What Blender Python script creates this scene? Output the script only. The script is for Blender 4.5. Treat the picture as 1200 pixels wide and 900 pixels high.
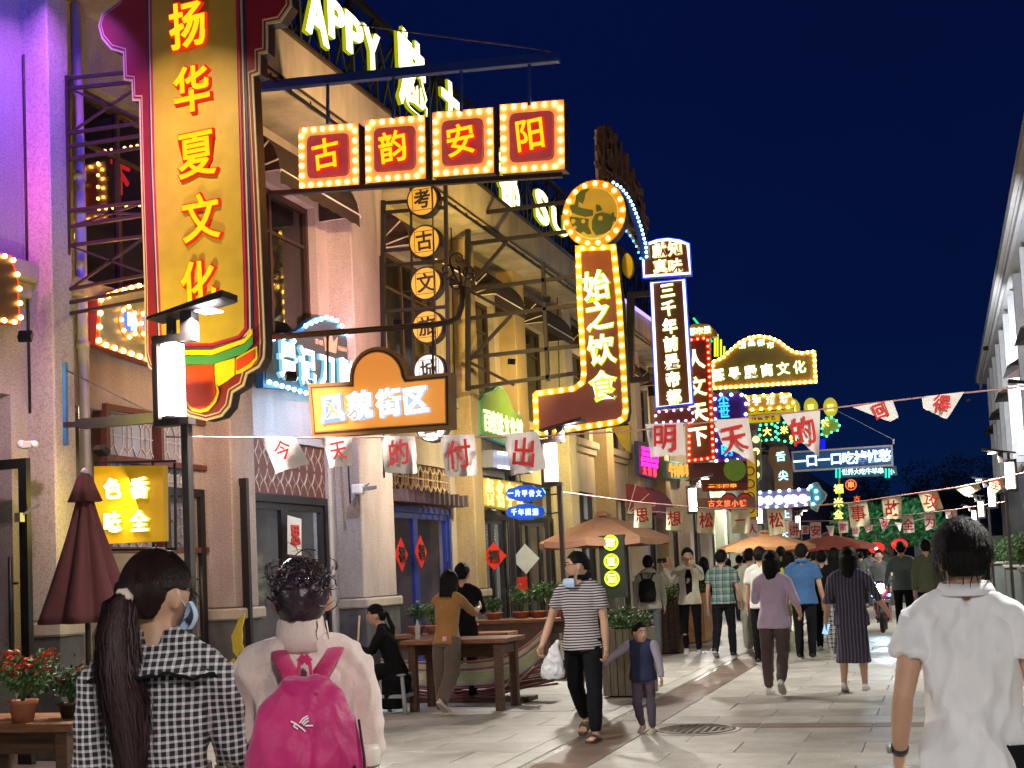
import bpy, math, random
from math import sin, cos, pi, radians, sqrt, atan2
from mathutils import Vector, Matrix, noise
random.seed(7)
for _o in list(bpy.data.objects): bpy.data.objects.remove(_o)
SC = bpy.context.scene
COL = SC.collection
# ---------------------------------------------------------------- camera
F, YAWD, PITCH, ROLL, CAMH = 1500.0, None, radians(4.0), -0.045, 1.52
VPX, VPY = 1105.0, 648.0
def rot(yaw, pitch, roll):
    return Matrix.Rotation(yaw, 3, 'Z') @ Matrix.Rotation(pi/2 + pitch, 3, 'X') @ Matrix.Rotation(roll, 3, 'Z')
yaw = 0.32
for _ in range(40):                       # yaw so that the street runs to its vanishing point
    R3 = rot(yaw, PITCH, ROLL); c = R3.transposed() @ Vector((0, 1, 0))
    yaw += 0.5 * (VPX - (600 + F * c.x / -c.z)) / F
R3 = rot(yaw, PITCH, ROLL); c = R3.transposed() @ Vector((0, 1, 0))
CY = VPY + F * c.y / -c.z
camd = bpy.data.cameras.new('camera'); cam = bpy.data.objects.new('camera', camd); COL.objects.link(cam)
cam.matrix_world = Matrix.Translation((0, 0, CAMH)) @ R3.to_4x4()
camd.sensor_width = 36; camd.lens = 36 * F / 1200; camd.shift_y = (CY - 450) / 1200
camd.clip_start = 0.1; camd.clip_end = 1500
SC.camera = cam
SC.view_settings.view_transform = 'Standard'; SC.view_settings.look = 'None'
SC.view_settings.exposure = 0.0; SC.view_settings.gamma = 1.0
SC.render.engine = 'CYCLES'
SC.cycles.use_denoising = True
SC.cycles.use_light_tree = True
SC.cycles.max_bounces = 5; SC.cycles.diffuse_bounces = 3; SC.cycles.glossy_bounces = 3
SC.cycles.transparent_max_bounces = 8; SC.cycles.transmission_bounces = 4
SC.cycles.sample_clamp_indirect = 3.0
SC.cycles.caustics_reflective = False; SC.cycles.caustics_refractive = False
def ray(px, py):
    return R3 @ Vector(((px - 600) / F, (CY - py) / F, -1.0))
def at_Y(px, py, Y):
    d = ray(px, py); t = Y / d.y; return Vector((d.x * t, Y, CAMH + d.z * t))
def at_X(px, py, X):
    d = ray(px, py); t = X / d.x; return Vector((X, d.y * t, CAMH + d.z * t))
def ground(px, py, z=0.0):
    d = ray(px, py); t = (z - CAMH) / d.z; return Vector((d.x * t, d.y * t, z))
# ---------------------------------------------------------------- night sky
W = bpy.data.worlds.new('World'); SC.world = W; W.use_nodes = True
nt = W.node_tree; bg = nt.nodes['Background']
tc = nt.nodes.new('ShaderNodeTexCoord'); sx = nt.nodes.new('ShaderNodeSeparateXYZ')
cr = nt.nodes.new('ShaderNodeValToRGB')
nt.links.new(tc.outputs['Generated'], sx.inputs[0]); nt.links.new(sx.outputs['Z'], cr.inputs[0])
cr.color_ramp.elements[0].position = 0.0; cr.color_ramp.elements[0].color = (0.0017, 0.0115, 0.055, 1)
cr.color_ramp.elements[1].position = 0.36; cr.color_ramp.elements[1].color = (0.0011, 0.0042, 0.036, 1)
e = cr.color_ramp.elements.new(0.16); e.color = (0.0011, 0.0066, 0.046, 1)
cn = nt.nodes.new('ShaderNodeTexNoise'); cn.inputs['Scale'].default_value = 2.2; cn.inputs['Detail'].default_value = 5; nt.links.new(tc.outputs['Generated'], cn.inputs['Vector'])
cm = nt.nodes.new('ShaderNodeMapRange'); cm.inputs[1].default_value = .3; cm.inputs[2].default_value = .75; cm.inputs[3].default_value = .86; cm.inputs[4].default_value = 1.22; nt.links.new(cn.outputs[0], cm.inputs[0])
cx_ = nt.nodes.new('ShaderNodeMix'); cx_.data_type = 'RGBA'; cx_.blend_type = 'MULTIPLY'; cx_.inputs[0].default_value = 1; nt.links.new(cr.outputs[0], cx_.inputs[6]); nt.links.new(cm.outputs[0], cx_.inputs[7])
nt.links.new(cx_.outputs[2], bg.inputs[0]); bg.inputs[1].default_value = 1.0
# ---------------------------------------------------------------- helpers
def lin(h):
    h = h.lstrip('#'); v = [int(h[i:i+2], 16) / 255 for i in (0, 2, 4)]
    return tuple(x / 12.92 if x <= .04045 else ((x + .055) / 1.055) ** 2.4 for x in v)
_mc = {}
def M(name, col, rough=.6, metal=0.0, var=.15, vs=5.0, bump=0.0, bs=60.0, emit=None, es=0.0, coat=0.0, alpha=1.0, trans=0.0, sheen=0.0, rand=0.0, sample='AUTO', speck=0.0, aniso=None):
    if name in _mc: return _mc[name]
    if isinstance(col, str): col = lin(col)
    m = bpy.data.materials.new(name); m.use_nodes = True; n = m.node_tree; b = n.nodes['Principled BSDF']
    L = n.links.new
    t = n.nodes.new('ShaderNodeTexCoord'); src = t.outputs['Object']
    if aniso:
        mp = n.nodes.new('ShaderNodeMapping'); mp.inputs['Scale'].default_value = aniso; L(src, mp.inputs[0]); src = mp.outputs[0]
    out = None
    if var > 0:
        nz = n.nodes.new('ShaderNodeTexNoise'); nz.inputs['Scale'].default_value = vs; nz.inputs['Detail'].default_value = 6
        L(src, nz.inputs['Vector'])
        r = n.nodes.new('ShaderNodeValToRGB'); L(nz.outputs[0], r.inputs[0])
        lo = [c * (1 - var) for c in col]; hi = [min(1, c * (1 + var)) for c in col]
        r.color_ramp.elements[0].position = .3; r.color_ramp.elements[0].color = (*lo, 1)
        r.color_ramp.elements[1].position = .7; r.color_ramp.elements[1].color = (*hi, 1)
        out = r.outputs[0]
    if speck > 0:
        nz = n.nodes.new('ShaderNodeTexNoise'); nz.inputs['Scale'].default_value = 55; nz.inputs['Detail'].default_value = 2
        L(src, nz.inputs['Vector'])
        r = n.nodes.new('ShaderNodeValToRGB'); L(nz.outputs[0], r.inputs[0])
        r.color_ramp.elements[0].position = .36; r.color_ramp.elements[0].color = (1 - speck,) * 3 + (1,)
        r.color_ramp.elements[1].position = .56; r.color_ramp.elements[1].color = (1, 1, 1, 1)
        mx = n.nodes.new('ShaderNodeMix'); mx.data_type = 'RGBA'; mx.blend_type = 'MULTIPLY'; mx.inputs[0].default_value = 1
        if out is None: mx.inputs[6].default_value = (*col, 1)
        else: L(out, mx.inputs[6])
        L(r.outputs[0], mx.inputs[7]); out = mx.outputs[2]
    if rand > 0:
        oi = n.nodes.new('ShaderNodeObjectInfo'); mr = n.nodes.new('ShaderNodeMapRange')
        mr.inputs[3].default_value = 1 - rand; mr.inputs[4].default_value = 1 + rand * .6
        L(oi.outputs['Random'], mr.inputs[0])
        mx = n.nodes.new('ShaderNodeMix'); mx.data_type = 'RGBA'; mx.blend_type = 'MULTIPLY'; mx.inputs[0].default_value = 1
        if out is None: mx.inputs[6].default_value = (*col, 1)
        else: L(out, mx.inputs[6])
        L(mr.outputs[0], mx.inputs[7]); out = mx.outputs[2]
    b.inputs['Base Color'].default_value = (*col, 1)
    if out is not None: L(out, b.inputs['Base Color'])
    b.inputs['Roughness'].default_value = rough; b.inputs['Metallic'].default_value = metal
    b.inputs['Coat Weight'].default_value = coat; b.inputs['Alpha'].default_value = alpha
    b.inputs['Transmission Weight'].default_value = trans; b.inputs['Sheen Weight'].default_value = sheen
    if bump > 0:
        nb = n.nodes.new('ShaderNodeTexNoise'); nb.inputs['Scale'].default_value = bs; nb.inputs['Detail'].default_value = 5
        L(src, nb.inputs['Vector'])
        bp = n.nodes.new('ShaderNodeBump'); bp.inputs['Strength'].default_value = bump; bp.inputs['Distance'].default_value = .01
        L(nb.outputs[0], bp.inputs['Height']); L(bp.outputs[0], b.inputs['Normal'])
    if emit:
        if isinstance(emit, str): emit = lin(emit)
        b.inputs['Emission Color'].default_value = (*emit, 1); b.inputs['Emission Strength'].default_value = es
        m.cycles.emission_sampling = sample
    _mc[name] = m; return m
def EM(name, col, s, sample='AUTO'):
    if name in _mc: return _mc[name]
    if isinstance(col, str): col = lin(col)
    m = bpy.data.materials.new(name); m.use_nodes = True; n = m.node_tree; n.nodes.clear()
    e = n.nodes.new('ShaderNodeEmission'); o = n.nodes.new('ShaderNodeOutputMaterial')
    e.inputs[0].default_value = (*col, 1); e.inputs[1].default_value = s; n.links.new(e.outputs[0], o.inputs[0])
    m.cycles.emission_sampling = sample
    _mc[name] = m; return m
def weather(m, lo=.72, scale=.7, stretch=(1, 1, 1), rough=None, spots=0.0):
    # dirt that stays with the place: large soft stains, small spots, uneven gloss
    n = m.node_tree; L = n.links.new; b = n.nodes['Principled BSDF']; g = n.nodes.new('ShaderNodeNewGeometry')
    mp = n.nodes.new('ShaderNodeMapping'); mp.inputs['Scale'].default_value = stretch; L(g.outputs['Position'], mp.inputs[0])
    nz = n.nodes.new('ShaderNodeTexNoise'); nz.inputs['Scale'].default_value = scale; nz.inputs['Detail'].default_value = 8; nz.inputs['Roughness'].default_value = .65; L(mp.outputs[0], nz.inputs['Vector'])
    r = n.nodes.new('ShaderNodeMapRange'); r.inputs[1].default_value = .35; r.inputs[2].default_value = .62; r.inputs[3].default_value = lo; r.inputs[4].default_value = 1.05; L(nz.outputs[0], r.inputs[0])
    mx = n.nodes.new('ShaderNodeMix'); mx.data_type = 'RGBA'; mx.blend_type = 'MULTIPLY'; mx.inputs[0].default_value = 1
    L(b.inputs['Base Color'].links[0].from_socket, mx.inputs[6]); L(r.outputs[0], mx.inputs[7]); out = mx.outputs[2]
    if spots:
        v = n.nodes.new('ShaderNodeTexVoronoi'); v.inputs['Scale'].default_value = 2.6; L(g.outputs['Position'], v.inputs['Vector'])
        r2 = n.nodes.new('ShaderNodeMapRange'); r2.inputs[1].default_value = .035; r2.inputs[2].default_value = .075; r2.inputs[3].default_value = 1 - spots; r2.inputs[4].default_value = 1; L(v.outputs['Distance'], r2.inputs[0])
        m2 = n.nodes.new('ShaderNodeMix'); m2.data_type = 'RGBA'; m2.blend_type = 'MULTIPLY'; m2.inputs[0].default_value = 1; L(out, m2.inputs[6]); L(r2.outputs[0], m2.inputs[7]); out = m2.outputs[2]
    L(out, b.inputs['Base Color'])
    if rough:
        r3 = n.nodes.new('ShaderNodeMapRange'); r3.inputs[1].default_value = .35; r3.inputs[2].default_value = .65; r3.inputs[3].default_value = rough[0]; r3.inputs[4].default_value = rough[1]; L(nz.outputs[0], r3.inputs[0]); L(r3.outputs[0], b.inputs['Roughness'])
def glassmat(name, tint=(.02, .025, .03), alpha=.5, rough=.03):
    if name in _mc: return _mc[name]
    m = bpy.data.materials.new(name); m.use_nodes = True; n = m.node_tree; b = n.nodes['Principled BSDF']
    b.inputs['Base Color'].default_value = (*tint, 1); b.inputs['Roughness'].default_value = rough
    b.inputs['Alpha'].default_value = alpha; b.inputs['IOR'].default_value = 1.6
    b.inputs['Specular IOR Level'].default_value = .9
    nz = n.nodes.new('ShaderNodeTexNoise'); nz.inputs['Scale'].default_value = 1.2
    bp = n.nodes.new('ShaderNodeBump'); bp.inputs['Strength'].default_value = .04
    t = n.nodes.new('ShaderNodeTexCoord'); n.links.new(t.outputs['Object'], nz.inputs[0])
    n.links.new(nz.outputs[0], bp.inputs['Height']); n.links.new(bp.outputs[0], b.inputs['Normal'])
    _mc[name] = m; return m

def props(o, label=None, cat=None, group=None, kind=None):
    if label: o['label'] = label
    if cat: o['category'] = cat
    if group: o['group'] = group
    if kind: o['kind'] = kind
    return o
def thing(name, label, cat, loc=(0, 0, 0), rz=0.0, group=None):
    o = bpy.data.objects.new(name, None); COL.objects.link(o)
    o.location = loc; o.rotation_euler = (0, 0, rz); o.empty_display_size = .1
    return props(o, label, cat, group)
def link(name, me, mat=None, parent=None, loc=(0, 0, 0), rotm=None, scale=None):
    o = bpy.data.objects.new(name, me); COL.objects.link(o)
    if parent: o.parent = parent
    o.location = loc
    if rotm is not None: o.rotation_euler = rotm
    if scale is not None: o.scale = scale
    if mat is not None:
        if len(me.materials) == 0: me.materials.append(mat)
        if me.materials[0] != mat:
            o.material_slots[0].link = 'OBJECT'; o.material_slots[0].material = mat
    return o
class MB:
    def __init__(s): s.v = []; s.f = []; s.sm = []; s.uv = None
    def add(s, vs, fs, smooth=False):
        k = len(s.v); s.v += [tuple(x) for x in vs]; s.f += [tuple(i + k for i in f) for f in fs]; s.sm += [smooth] * len(fs); return s
    def box(s, x0, x1, y0, y1, z0, z1):
        return s.add([(x0,y0,z0),(x1,y0,z0),(x1,y1,z0),(x0,y1,z0),(x0,y0,z1),(x1,y0,z1),(x1,y1,z1),(x0,y1,z1)],
                     [(0,3,2,1),(4,5,6,7),(0,1,5,4),(1,2,6,5),(2,3,7,6),(3,0,4,7)])
    def bbox(s, x0, x1, y0, y1, z0, z1, b=.01):
        # box with chamfered edges
        vs = []; 
        for (xa, xb_) in ((x0, x1),):
            pass
        xs = (x0, x0+b, x1-b, x1); ys = (y0, y0+b, y1-b, y1); zs = (z0, z0+b, z1-b, z1)
        idx = {}
        def V(i, j, k):
            if (i,j,k) not in idx: idx[(i,j,k)] = len(vs); vs.append((xs[i], ys[j], zs[k]))
            return idx[(i,j,k)]
        f = [(V(1,1,0),V(1,2,0),V(2,2,0),V(2,1,0)), (V(1,1,3),V(2,1,3),V(2,2,3),V(1,2,3)),
             (V(1,0,1),V(2,0,1),V(2,0,2),V(1,0,2)), (V(1,3,1),V(1,3,2),V(2,3,2),V(2,3,1)),
             (V(0,1,1),V(0,1,2),V(0,2,2),V(0,2,1)), (V(3,1,1),V(3,2,1),V(3,2,2),V(3,1,2))]
        f += [(V(1,0,1),V(1,1,0),V(2,1,0),V(2,0,1)), (V(1,3,1),V(2,3,1),V(2,2,0),V(1,2,0)),
              (V(0,1,1),V(0,2,1),V(1,2,0),V(1,1,0)), (V(3,1,1),V(2,1,0),V(2,2,0),V(3,2,1)),
              (V(1,0,2),V(2,0,2),V(2,1,3),V(1,1,3)), (V(1,3,2),V(1,2,3),V(2,2,3),V(2,3,2)),
              (V(0,1,2),V(1,1,3),V(1,2,3),V(0,2,2)), (V(3,1,2),V(3,2,2),V(2,2,3),V(2,1,3)),
              (V(1,0,1),V(1,0,2),V(0,1,2),V(0,1,1)), (V(2,0,1),V(3,1,1),V(3,1,2),V(2,0,2)),
              (V(1,3,1),V(0,2,1),V(0,2,2),V(1,3,2)), (V(2,3,1),V(2,3,2),V(3,2,2),V(3,2,1))]
        f += [(V(1,0,1),V(0,1,1),V(1,1,0)), (V(2,0,1),V(2,1,0),V(3,1,1)), (V(1,3,1),V(1,2,0),V(0,2,1)), (V(2,3,1),V(3,2,1),V(2,2,0)),
              (V(1,0,2),V(1,1,3),V(0,1,2)), (V(2,0,2),V(3,1,2),V(2,1,3)), (V(1,3,2),V(0,2,2),V(1,2,3)), (V(2,3,2),V(2,2,3),V(3,2,2))]
        return s.add(vs, f)
    def bar(s, p, q, w, h=None):
        p, q = Vector(p), Vector(q); h = h or w; d = (q - p).normalized()
        up = Vector((0, 0, 1)) if abs(d.z) < .95 else Vector((0, 1, 0))
        a = d.cross(up).normalized() * w / 2; b = a.cross(d).normalized() * h / 2
        vs = [p-a-b, p+a-b, p+a+b, p-a+b, q-a-b, q+a-b, q+a+b, q-a+b]
        return s.add(vs, [(0,3,2,1),(4,5,6,7),(0,1,5,4),(1,2,6,5),(2,3,7,6),(3,0,4,7)])
    def tube(s, pts, rad, n=8, caps=True, flat=None, closed=False):
        # rad: number / list of number / list of (ra, rb)
        pts = [Vector(p) for p in pts]; N = len(pts)
        if not isinstance(rad, (list, tuple)): rad = [rad] * N
        d0 = (pts[1] - pts[0]).normalized()
        ref = Vector(flat) if flat is not None else (Vector((0, 0, 1)) if abs(d0.z) < .9 else Vector((1, 0, 0)))
        rings = []; vs = []
        for i, p in enumerate(pts):
            if closed: d = pts[(i+1) % N] - pts[(i-1) % N]
            else: d = pts[min(i+1, N-1)] - pts[max(i-1, 0)]
            d.normalize()
            a = ref - d * ref.dot(d)
            if a.length < 1e-4: a = d.orthogonal()
            a.normalize(); b = d.cross(a); ref = a if flat is None else ref
            r = rad[i]; ra, rb = (r if isinstance(r, (tuple, list)) else (r, r))
            for k in range(n):
                t = 2 * pi * k / n; vs.append(p + a * ra * cos(t) + b * rb * sin(t))
        fs = []
        for i in range(N if closed else N - 1):
            for k in range(n):
                fs.append((i*n + k, i*n + (k+1) % n, ((i+1) % N)*n + (k+1) % n, ((i+1) % N)*n + k))
        if caps and not closed:
            fs.append(tuple(range(n))[::-1]); fs.append(tuple((N-1)*n + k for k in range(n)))
        return s.add(vs, fs, True)
    def sphere(s, c, r, n=10, m=7, rx=None):
        c = Vector(c); r = r if isinstance(r, (tuple, list)) else (r, r, r)
        vs = [c + Vector((0, 0, r[2]))]; 
        for j in range(1, m):
            ph = pi * j / m
            for k in range(n):
                t = 2*pi*k/n; q = Vector((r[0]*sin(ph)*cos(t), r[1]*sin(ph)*sin(t), r[2]*cos(ph)))
                vs.append(c + (rx @ q if rx else q))
        vs.append(c - Vector((0, 0, r[2])))
        if rx: vs[0] = c + rx @ Vector((0, 0, r[2])); vs[-1] = c - rx @ Vector((0, 0, r[2]))
        fs = [(0, 1+k, 1+(k+1) % n) for k in range(n)]
        for j in range(m-2):
            for k in range(n): fs.append((1+j*n+k, 1+(j+1)*n+k, 1+(j+1)*n+(k+1) % n, 1+j*n+(k+1) % n))
        L = len(vs)-1; b = 1+(m-2)*n
        fs += [(L, b+(k+1) % n, b+k) for k in range(n)]
        return s.add(vs, fs, True)
    def lathe(s, prof, c=(0, 0, 0), n=20, smooth=True, wob=None):
        c = Vector(c); vs = []; N = len(prof)
        for r, z in prof:
            for k in range(n):
                t = 2*pi*k/n; rr = r * (wob(t, z) if wob else 1); vs.append(c + Vector((rr*cos(t), rr*sin(t), z)))
        fs = [(i*n+k, i*n+(k+1) % n, (i+1)*n+(k+1) % n, (i+1)*n+k) for i in range(N-1) for k in range(n)]
        fs += [tuple(range(n))[::-1], tuple((N-1)*n+k for k in range(n))]
        return s.add(vs, fs, smooth)
    def prism(s, pts, y0, y1, plane='xz'):
        # outline in (a, b), extruded between y0 and y1. plane xz: faces -y
        n = len(pts)
        area = sum(pts[i][0]*pts[(i+1) % n][1] - pts[(i+1) % n][0]*pts[i][1] for i in range(n))
        if area < 0: pts = pts[::-1]
        mk = {'xz': lambda a, b, t: (a, t, b), 'yz': lambda a, b, t: (-t, a, b), 'xy': lambda a, b, t: (a, b, -t)}[plane]
        vs = [mk(a, b, y0) for a, b in pts] + [mk(a, b, y1) for a, b in pts]
        fs = [tuple(range(n)), tuple(range(2*n-1, n-1, -1))] + [(i+n, (i+1) % n + n, (i+1) % n, i)[::1] for i in range(n)]
        return s.add(vs, fs)
    def mesh(s, name='mesh'):
        me = bpy.data.meshes.new(name); me.from_pydata(s.v, [], s.f); me.polygons.foreach_set('use_smooth', s.sm); me.update(); return me
    def build(s, name, mat, parent=None, loc=(0, 0, 0), rotm=None):
        return link(name, s.mesh(name), mat, parent, loc, rotm)
def fixn(o):
    import bmesh
    bm = bmesh.new(); bm.from_mesh(o.data); bmesh.ops.recalc_face_normals(bm, faces=bm.faces); bm.to_mesh(o.data); bm.free(); return o
def copy_tree(o, parent=None):
    c = o.copy(); COL.objects.link(c)
    if parent: c.parent = parent
    for ch in o.children: copy_tree(ch, c)
    return c
def area_light(name, parent, loc, energy, col, sx_, sy_, direction, spread=pi, kind='AREA', radius=.05):
    ld = bpy.data.lights.new(name, kind); ld.energy = energy; ld.color = col
    if kind == 'AREA': ld.shape = 'RECTANGLE'; ld.size = sx_; ld.size_y = sy_; ld.spread = spread
    else: ld.shadow_soft_size = radius
    if kind == 'SPOT': ld.spot_size = spread; ld.spot_blend = .6
    o = bpy.data.objects.new(name, ld); COL.objects.link(o); o.parent = parent; o.location = loc
    o.rotation_euler = Vector(direction).to_track_quat('-Z', 'Y').to_euler(); return o
def ellipse(cx, cz, rx, rz, n=28, a0=0, a1=2*pi):
    full = abs(a1 - a0 - 2*pi) < 1e-6
    return [(cx + rx*cos(a0 + (a1-a0)*i/(n if full else n-1)), cz + rz*sin(a0 + (a1-a0)*i/(n if full else n-1))) for i in range(n)]
def inset(pts, d):
    n = len(pts); area = sum(pts[i][0]*pts[(i+1) % n][1] - pts[(i+1) % n][0]*pts[i][1] for i in range(n))
    if area < 0: pts = pts[::-1]
    out = []
    for i in range(n):
        p0, p1, p2 = Vector(pts[i-1]), Vector(pts[i]), Vector(pts[(i+1) % n])
        a = (p1-p0).normalized(); b = (p2-p1).normalized()
        na = Vector((-a.y, a.x)); nb = Vector((-b.y, b.x)); m = na + nb
        if m.length < 1e-3: m = na
        m.normalize(); k = d / max(.35, m.dot(na)); out.append((p1.x + m.x*k, p1.y + m.y*k))
    return out
def along(pts, step, closed=True):
    P = [Vector(p) for p in pts]; 
    if closed: P.append(P[0])
    T = sum((P[i+1]-P[i]).length for i in range(len(P)-1)); n = max(2, round(T/step)); out = []
    st = T/n if closed else T/(n-1)
    for k in range(n):
        s_ = k*st; i = 0
        while i < len(P)-2 and s_ > (P[i+1]-P[i]).length: s_ -= (P[i+1]-P[i]).length; i += 1
        L = (P[i+1]-P[i]).length or 1; q = P[i].lerp(P[i+1], min(1, s_/L)); out.append((q.x, q.y))
    return out
# ---------------------------------------------------------------- glyphs: every character used, evaluated in one pass
CHARS = {}
def _want(chars, off, tag, shear=0.0):
    for ch in chars: CHARS[(ch, tag)] = (off, shear)
_want('扬华夏文化古韵安阳考旅始之饮食', .011, 'b', .0)
_want('风貌街区APPYHapySUMi魅力都邯景记刀削果店甲一片骨千年国潮百家姓馆餐名字獻知真味三前是帝人天下殷商探寻精品诗河图洛书传统手艺老口吃掉忧愁今的付出明思想松讲事故攻全为安色香尘封福小镇烧肉大世界舌尖上阳牛羊串吃吧甜豆酒坊茶笑哈米面锅奶TESENBI!N:', .027, 'h', .0)
_want('今天的付出明思想松讲事故攻全为安人一千秋家业下红', .016, 's', .0)
_want('回得世烧串肉羊镇宣',.02,'s')
_want('考古文旅城市食甜酒豆', .008, 'r', .0)
for _k in list(CHARS):
    if ord(_k[0]) > 0x2000 and (_k[0], 'e') not in CHARS: CHARS[(_k[0], 'e')] = (.040, 0)
GL = {}
def make_glyphs():
    obs = []
    for (ch, tag), (off, sh) in CHARS.items():
        cu = bpy.data.curves.new('glyph', 'FONT'); cu.body = ch; cu.size = 1; cu.offset = off; cu.extrude = .02
        cu.resolution_u = 3; cu.shear = sh; cu.align_x = 'CENTER'
        o = bpy.data.objects.new('glyph', cu); COL.objects.link(o); obs.append((ch, tag, o, cu))
    bpy.context.view_layer.update(); dg = bpy.context.evaluated_depsgraph_get()
    for ch, tag, o, cu in obs:
        me = bpy.data.meshes.new_from_object(o.evaluated_get(dg)); me.name = 'character'
        xs = [v.co.x for v in me.vertices]; ys = [v.co.y for v in me.vertices]
        if xs:
            cx, cy, w, h = (min(xs)+max(xs))/2, (min(ys)+max(ys))/2, max(xs)-min(xs), max(ys)-min(ys)
            if ord(ch) > 0x2000: cy = cy * .4 + .34 * .6; 
            else: cy = .36
            for v in me.vertices: v.co.x -= cx; v.co.y -= cy
        me.materials.clear(); GL[(ch, tag)] = me
        bpy.data.objects.remove(o); bpy.data.curves.remove(cu)
make_glyphs()
class _GL(dict):
    def __missing__(s, k):
        for t in 'bhsr':
            if t != k[1] and dict.__contains__(s, (k[0], t)): return dict.__getitem__(s, (k[0], t))
        print('MISSING GLYPH', k); return dict.__getitem__(s, ('古', 'b'))
GL = _GL(GL)
def glyph(ch, tag, mat, parent, loc, w, h=None, depth=1.0, face='-y', tilt=0.0, name='character'):
    h = h or w; rz = {'-y': 0.0, '+x': pi/2, '-x': -pi/2, '+y': pi}[face]
    return link(name, GL[(ch, tag)], mat, parent, loc, (pi/2, tilt, rz), (w, h, depth))
def joined_text(items, mat, parent, name='lettering', face='-y', kind=None):
    # items: (char, tag, loc, w, h): far lettering joined into one part
    mb = MB(); rz = {'-y': 0.0, '+x': pi/2, '-x': -pi/2}[face]; Rm = Matrix.Rotation(rz, 3, 'Z') @ Matrix.Rotation(pi/2, 3, 'X')
    for ch, tag, loc, w, h in items:
        me = GL[(ch, tag)]
        vs = [Vector(loc) + Rm @ Vector((v.co.x*w, v.co.y*h, v.co.z*.6)) for v in me.vertices]
        mb.add(vs, [tuple(p.vertices) for p in me.polygons])
    o = mb.build(name, mat, parent)
    if kind: o['kind'] = kind
    return o
# ================================================================ materials
stucco = M('stucco', (.50, .44, .39), .9, var=.10, vs=1.1, bump=.5, bs=70, speck=.28)
stucco2 = M('stucco_ochre', (.46, .35, .20), .9, var=.10, vs=1.1, bump=.5, bs=70, speck=.25)
trimm = M('cornice_plaster', (.44, .39, .32), .85, var=.12, vs=1.6, bump=.3, bs=30, aniso=(1, 1, .25))
plinthm = M('dark_stone', (.10, .10, .10), .7, var=.25, bump=.2, bs=30)
darkmetal = M('dark_metal', (.009, .008, .009), .5, .0, var=.3, vs=12, bump=.1, bs=40)
brownmetal = M('brown_metal', (.06, .04, .03), .5, .3, var=.25, bump=.1)
greymetal = M('grey_metal', (.25, .25, .26), .4, .7, var=.2)
darkwood = M('dark_window_wood', (.045, .025, .018), .5, var=.35, aniso=(8, 8, 1), bump=.15)
redwood = M('red_window_wood', (.12, .035, .025), .5, var=.3, aniso=(8, 8, 1), bump=.15)
paneg = glassmat('window_pane_glass', (.012, .011, .012), .72, .05)
paneb = glassmat('shop_pane_glass', (.03, .04, .05), .28, .04)
creamwood = M('cream_lattice', (.45, .36, .24), .6, var=.15)
room = M('shop_interior', (.22, .18, .14), .9, var=.4, vs=1.5)
awnm = M('awning_canvas', (.028, .015, .011), .85, var=.2, bump=.3, bs=200)
awnrib = M('awning_rib', (.75, .72, .66), .4, var=.1)
warm = (1.0, .55, .18)
# ---------------------------------------------------------------- ground
gm = M('ground_mortar', (.10, .095, .085), .95, var=.2, vs=3)
MB().add([(-200,-60,-.02),(200,-60,-.02),(200,400,-.02),(-200,400,-.02)], [(0,1,2,3)]).build('ground', gm)['kind'] = 'structure'
slabm = M('paving_slab', (.46, .445, .395), .62, var=.17, vs=3.5, bump=.35, bs=120, speck=.22, rand=.16)
slabd = M('paving_slab_brown', (.22, .155, .12), .62, var=.16, vs=3.5, bump=.35, bs=120, speck=.25, rand=.2)
stonew = M('drain_edge_stone', (.42, .41, .36), .45, var=.12, vs=5, bump=.25, bs=90, speck=.15, rand=.12)
weather(slabm, .80, .9, rough=(.30, .62), spots=.35); weather(slabd, .7, .9, rough=(.35, .62), spots=.3); weather(stucco, .74, 1.5, (1, 1, .22)); weather(stucco2, .74, 1.5, (1, 1, .22)); weather(trimm, .66, 1.8, (1, 1, .3)); weather(plinthm, .6, 1.6)
def paving(name, x0, x1, y0, y1, ny_first, sx_, sy_, mat, off=True):
    root = thing(name, None, None); root['kind'] = 'structure'
    sl = MB().bbox(-sx_/2+.004, sx_/2-.004, -sy_/2+.004, sy_/2-.004, -.03, 0, .004).mesh('slab')
    half = MB().bbox(-sx_/4+.004, sx_/4-.004, -sy_/2+.004, sy_/2-.004, -.03, 0, .004).mesh('slab_half')
    r = random.Random(hash(name) % 1000 if False else len(name))
    n = 0; y = y0; row = 0
    while y < ny_first:
        x = x0; first = True
        while x < x1 - .02:
            w = sx_ / 2 if (first and row % 2 and off) or x + sx_ > x1 + .02 else sx_
            o = link('paving_slab', half if w < sx_ else sl, mat, root, (x + w/2, y + sy_/2, r.uniform(-.0012, .0012)), (r.uniform(-.0012, .0012), r.uniform(-.0012, .0012), 0))
            x += w; first = False; n += 1
        y += sy_; row += 1
    far = MB()
    while y < y1:
        x = x0; first = True
        while x < x1 - .02:
            w = sx_ / 2 if (first and row % 2 and off) or x + sx_ > x1 + .02 else sx_
            dz = r.uniform(-.001, .001)
            far.add([(x+.005,y+.005,dz),(x+w-.005,y+.005,dz),(x+w-.005,y+sy_-.005,dz),(x+.005,y+sy_-.005,dz)], [(0,1,2,3)])
            x += w; first = False
        y += sy_; row += 1
    f = far.build('far_slabs', mat, root); f['kind'] = 'stuff'
    return n
paving('pavement', -8.05, -3.45, 8.0, 110, 30, .92, .6, slabm)
paving('drain_edge', -3.45, -3.25, 8.0, 110, 40, .2, .6, stonew, False)
paving('road', -2.7, 3.3, 8.0, 110, 26, 1.0, .6, slabm)
bandr = paving('brown_paving_band', -3.17, -2.7, 8.0, 110, 40, .47, .9, slabd, False)
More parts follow.
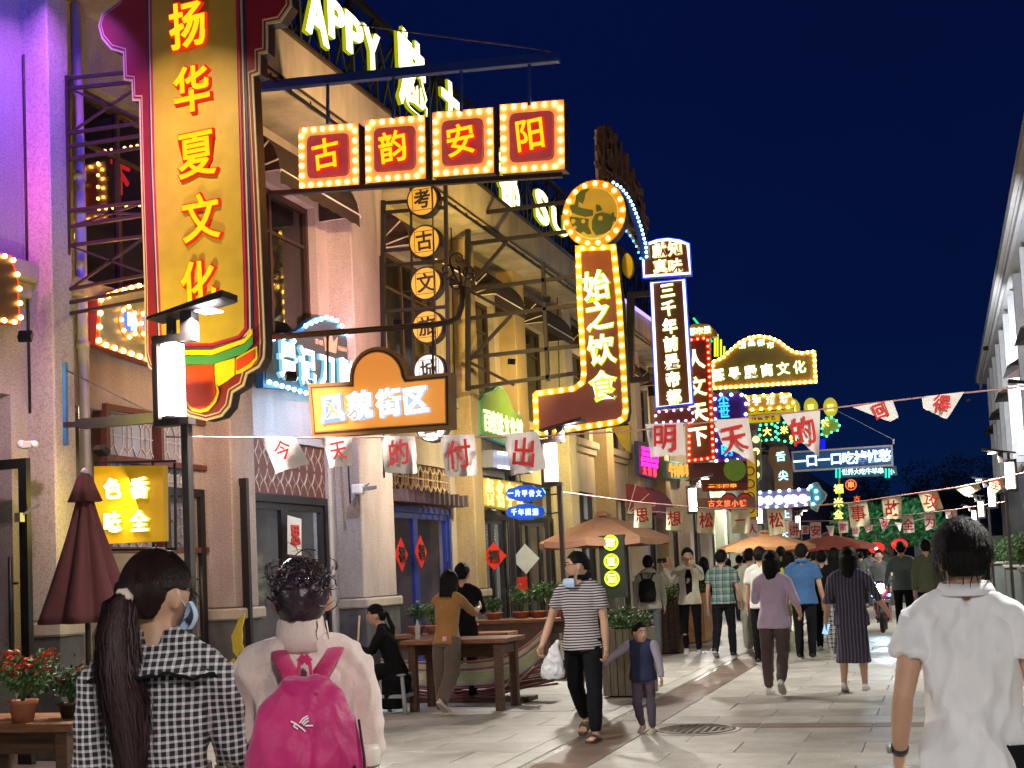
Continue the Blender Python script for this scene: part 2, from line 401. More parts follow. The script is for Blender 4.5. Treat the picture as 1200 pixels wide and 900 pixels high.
MB().box(-3.25, -3.17, 8, 100, -.03, -.006).build('drain_channel', M('drain_steel', (.5, .5, .48), .25, .9, var=.4, vs=9, bump=.5, bs=8))['kind'] = 'structure'
# near ground behind the camera
MB().add([(-8.05,-40,-.001),(3.3,-40,-.001),(3.3,7.99,-.001),(-8.05,7.99,-.001)], [(0,1,2,3)]).build('near_pavement', slabm)['kind'] = 'structure'
# darker cross bands of the road
for yb in (12.1, 24.0):
    cb = thing('cross_paving_band', None, None); cb['kind'] = 'structure'
    sl = MB().bbox(-.49, .49, -.15, .15, -.01, .0045, .003).mesh('band_slab')
    for i in range(6): link('paving_slab', sl, slabd, cb, (-2.2 + i, yb, 0))
# manhole
mh = thing('manhole_cover', 'round cast iron manhole cover with raised pattern in the paving near the small boy', 'manhole cover', ground(815, 855))
mm = M('cast_iron', (.09, .07, .055), .5, .7, var=.3, bump=.4, bs=40)
MB().lathe([(.36, -.01), (.36, .008), (.33, .010), (.33, .006), (0.0001, .006)], n=32).build('cover_plate', mm, mh)
rm = MB()
for k in range(-4, 5):
    for j in range(-4, 5):
        if k*k + j*j < 18: rm.box(k*.065-.02, k*.065+.02, j*.065-.012, j*.065+.012, .006, .012)
g = rm.build('raised_pattern', mm, mh); g['kind'] = 'stuff'
MB().lathe([(.43, .001), (.43, .004), (.37, .004), (.37, .001)], n=32).build('rim', stonew, mh)
# ---------------------------------------------------------------- the long shop building on the west side
bld = thing('shop_building', 'two storey plastered shop building with pilasters, cornice and awnings lining the street', 'building', (-8, 8, 0))
OX, OY = -8.0, 8.0
XF = .35
pil = []
for (a, b, py, xf) in ((28, 84, 250, .30), (238, 298, 520, .36), (388, 455, 420, .38), (527, 560, 420, .35)):
    ya = at_X(a, py, -8).y; yb = at_X(b, py, -8 + xf).y; pil.append((ya, max(yb, ya + .3), xf))
y = 23.6
while y < 62: pil.append((y, y + .65, .35)); y += 3.45
pil = [(6.3, 6.7, .35)] + pil
print('PIL', [(round(a, 2), round(b, 2)) for a, b, c in pil[:8]])
CORN = 8.06
def opening(wall, y0, y1, z0, z1, oy0, oy1, oz0, oz1):
    # wall from y0..y1, z0..z1 with one opening (local to bld), 0.25 m thick
    wall.box(-.25, 0, y0, y1, z0, oz0) if oz0 > z0 else None
    wall.box(-.25, 0, y0, y1, oz1, z1); wall.box(-.25, 0, y0, oy0, oz0, oz1); wall.box(-.25, 0, oy1, y1, oz0, oz1)
reflect_em = EM('reflection_globe_glow', (1, .6, .2), 9, 'NONE')
def window(parent, y0, y1, z0, z1, nm, mat, nx=2, glass=paneg, x=-.17, name='window'):
    w = MB(); t = .06
    w.box(x-.05, x+.05, y0, y0+t, z0, z1); w.box(x-.05, x+.05, y1-t, y1, z0, z1)
    w.box(x-.048, x+.048, y0+t, y1-t, z0, z0+t); w.box(x-.048, x+.048, y0+t, y1-t, z1-t, z1)
    for k in range(1, nx): yy = y0 + (y1-y0)*k/nx; w.box(x-.03, x+.03, yy-.03, yy+.03, z0+t, z1-t)
    if nm: w.box(x-.025, x+.025, y0+t, y1-t, z1-nm-.02, z1-nm+.02)
    fr = w.build(name, mat, parent)
    for k in range(nx):
        a = y0 + (y1-y0)*k/nx + .035; b = y0 + (y1-y0)*(k+1)/nx - .035
        MB().add([(x, a, z0+t), (x, b, z0+t), (x, b, z1-t), (x, a, z1-t)], [(0, 1, 2, 3)]).build('pane', glass, fr)
    return fr
def awning(parent, y0, y1, z, out=.62, h=.62, seed=0):
    root = MB(); n = 16; vs = []; pts = 7
    for j in range(pts):
        t = j/(pts-1)*pi/2; xx = out*sin(t)*1.0; zz = z + h*cos(t)
        for i in range(n+1):
            yy = y0 + (y1-y0)*i/n; vs.append((xx+.01, yy, zz))
    for i in range(n+1): vs.append((out+.012, y0+(y1-y0)*i/n, z - .13 - .04*abs(sin(i*pi/2+seed))))
    fs = [(j*(n+1)+i, j*(n+1)+i+1, (j+1)*(n+1)+i+1, (j+1)*(n+1)+i) for j in range(pts) for i in range(n)]
    root.add(vs, fs)
    for yy in (y0, y1):   # side cheeks
        cv = [(.01, yy, z)] + [(out*sin(j/(pts-1)*pi/2)+.01, yy, z + h*cos(j/(pts-1)*pi/2)) for j in range(pts)]
        root.add(cv, [(0, j, j+1) for j in range(1, pts)])
    a = root.build('awning', awnm, parent)
    r = MB()
    for yy in (y0-.012, y1+.012):
        for ang in (.35, .9, 1.35): r.bar((.02, yy, z), (out*sin(ang)+.01, yy, z+h*cos(ang)), .016)
        r.bar((.02, yy, z), (out, yy, z), .016)
        r.bar((out+.02, yy, z), (out+.02, yy, z-.03), .016)
    r.bar((out+.022, y0, z+.005), (out+.022, y1, z+.005), .016)
    r.build('awning_rib', awnrib, a)
    return a
rng = random.Random(3)
for i in range(len(pil) - 1):
    ya, yb, xf = pil[i]; yc = pil[i+1][0]
    ya -= OY; yb -= OY; yc -= OY
    if ya > 55: continue
    # pilaster, plinth, window bay
    p = MB(); p.bbox(-.1, xf, ya, yb, 1.26 if i != 5 else 3.46, CORN-.62, .015); p.build('pilaster', stucco2 if i in (4, 5, 7, 9) else stucco, bld)
    if i != 5:
        q = MB(); q.bbox(-.1, xf+.03, ya-.02, yb+.02, 0, 1.12, .01); q.build('plinth', plinthm, bld)
        q = MB(); q.bbox(-.1, xf+.07, ya-.05, yb+.05, 1.121, 1.255, .02); q.build('moulding', trimm, bld)
    else:
        q = MB(); q.box(-.12, .02, ya, ya+.08, 0.02, 3.45); q.box(-.12, .02, yb-.08, yb, 0.02, 3.45); q.box(-.118, .018, ya+.08, yb-.08, 2.6, 2.7); fr_ = q.build('door_frame', darkmetal, bld)
        MB().add([(-.05, ya+.08, .05), (-.05, yb-.08, .05), (-.05, yb-.08, 3.45), (-.05, ya+.08, 3.45)], [(0,1,2,3)]).build('pane', paneb, fr_)
    w = MB()
    L = yc - yb; o0, o1 = yb + min(.5, L*.16), yc - min(.35, L*.12)
    opening(w, yb, yc, 3.45, CORN-.6, o0, o1, 4.62, 6.72)
    opening(w, yb, yc, 0.02, 3.449, (o0-.2 if i != 5 else yb+.01), (o1+.12 if i != 4 else yc-.01), .1, 3.35)
    w.build('wall', stucco, bld)
    s = MB(); s.bbox(0.001, .16, yb+.001, yc-.001, 4.42, 4.6, .02); s.bbox(.001, .08, yb+.001, yc-.001, 4.28, 4.418, .01); s.build('ledge', trimm, bld)
    if i > 0 or True:
        window(bld, o0, o1, 4.63, 6.71, .55, darkwood, 2 if i < 6 else 1)
        if i > 1: awning(bld, o0-.1, o1+.1, 6.55, seed=i)
    # room behind, upper and lower: floors, back wall
    rm = MB(); rm.box(-3.2, -3.1, yb-.1, yc+.1, 0, 7.4); rm.box(-3.1, -.26, yb-.1, yc+.1, 3.5, 3.6); rm.box(-3.1, -.26, yb-.1, yc+.1, 7.3, 7.4)
    rm.box(-3.1, -.26, yb-.15, yb-.05, 0, 7.3); rm.build('room_wall', room, bld)
    if i < 9:
        lm = MB()
        for k in range(3): lm.sphere((-rng.uniform(.5, 1.6), rng.uniform(o0+.2, o1-.2), rng.uniform(4.9, 6.2)), rng.uniform(.025, .06), 8, 5)
        lo = lm.build('reflection_globe', reflect_em, bld)  # glowing globes stand in for warm reflections in the upper panes
        for k in (0, 1):
            for j, nm in enumerate(()): pass
# gable wall continuing far
MB().box(-.3, 0, 56-OY, 110-OY, 0, 7.2).build('wall', stucco, bld)
# cornice: fascia, soffit, crown mould, cable clips
c = MB(); c.box(.9, .97, -2, 62, CORN-.60, CORN); c.build('fascia', trimm, bld)
c = MB(); c.box(-.3, .899, -2, 62, CORN-.62, CORN-.53); c.build('soffit', trimm, bld)
c = MB(); c.box(.86, 1.01, -2, 62, CORN+.001, CORN+.05); c.box(.971, .99, -2, 62, CORN-.61, CORN-.58); c.build('crown_mould', brownmetal, bld)
c = MB(); c.box(-4, .85, -2, 62, CORN-.1, CORN+.0005); c.build('roof', plinthm, bld)
c = MB(); c.bar((.93, -2, CORN-.66), (.93, 62, CORN-.66), .03)
for k in range(120): c.bar((.93, -2+k*.5, CORN-.66), (.93, -2+k*.5, CORN-.6), .015)
c.build('cable', darkmetal, bld)
# drain pipe
dp = MB(); ydp = at_X(95, 300, -7.9).y - OY
dp.tube([(.1, ydp, 1.2), (.1, ydp, 7.4)], .055, 12)
for z in (2.2, 3.9, 5.6): dp.tube([(.1, ydp, z), (.1, ydp, z+.08)], .066, 12)
dp.build('drain_pipe', M('pipe_paint', (.5, .46, .42), .4, var=.1), bld)
# service pipe on the first wall
sp = MB(); y0 = at_X(30, 90, -7.95).y - OY
sp.tube([(.03, ya_ := at_X(66, 90, -7.95).y-OY, 6.75), (.03, y0+.06, 6.7), (.03, y0, 6.62), (.03, y0, 3.2)], .016, 6)
sp.build('conduit', darkmetal, bld)
# ---- lower storey fronts
def P8(px, py, X=-8.0): v = at_X(px, py, X); return v.y - OY, v.z
latm = M('lattice_white', (.62, .6, .58), .5, var=.1)
def lattice_hex(parent, y0, y1, z0, z1, cell, mat, x=-.08, name='lattice', t=.012):
    m = MB(); ny = max(1, round((y1-y0)/cell)); nz = max(1, round((z1-z0)/(cell*1.1))); dy = (y1-y0)/ny; dz = (z1-z0)/nz
    for a in range(ny):
        for b in range(nz):
            cy, cz = y0+(a+.5)*dy, z0+(b+.5)*dz
            for sy in (-1, 1):
                for sz in (-1, 1):
                    m.bar((x, cy+sy*dy*.25, cz), (x, cy+sy*dy*.25, cz+sz*dz*.22), t)
                    m.bar((x, cy+sy*dy*.25, cz+sz*dz*.22), (x, cy+sy*dy*.5, cz+sz*dz*.5), t)
                    m.bar((x, cy+sy*dy*.25, cz+sz*dz*.22), (x, cy, cz+sz*dz*.36), t)
            m.bar((x, cy, cz-dz*.5), (x, cy, cz+dz*.5), t*.8); m.bar((x, cy-dy*.5, cz), (x, cy+dy*.5, cz), t*.8)
            m.sphere((x+.005, cy, cz), .02, 6, 4)
    return m.build(name, mat, parent)
# bay 2 (behind the big sign): red framed lattice window
ya, za = P8(125, 560); yb, zb = P8(240, 420)
yw0, yw1 = P8(124, 490)[0], P8(243, 490)[0]
fr = MB(); zt, zm_, zb_ = 3.36, 2.86, 2.1
for (a, b, c_, d) in ((yw0-.06, yw0, 1.9, 3.42), (yw1, yw1+.06, 1.9, 3.42)): fr.box(-.12, .05, a, b, c_, d)
for z in (1.9, 2.84, 3.36): fr.box(-.118, .045, yw0, yw1, z, z+.06)
fr.box(-.1, .03, (yw0+yw1)/2-.025, (yw0+yw1)/2+.025, 1.96, 3.36)
lw = fr.build('lattice_window', redwood, bld)
MB().box(-.11, -.09, yw0, yw1, 1.93, 3.38).build('pane', M('frosted_pane', (.35, .42, .55), .35, var=.1), lw)
lattice_hex(lw, yw0, yw1, 2.9, 3.36, .3, latm); lattice_hex(lw, yw0, yw1, 1.96, 2.84, .3, latm)
# open glass doors
def glass_door(parent, y0, y1, z1, x=.05, nm='glass_door', z0=.05, handle=True, m=darkmetal):
    d = MB(); t = .09
    d.box(x-.03, x+.03, y0, y0+t, z0, z1); d.box(x-.03, x+.03, y1-t, y1, z0, z1)
    d.box(x-.029, x+.029, y0+t, y1-t, z1-t, z1); d.box(x-.029, x+.029, y0+t, y1-t, z0, z0+.12)
    dr = d.build(nm, m, parent)
    MB().add([(x, y0+t, z0+.1), (x, y1-t, z0+.1), (x, y1-t, z1-t), (x, y0+t, z1-t)], [(0,1,2,3)]).build('pane', paneb, dr)
    if handle:
        h = MB(); h.tube([(x+.09, y1-.2, .8), (x+.09, y1-.2, 1.75)], .018, 8)
        for z in (.95, 1.6): h.tube([(x, y1-.2, z), (x+.09, y1-.2, z)], .012, 6)
        h.build('handle', darkmetal, dr)
    return dr
glass_door(bld, P8(190, 600)[0], P8(236, 600)[0], 2.62, .02)
def swung_door(px0, px1, pytop, Y, lab=None):
    # a leaf standing open at right angles to the facade
    a, b = at_Y(px0, pytop, Y), at_Y(px1, pytop, Y); w = b.x - a.x; z1 = a.z
    d = MB(); t = .085; x0 = a.x - OX; yy = Y - OY
    d.box(x0, x0+t, yy-.03, yy+.03, .05, z1); d.box(x0+w-t, x0+w, yy-.03, yy+.03, .05, z1)
    d.box(x0+t, x0+w-t, yy-.029, yy+.029, z1-t, z1); d.box(x0+t, x0+w-t, yy-.029, yy+.029, .05, .17)
    dr = d.build('glass_door', darkmetal, bld)
    MB().add([(x0+t, yy, .17), (x0+w-t, yy, .17), (x0+w-t, yy, z1-t), (x0+t, yy, z1-t)], [(0,1,2,3)]).build('pane', paneb, dr)
    h = MB(); xx = x0+w-t-.05
    h.tube([(xx, yy-.09, .75), (xx, yy-.09, 1.85)], .02, 8)
    for z in (.95, 1.62): h.tube([(xx, yy, z), (xx, yy-.09, z)], .013, 6)
    h.build('handle', darkmetal, dr)
    return dr
swung_door(212, 290, 566, 13.0)
swung_door(-40, 33, 543, 9.3)
swung_door(558, 602, 606, 21.5)
swung_door(604, 643, 609, 22.9)
# every other bay gets a shop front
tile_in = {}
def shopfront(i, style):
    ya, yb, xf = pil[i]; yc = pil[i+1][0]; ya -= OY; yb -= OY; yc -= OY; L = yc - yb
    o0, o1 = yb + min(.5, L*.16) - .2, yc - min(.35, L*.12) + .12
    if i == 5: o0 = yb + .01
    if i == 4: o1 = yc - .01
    # transom and doors
    zt = 2.55
    tr = MB(); tr.box(-.16, -.02, o0, o1, zt, zt+.1); tr.box(-.16, -.02, o0, o0+.08, 0.05, zt); tr.box(-.16, -.02, o1-.08, o1, .05, zt)
    tr.build('door_frame', darkmetal if style != 2 else M('blue_frame', (.02, .04, .25), .4, var=.2), bld)
    n = 3 if style in (3, 4) else 2
    for k in range(n):
        a = o0+.085 + (o1-o0-.17)*k/n; b = o0+.085 + (o1-o0-.17)*(k+1)/n - .004
        glass_door(bld, a, b, zt-.005, -.08, handle=(k == n//2), m=darkmetal if style != 2 else _mc['blue_frame'])
    if style == 1:
        p = MB(); p.box(-.14, -.05, o0, o1, zt+.1, 3.35); pn = p.build('transom_panel', redwood, bld)
        m = MB(); nn = max(3, round((o1-o0)/.22)); dy = (o1-o0)/nn
        for zc in (2.82, 3.17):
            for k in range(nn):
                cy = o0+(k+.5)*dy
                m.prism([(cy+dy*.46*c_*(1 if abs(c_) > .9 else .8), zc+.16*s_) for c_, s_ in ((1,0),(.45,.45),(0,1),(-.45,.45),(-1,0),(-.45,-.45),(0,-1),(.45,-.45))], -.006, .006, 'yz')
        # rings: subtract look by darker centre plates
        lt = m.build('lattice', creamwood, pn); lt.location = (-.045, 0, 0)
        m = MB()
        for zc in (2.82, 3.17):
            for k in range(nn):
                cy = o0+(k+.5)*dy
                m.prism([(cy+dy*.34*c_, zc+.12*s_) for c_, s_ in ((1,0),(.4,.4),(0,1),(-.4,.4),(-1,0),(-.4,-.4),(0,-1),(.4,-.4))], -.010, .004, 'yz')
                m.box(-.004, .013, cy-.02, cy+.02, zc-.02, zc+.02)
                m2 = [(cy+.035*cos(t*pi/3), zc+.035*sin(t*pi/3)) for t in range(6)]
        m.build('lattice_recess', redwood, pn).location = (-.044, 0, 0)
    elif style == 2:
        p = MB(); p.box(-.14, -.05, o0, o1, zt+.1, 3.35); pn = p.build('transom_panel', redwood, bld)
        st = MB(); nn = 14
        for k in range(nn):
            yy = o0+(o1-o0)*(k+.5)/nn; st.box(.0, .35, yy-.035, yy+.035, zt+.12, zt+.3+.02*(k % 2))
        st.build('scalloped_canopy', M('striped_canvas', (.10, .07, .09), .7, var=.3), bld)
        lattice_hex(pn, o0+.05, o1-.05, zt+.35, 3.32, .42, creamwood, -.02, t=.03)
    elif style == 3:
        window(bld, o0, o1, zt+.1, 3.35, 0, darkmetal, 3, paneb, -.1, 'transom_window')
    else:
        window(bld, o0, o1, zt+.1, 3.35, 0, darkmetal, 2, paneb, -.1, 'transom_window')
styles = {2: 1, 3: 2, 4: 3, 5: 4, 6: 3, 7: 4, 8: 3, 9: 4, 10: 3, 11: 4, 12: 3, 13: 4}
for i, s_ in styles.items():
    if i < len(pil) - 1 and pil[i][0] < 60: shopfront(i, s_)
# lamps inside the shops (ceiling fittings)
cold = (.75, .85, 1.0)
for i in (1, 2, 3, 4, 5, 6, 7, 8, 9, 10):
    if i >= len(pil)-1: break
    yb, yc = pil[i][1]-OY, pil[i+1][0]-OY; ym = (yb+yc)/2
    MB().box(-1.6, -1.3, ym-.5, ym+.5, 3.42, 3.49).build('ceiling_fitting', EM('fitting_glow', (1, .93, .8), 2.0, 'NONE'), bld)
    area_light('shop_ceiling_lamp', bld, (-1.45, ym, 3.4), 85 if i not in (3,) else 10, (1, .85, .6) if i % 2 else (.7, .8, 1), .3, 1.0, (0.1, 0, -1))
    # counters and shelves inside so that the glass shows depth
    m = MB(); m.box(-2.2, -1.6, ym-.8, ym+.6, 0, 1.0)
    for z in (1.2, 1.6, 2.0, 2.4): m.box(-3.0, -2.7, yb+.3, yc-.3, z, z+.03)
    m.build('shop_counter', M('counter_wood', (.2, .12, .07), .6, var=.3), bld)
    g = MB(); r = random.Random(i)
    for z in (1.23, 1.63, 2.03):
        yy = yb+.4
        while yy < yc-.4:
            hh = r.uniform(.1, .3); g.box(-2.95, -2.75, yy, yy+r.uniform(.06, .16), z, z+hh); yy += r.uniform(.18, .4)
    g.build('shelf_goods', M('shelf_goods', (.35, .2, .12), .5, var=.6, vs=2.5), bld)
# blue glow inside the blue framed shop, its round lamp
yb = pil[3][1]-OY
MB().sphere((-.5, P8(488, 610)[0], 2.3), .09, 12, 8).build('blue_lamp', EM('blue_lamp_glow', (.02, .08, 1), 8), bld)
area_light('blue_shop_lamp', bld, (-.6, P8(490, 600)[0], 2.5), 18, (.05, .12, 1), .8, .3, (.4, 0, -1))
# ---- roof truss and rooftop letters
truss = thing('roof_truss', 'dark steel truss frame carrying the glowing letters along the roof edge', 'truss', (-7.5, 13, CORN+.05))
t = MB()
for k in range(0, 44):
    yy = k*.8
    t.bar((0, yy, 0), (0, yy, 1.75), .05); t.bar((0, yy, .02), (.0, yy+.8, 1.7), .035); t.bar((0, yy+.8, .02), (.0, yy, 1.7), .03)
    t.bar((0, yy, 1.7), (-1.2, yy, .0), .04)
t.bar((0, 0, 1.75), (0, 35, 1.75), .09); t.bar((0, 0, .3), (0, 35, .3), .05)
t.build('steel_member', darkmetal, truss)['kind'] = 'stuff'

# ---- small fittings on the fronts: conduits, wall hooks, junction boxes
m = MB()
for (px, py0, py1) in ((404, 500, 590), (444, 300, 560), (527, 250, 470), (651, 300, 520)):
    a_ = at_X(px, py0, -7.62); b_ = at_X(px+5, py1, -7.62); m.bar((.40, a_.y-OY, a_.z), (.40, b_.y-OY, b_.z), .018)
for i in range(1, 12):
    yy = pil[i][1]-OY+.12; m.tube([(.03, yy, 1.3), (.03, yy, 3.2), (.05, yy+.03, 3.3), (.03, yy+.02, 4.2)], .012, 5)
o = m.build('conduit', darkmetal, bld)
m = MB()
for (px, py) in ((380, 684), (720, 690), (421, 575), (24, 605)):
    a_ = at_X(px, py, -7.6); m.box(.36, .42, a_.y-OY-.03, a_.y-OY+.03, a_.z-.05, a_.z+.03); m.bar((.40, a_.y-OY, a_.z), (.50, a_.y-OY+.12, a_.z+.10), .02)
o = m.build('wall_hook', greymetal, bld); o['kind'] = 'stuff'
# ================================================================ signs
bulbm = EM('bulb_glow_warm', (1, .42, .07), 40)
bulby = EM('bulb_glow_yellow', (1, .66, .07), 24)
bulbr = EM('bulb_glow_red', (1, .07, .03), 16)
bulbw = EM('bulb_glow_white', (.25, .65, 1), 16)
bulbb = EM('bulb_glow_blue', (.12, .2, 1), 8)
bulbg = EM('bulb_glow_green', (.05, 1, .35), 6)
white_em = EM('letter_white_core', (1, 1, .86), 2.6)
yel_em = EM('letter_yellow', (1, .82, .03), 1.5)
gold_em = EM('letter_gold', (1, .66, .01), 1.25)
ygr_em = EM('letter_yellow_green_edge', (.80, .95, .02), 1.1)
red_em = EM('letter_red_edge', (1, .03, .01), .9)
cyan_em = EM('letter_cyan', (.03, .65, 1), 1.6)
cyanw_em = EM('letter_pale_cyan', (.55, .9, 1), 2.2)
pblue_em = EM('letter_pale_blue', (.78, .9, 1), 2.2)
blue_em = EM('letter_blue_edge', (.1, .25, 1), 1.4)
pink_em = EM('neon_pink', (1, .05, .35), 3)
def BM(n, c, **k): return M(n, c, k.pop('rough', .45), var=k.pop('var', .12), vs=k.pop('vs', 4), bump=.08, bs=30, **k)
redbrd = BM('sign_red_board', (.26, .045, .02)); brnbrd = BM('sign_brown_board', (.20, .055, .025))
orgbrd = BM('sign_orange_border', (.62, .22, .03)); goldbrd = BM('sign_gold_border', (.6, .42, .05))
beige = BM('sign_beige', (.62, .55, .42)); navy = BM('sign_navy', (.01, .03, .16)); magen = BM('sign_magenta', (.45, .02, .14))
maroon = BM('sign_maroon', (.24, .012, .03)); mustard = BM('sign_mustard_panel', (.52, .36, .06)); sidem = BM('sign_side', (.05, .025, .02))
yelp = BM('sign_yellow_paint', (.80, .62, .02)); redp = BM('sign_red_paint', (.65, .06, .02)); greenp = BM('sign_green_paint', (.06, .28, .12))
orgp = BM('sign_orange_paint', (.85, .33, .05))
class Sg:
    def __init__(s, name, label, cat, px, py, Y, group=None, X=None, fd=.10):
        s.Y, s.X = Y, X
        s.o = at_Y(px, py, Y) if X is None else at_X(px, py, X)
        s.r = thing(name, label, cat, s.o + (Vector((0, fd, 0)) if X is None else Vector((0, 0, 0))), 0, group)
    def L(s, px, py):
        if s.X is None: v = at_Y(px, py, s.Y) - s.o; return (v.x, v.z)
        v = at_X(px, py, s.X) - s.o; return (v.y, v.z)
    def pts(s, ps): return [s.L(*p) for p in ps]
    def board(s, ps, d0, d1, mat, name='panel', local=False, bev=False):
        q = ps if local else s.pts(ps)
        m = MB()
        if s.X is None: m.prism(q, -d1, -d0, 'xz')
        else: m.prism(q, -d1, -d0, 'yz')
        o = m.build(name, mat, s.r); return o
    def at(s, px, py, d):
        a, b = s.L(px, py); return (a, -d, b) if s.X is None else (d, a, b)
    def atl(s, a, b, d): return (a, -d, b) if s.X is None else (d, a, b)
    @property
    def face(s): return '-y' if s.X is None else '+x'
    def px2m(s, n, px=None, py=None):
        return n * (s.Y if s.X is None else s.o.y) / F
    def char(s, ch, px, py, w, h, core, edge=None, d=.05, tag='b', tilt=0.0, fat=1.12):
        # w, h in metres
        if edge is not None:
            e = glyph(ch, 'e', edge, s.r, s.at(px, py, d - .012), w*1.01, h*1.01, 1.2, s.face, tilt, 'letter_halo')  # halo around the letter, put in as a wider glowing glyph behind
        return glyph(ch, tag, core, s.r, s.at(px, py, d + .015), w, h, .6, s.face, tilt)
    def bulbs(s, path, step, r, mat, d, local=True, closed=True, single=False, name='bulb'):
        q = path if local else s.pts(path)
        ps = along(q, step, closed)
        if single:
            key = ('bulb', round(r, 4)); 
            if key not in _bm: _bm[key] = MB().sphere((0, 0, 0), r, 8, 5).mesh('bulb')
            for a, b in ps: link(name, _bm[key], mat, s.r, s.atl(a, b, d))
        else:
            m = MB()
            for a, b in ps: m.sphere(s.atl(a, b, d), r, 6, 4)
            o = m.build('bulbs', mat, s.r); o['kind'] = 'stuff'
_bm = {}
def bracket(s, x0, y0, x1, y1, dz, rows, cross=True, t=.045, mat=None):
    # steel outrigger frame lying in the plane of the sign, between pixel columns x0..x1; rows are (left y, right y) pairs
    m = MB(); 
    for (ya, yb) in rows: m.bar(s.at(x0, ya, dz), s.at(x1, yb, dz), t)
    m.bar(s.at(x0, rows[0][0]-3, dz), s.at(x0, rows[-1][0]+3, dz), t*1.3)
    for k in (cross or []):
        (a, b) = k; m.bar(s.at(x0+2, rows[a][0], dz), s.at(x1, rows[b][1], dz), t*.7); m.bar(s.at(x1, rows[a][1], dz), s.at(x0+2, rows[b][0], dz), t*.7)
    return m.build('bracket', mat or darkmetal, s.r)
# ---- 1. the tall sign in front
s = Sg('vertical_shop_sign', 'tall ornate maroon and gold sign with five big yellow characters behind the near street lamp', 'sign', 240, 450, 9.95, fd=.24)
ol = [(180,-130),(180,-60),(152,-42),(137,0),(117,15),(113,29),(117,44),(128,57),(142,61),(143,93),(152,94),(153,117),(161,117),(162,165),(164,240),(167,330),(168,415),(172,430),(181,438),(196,448),(203,465),(208,478),(220,488),(240,493),(258,488),(268,476),(271,460),(284,452),(288,438),(302,430),(308,419),(309,400),(306,330),(303,260),(299,170),(296,110),(295,88),(303,85),(303,62),(312,60),(312,27),(327,24),(340,5),(338,-30),(312,-45),(285,-60),(285,-130)]
s.board(ol, .08, .20, sidem, 'sign_case')
lo = s.pts(ol); k = s.px2m(1)
s.board(lo, .2, .215, beige, 'border', True)
s.board(inset(lo, 3.2*k), .2155, .222, maroon, 'panel', True)
s.board(inset(lo, 5.5*k), .2225, .228, beige, 'border', True)
s.board(inset(lo, 7.2*k), .2285, .232, maroon, 'panel', True)
body = [(171,-100),(173,60),(176,200),(180,300),(184,395),(187,402),(215,412),(250,412),(285,402),(297,388),(296,330),(292,200),(288,60),(284,-100)]
bl = s.pts(body)
for n_, (d_, mt) in enumerate(((0, navy), (3.4, beige), (6, maroon), (7.5, magen), (11, mustard))):
    s.board(inset(bl, d_*k) if d_ else bl, .2325+n_*.008, .24+n_*.008, mt, 'panel' if n_ in (2, 4) else 'border', True)
# fan of coloured lobes at the foot
def fan(ps, mt, d): s.board(ps, d, d+.012, mt, 'lobe')
fan([(181,405),(215,418),(252,418),(290,404),(299,394),(299,404),(290,414),(252,428),(215,428),(181,414)], greenp, .275)
fan([(181,400),(215,411),(252,411),(290,398),(299,386),(299,393),(290,403),(252,417),(215,417),(181,404)], yelp, .281)
fan([(214,428),(253,428),(255,450),(258,460),(254,472),(245,482),(236,484),(226,482),(216,470)], yelp, .245)
fan([(216,429),(252,428),(253,450),(255,460),(251,470),(243,478),(235,480),(227,478),(219,468)], redp, .258)
fan([(254,427),(277,420),(277,440),(268,447),(258,453),(255,448)], yelp, .259)
fan([(186,418),(214,428),(216,462),(208,455),(198,440),(188,432)], yelp, .245)
fan([(189,421),(211,430),(211,450),(203,444),(196,433)], redp, .258)
fan([(277,420),(302,406),(303,420),(296,430),(284,437),(277,439)], yelp, .246)
fan([(279,422),(300,410),(300,420),(293,427),(283,433),(279,435)], redp, .259)
for ch, x, y in zip('扬华夏文化', (224, 229, 235, 240, 237), (33, 108, 184, 258, 334)):
    w = s.px2m(62 if ch != '化' else 58)
    s.char(ch, x, y, w*.96, w*1.10, gold_em, red_em, .29, 'b', -.03, 1.09)
for rows, cr in (((( 88, 78), (101, 91)), None),): pass
bracket(s, 68, 0, 163, 0, .1, ((86, 76), (98, 88), (151, 137), (167, 152), (182, 166), (243, 231), (262, 247), (284, 272), (336, 318), (352, 334), (365, 347)), ((1, 2), (5, 6), (7, 8)), .03)
# ---- 2. four bulb framed squares on a beam
s = Sg('hanging_sign', 'four bulb framed pink squares hanging from a long blue beam', 'sign', 500, 170, 13.2)
beam = MB(); beam.bar(s.at(300, 103, .12), s.at(656, 68, .12), .09, .10); bo = beam.build('beam', M('blue_beam', (.02, .06, .35), .4, var=.15), s.r)
for (x, ya, yb) in ((385, 95, 146), (462, 88, 140), (541, 80, 132), (621, 75, 124)): m = MB(); m.bar(s.at(x, ya, .12), s.at(x, yb, .12), .03); m.build('hanger', M('blue_beam', (.02, .06, .35)), s.r)
m = MB(); m.bar(s.at(315, 227, .1), s.at(659, 205, .1), .07, .05); m.build('lower_rail', brownmetal, s.r)
m = MB(); m.bar(s.at(420, 30, .12), s.at(656, 62, .12), .012); m.bar(s.at(504, 78, .12), s.at(504, 470, -.1), .012); m.build('guy_wire', greymetal, s.r)
pinkp = M('pink_panel', (.50, .13, .15), .45, var=.12, emit=(.75, .08, .10), es=.22); peach = M('peach_border', (.78, .42, .25), .45, var=.1, emit=(1, .42, .22), es=.16)  # slight glow added to both colours to brighten the squares
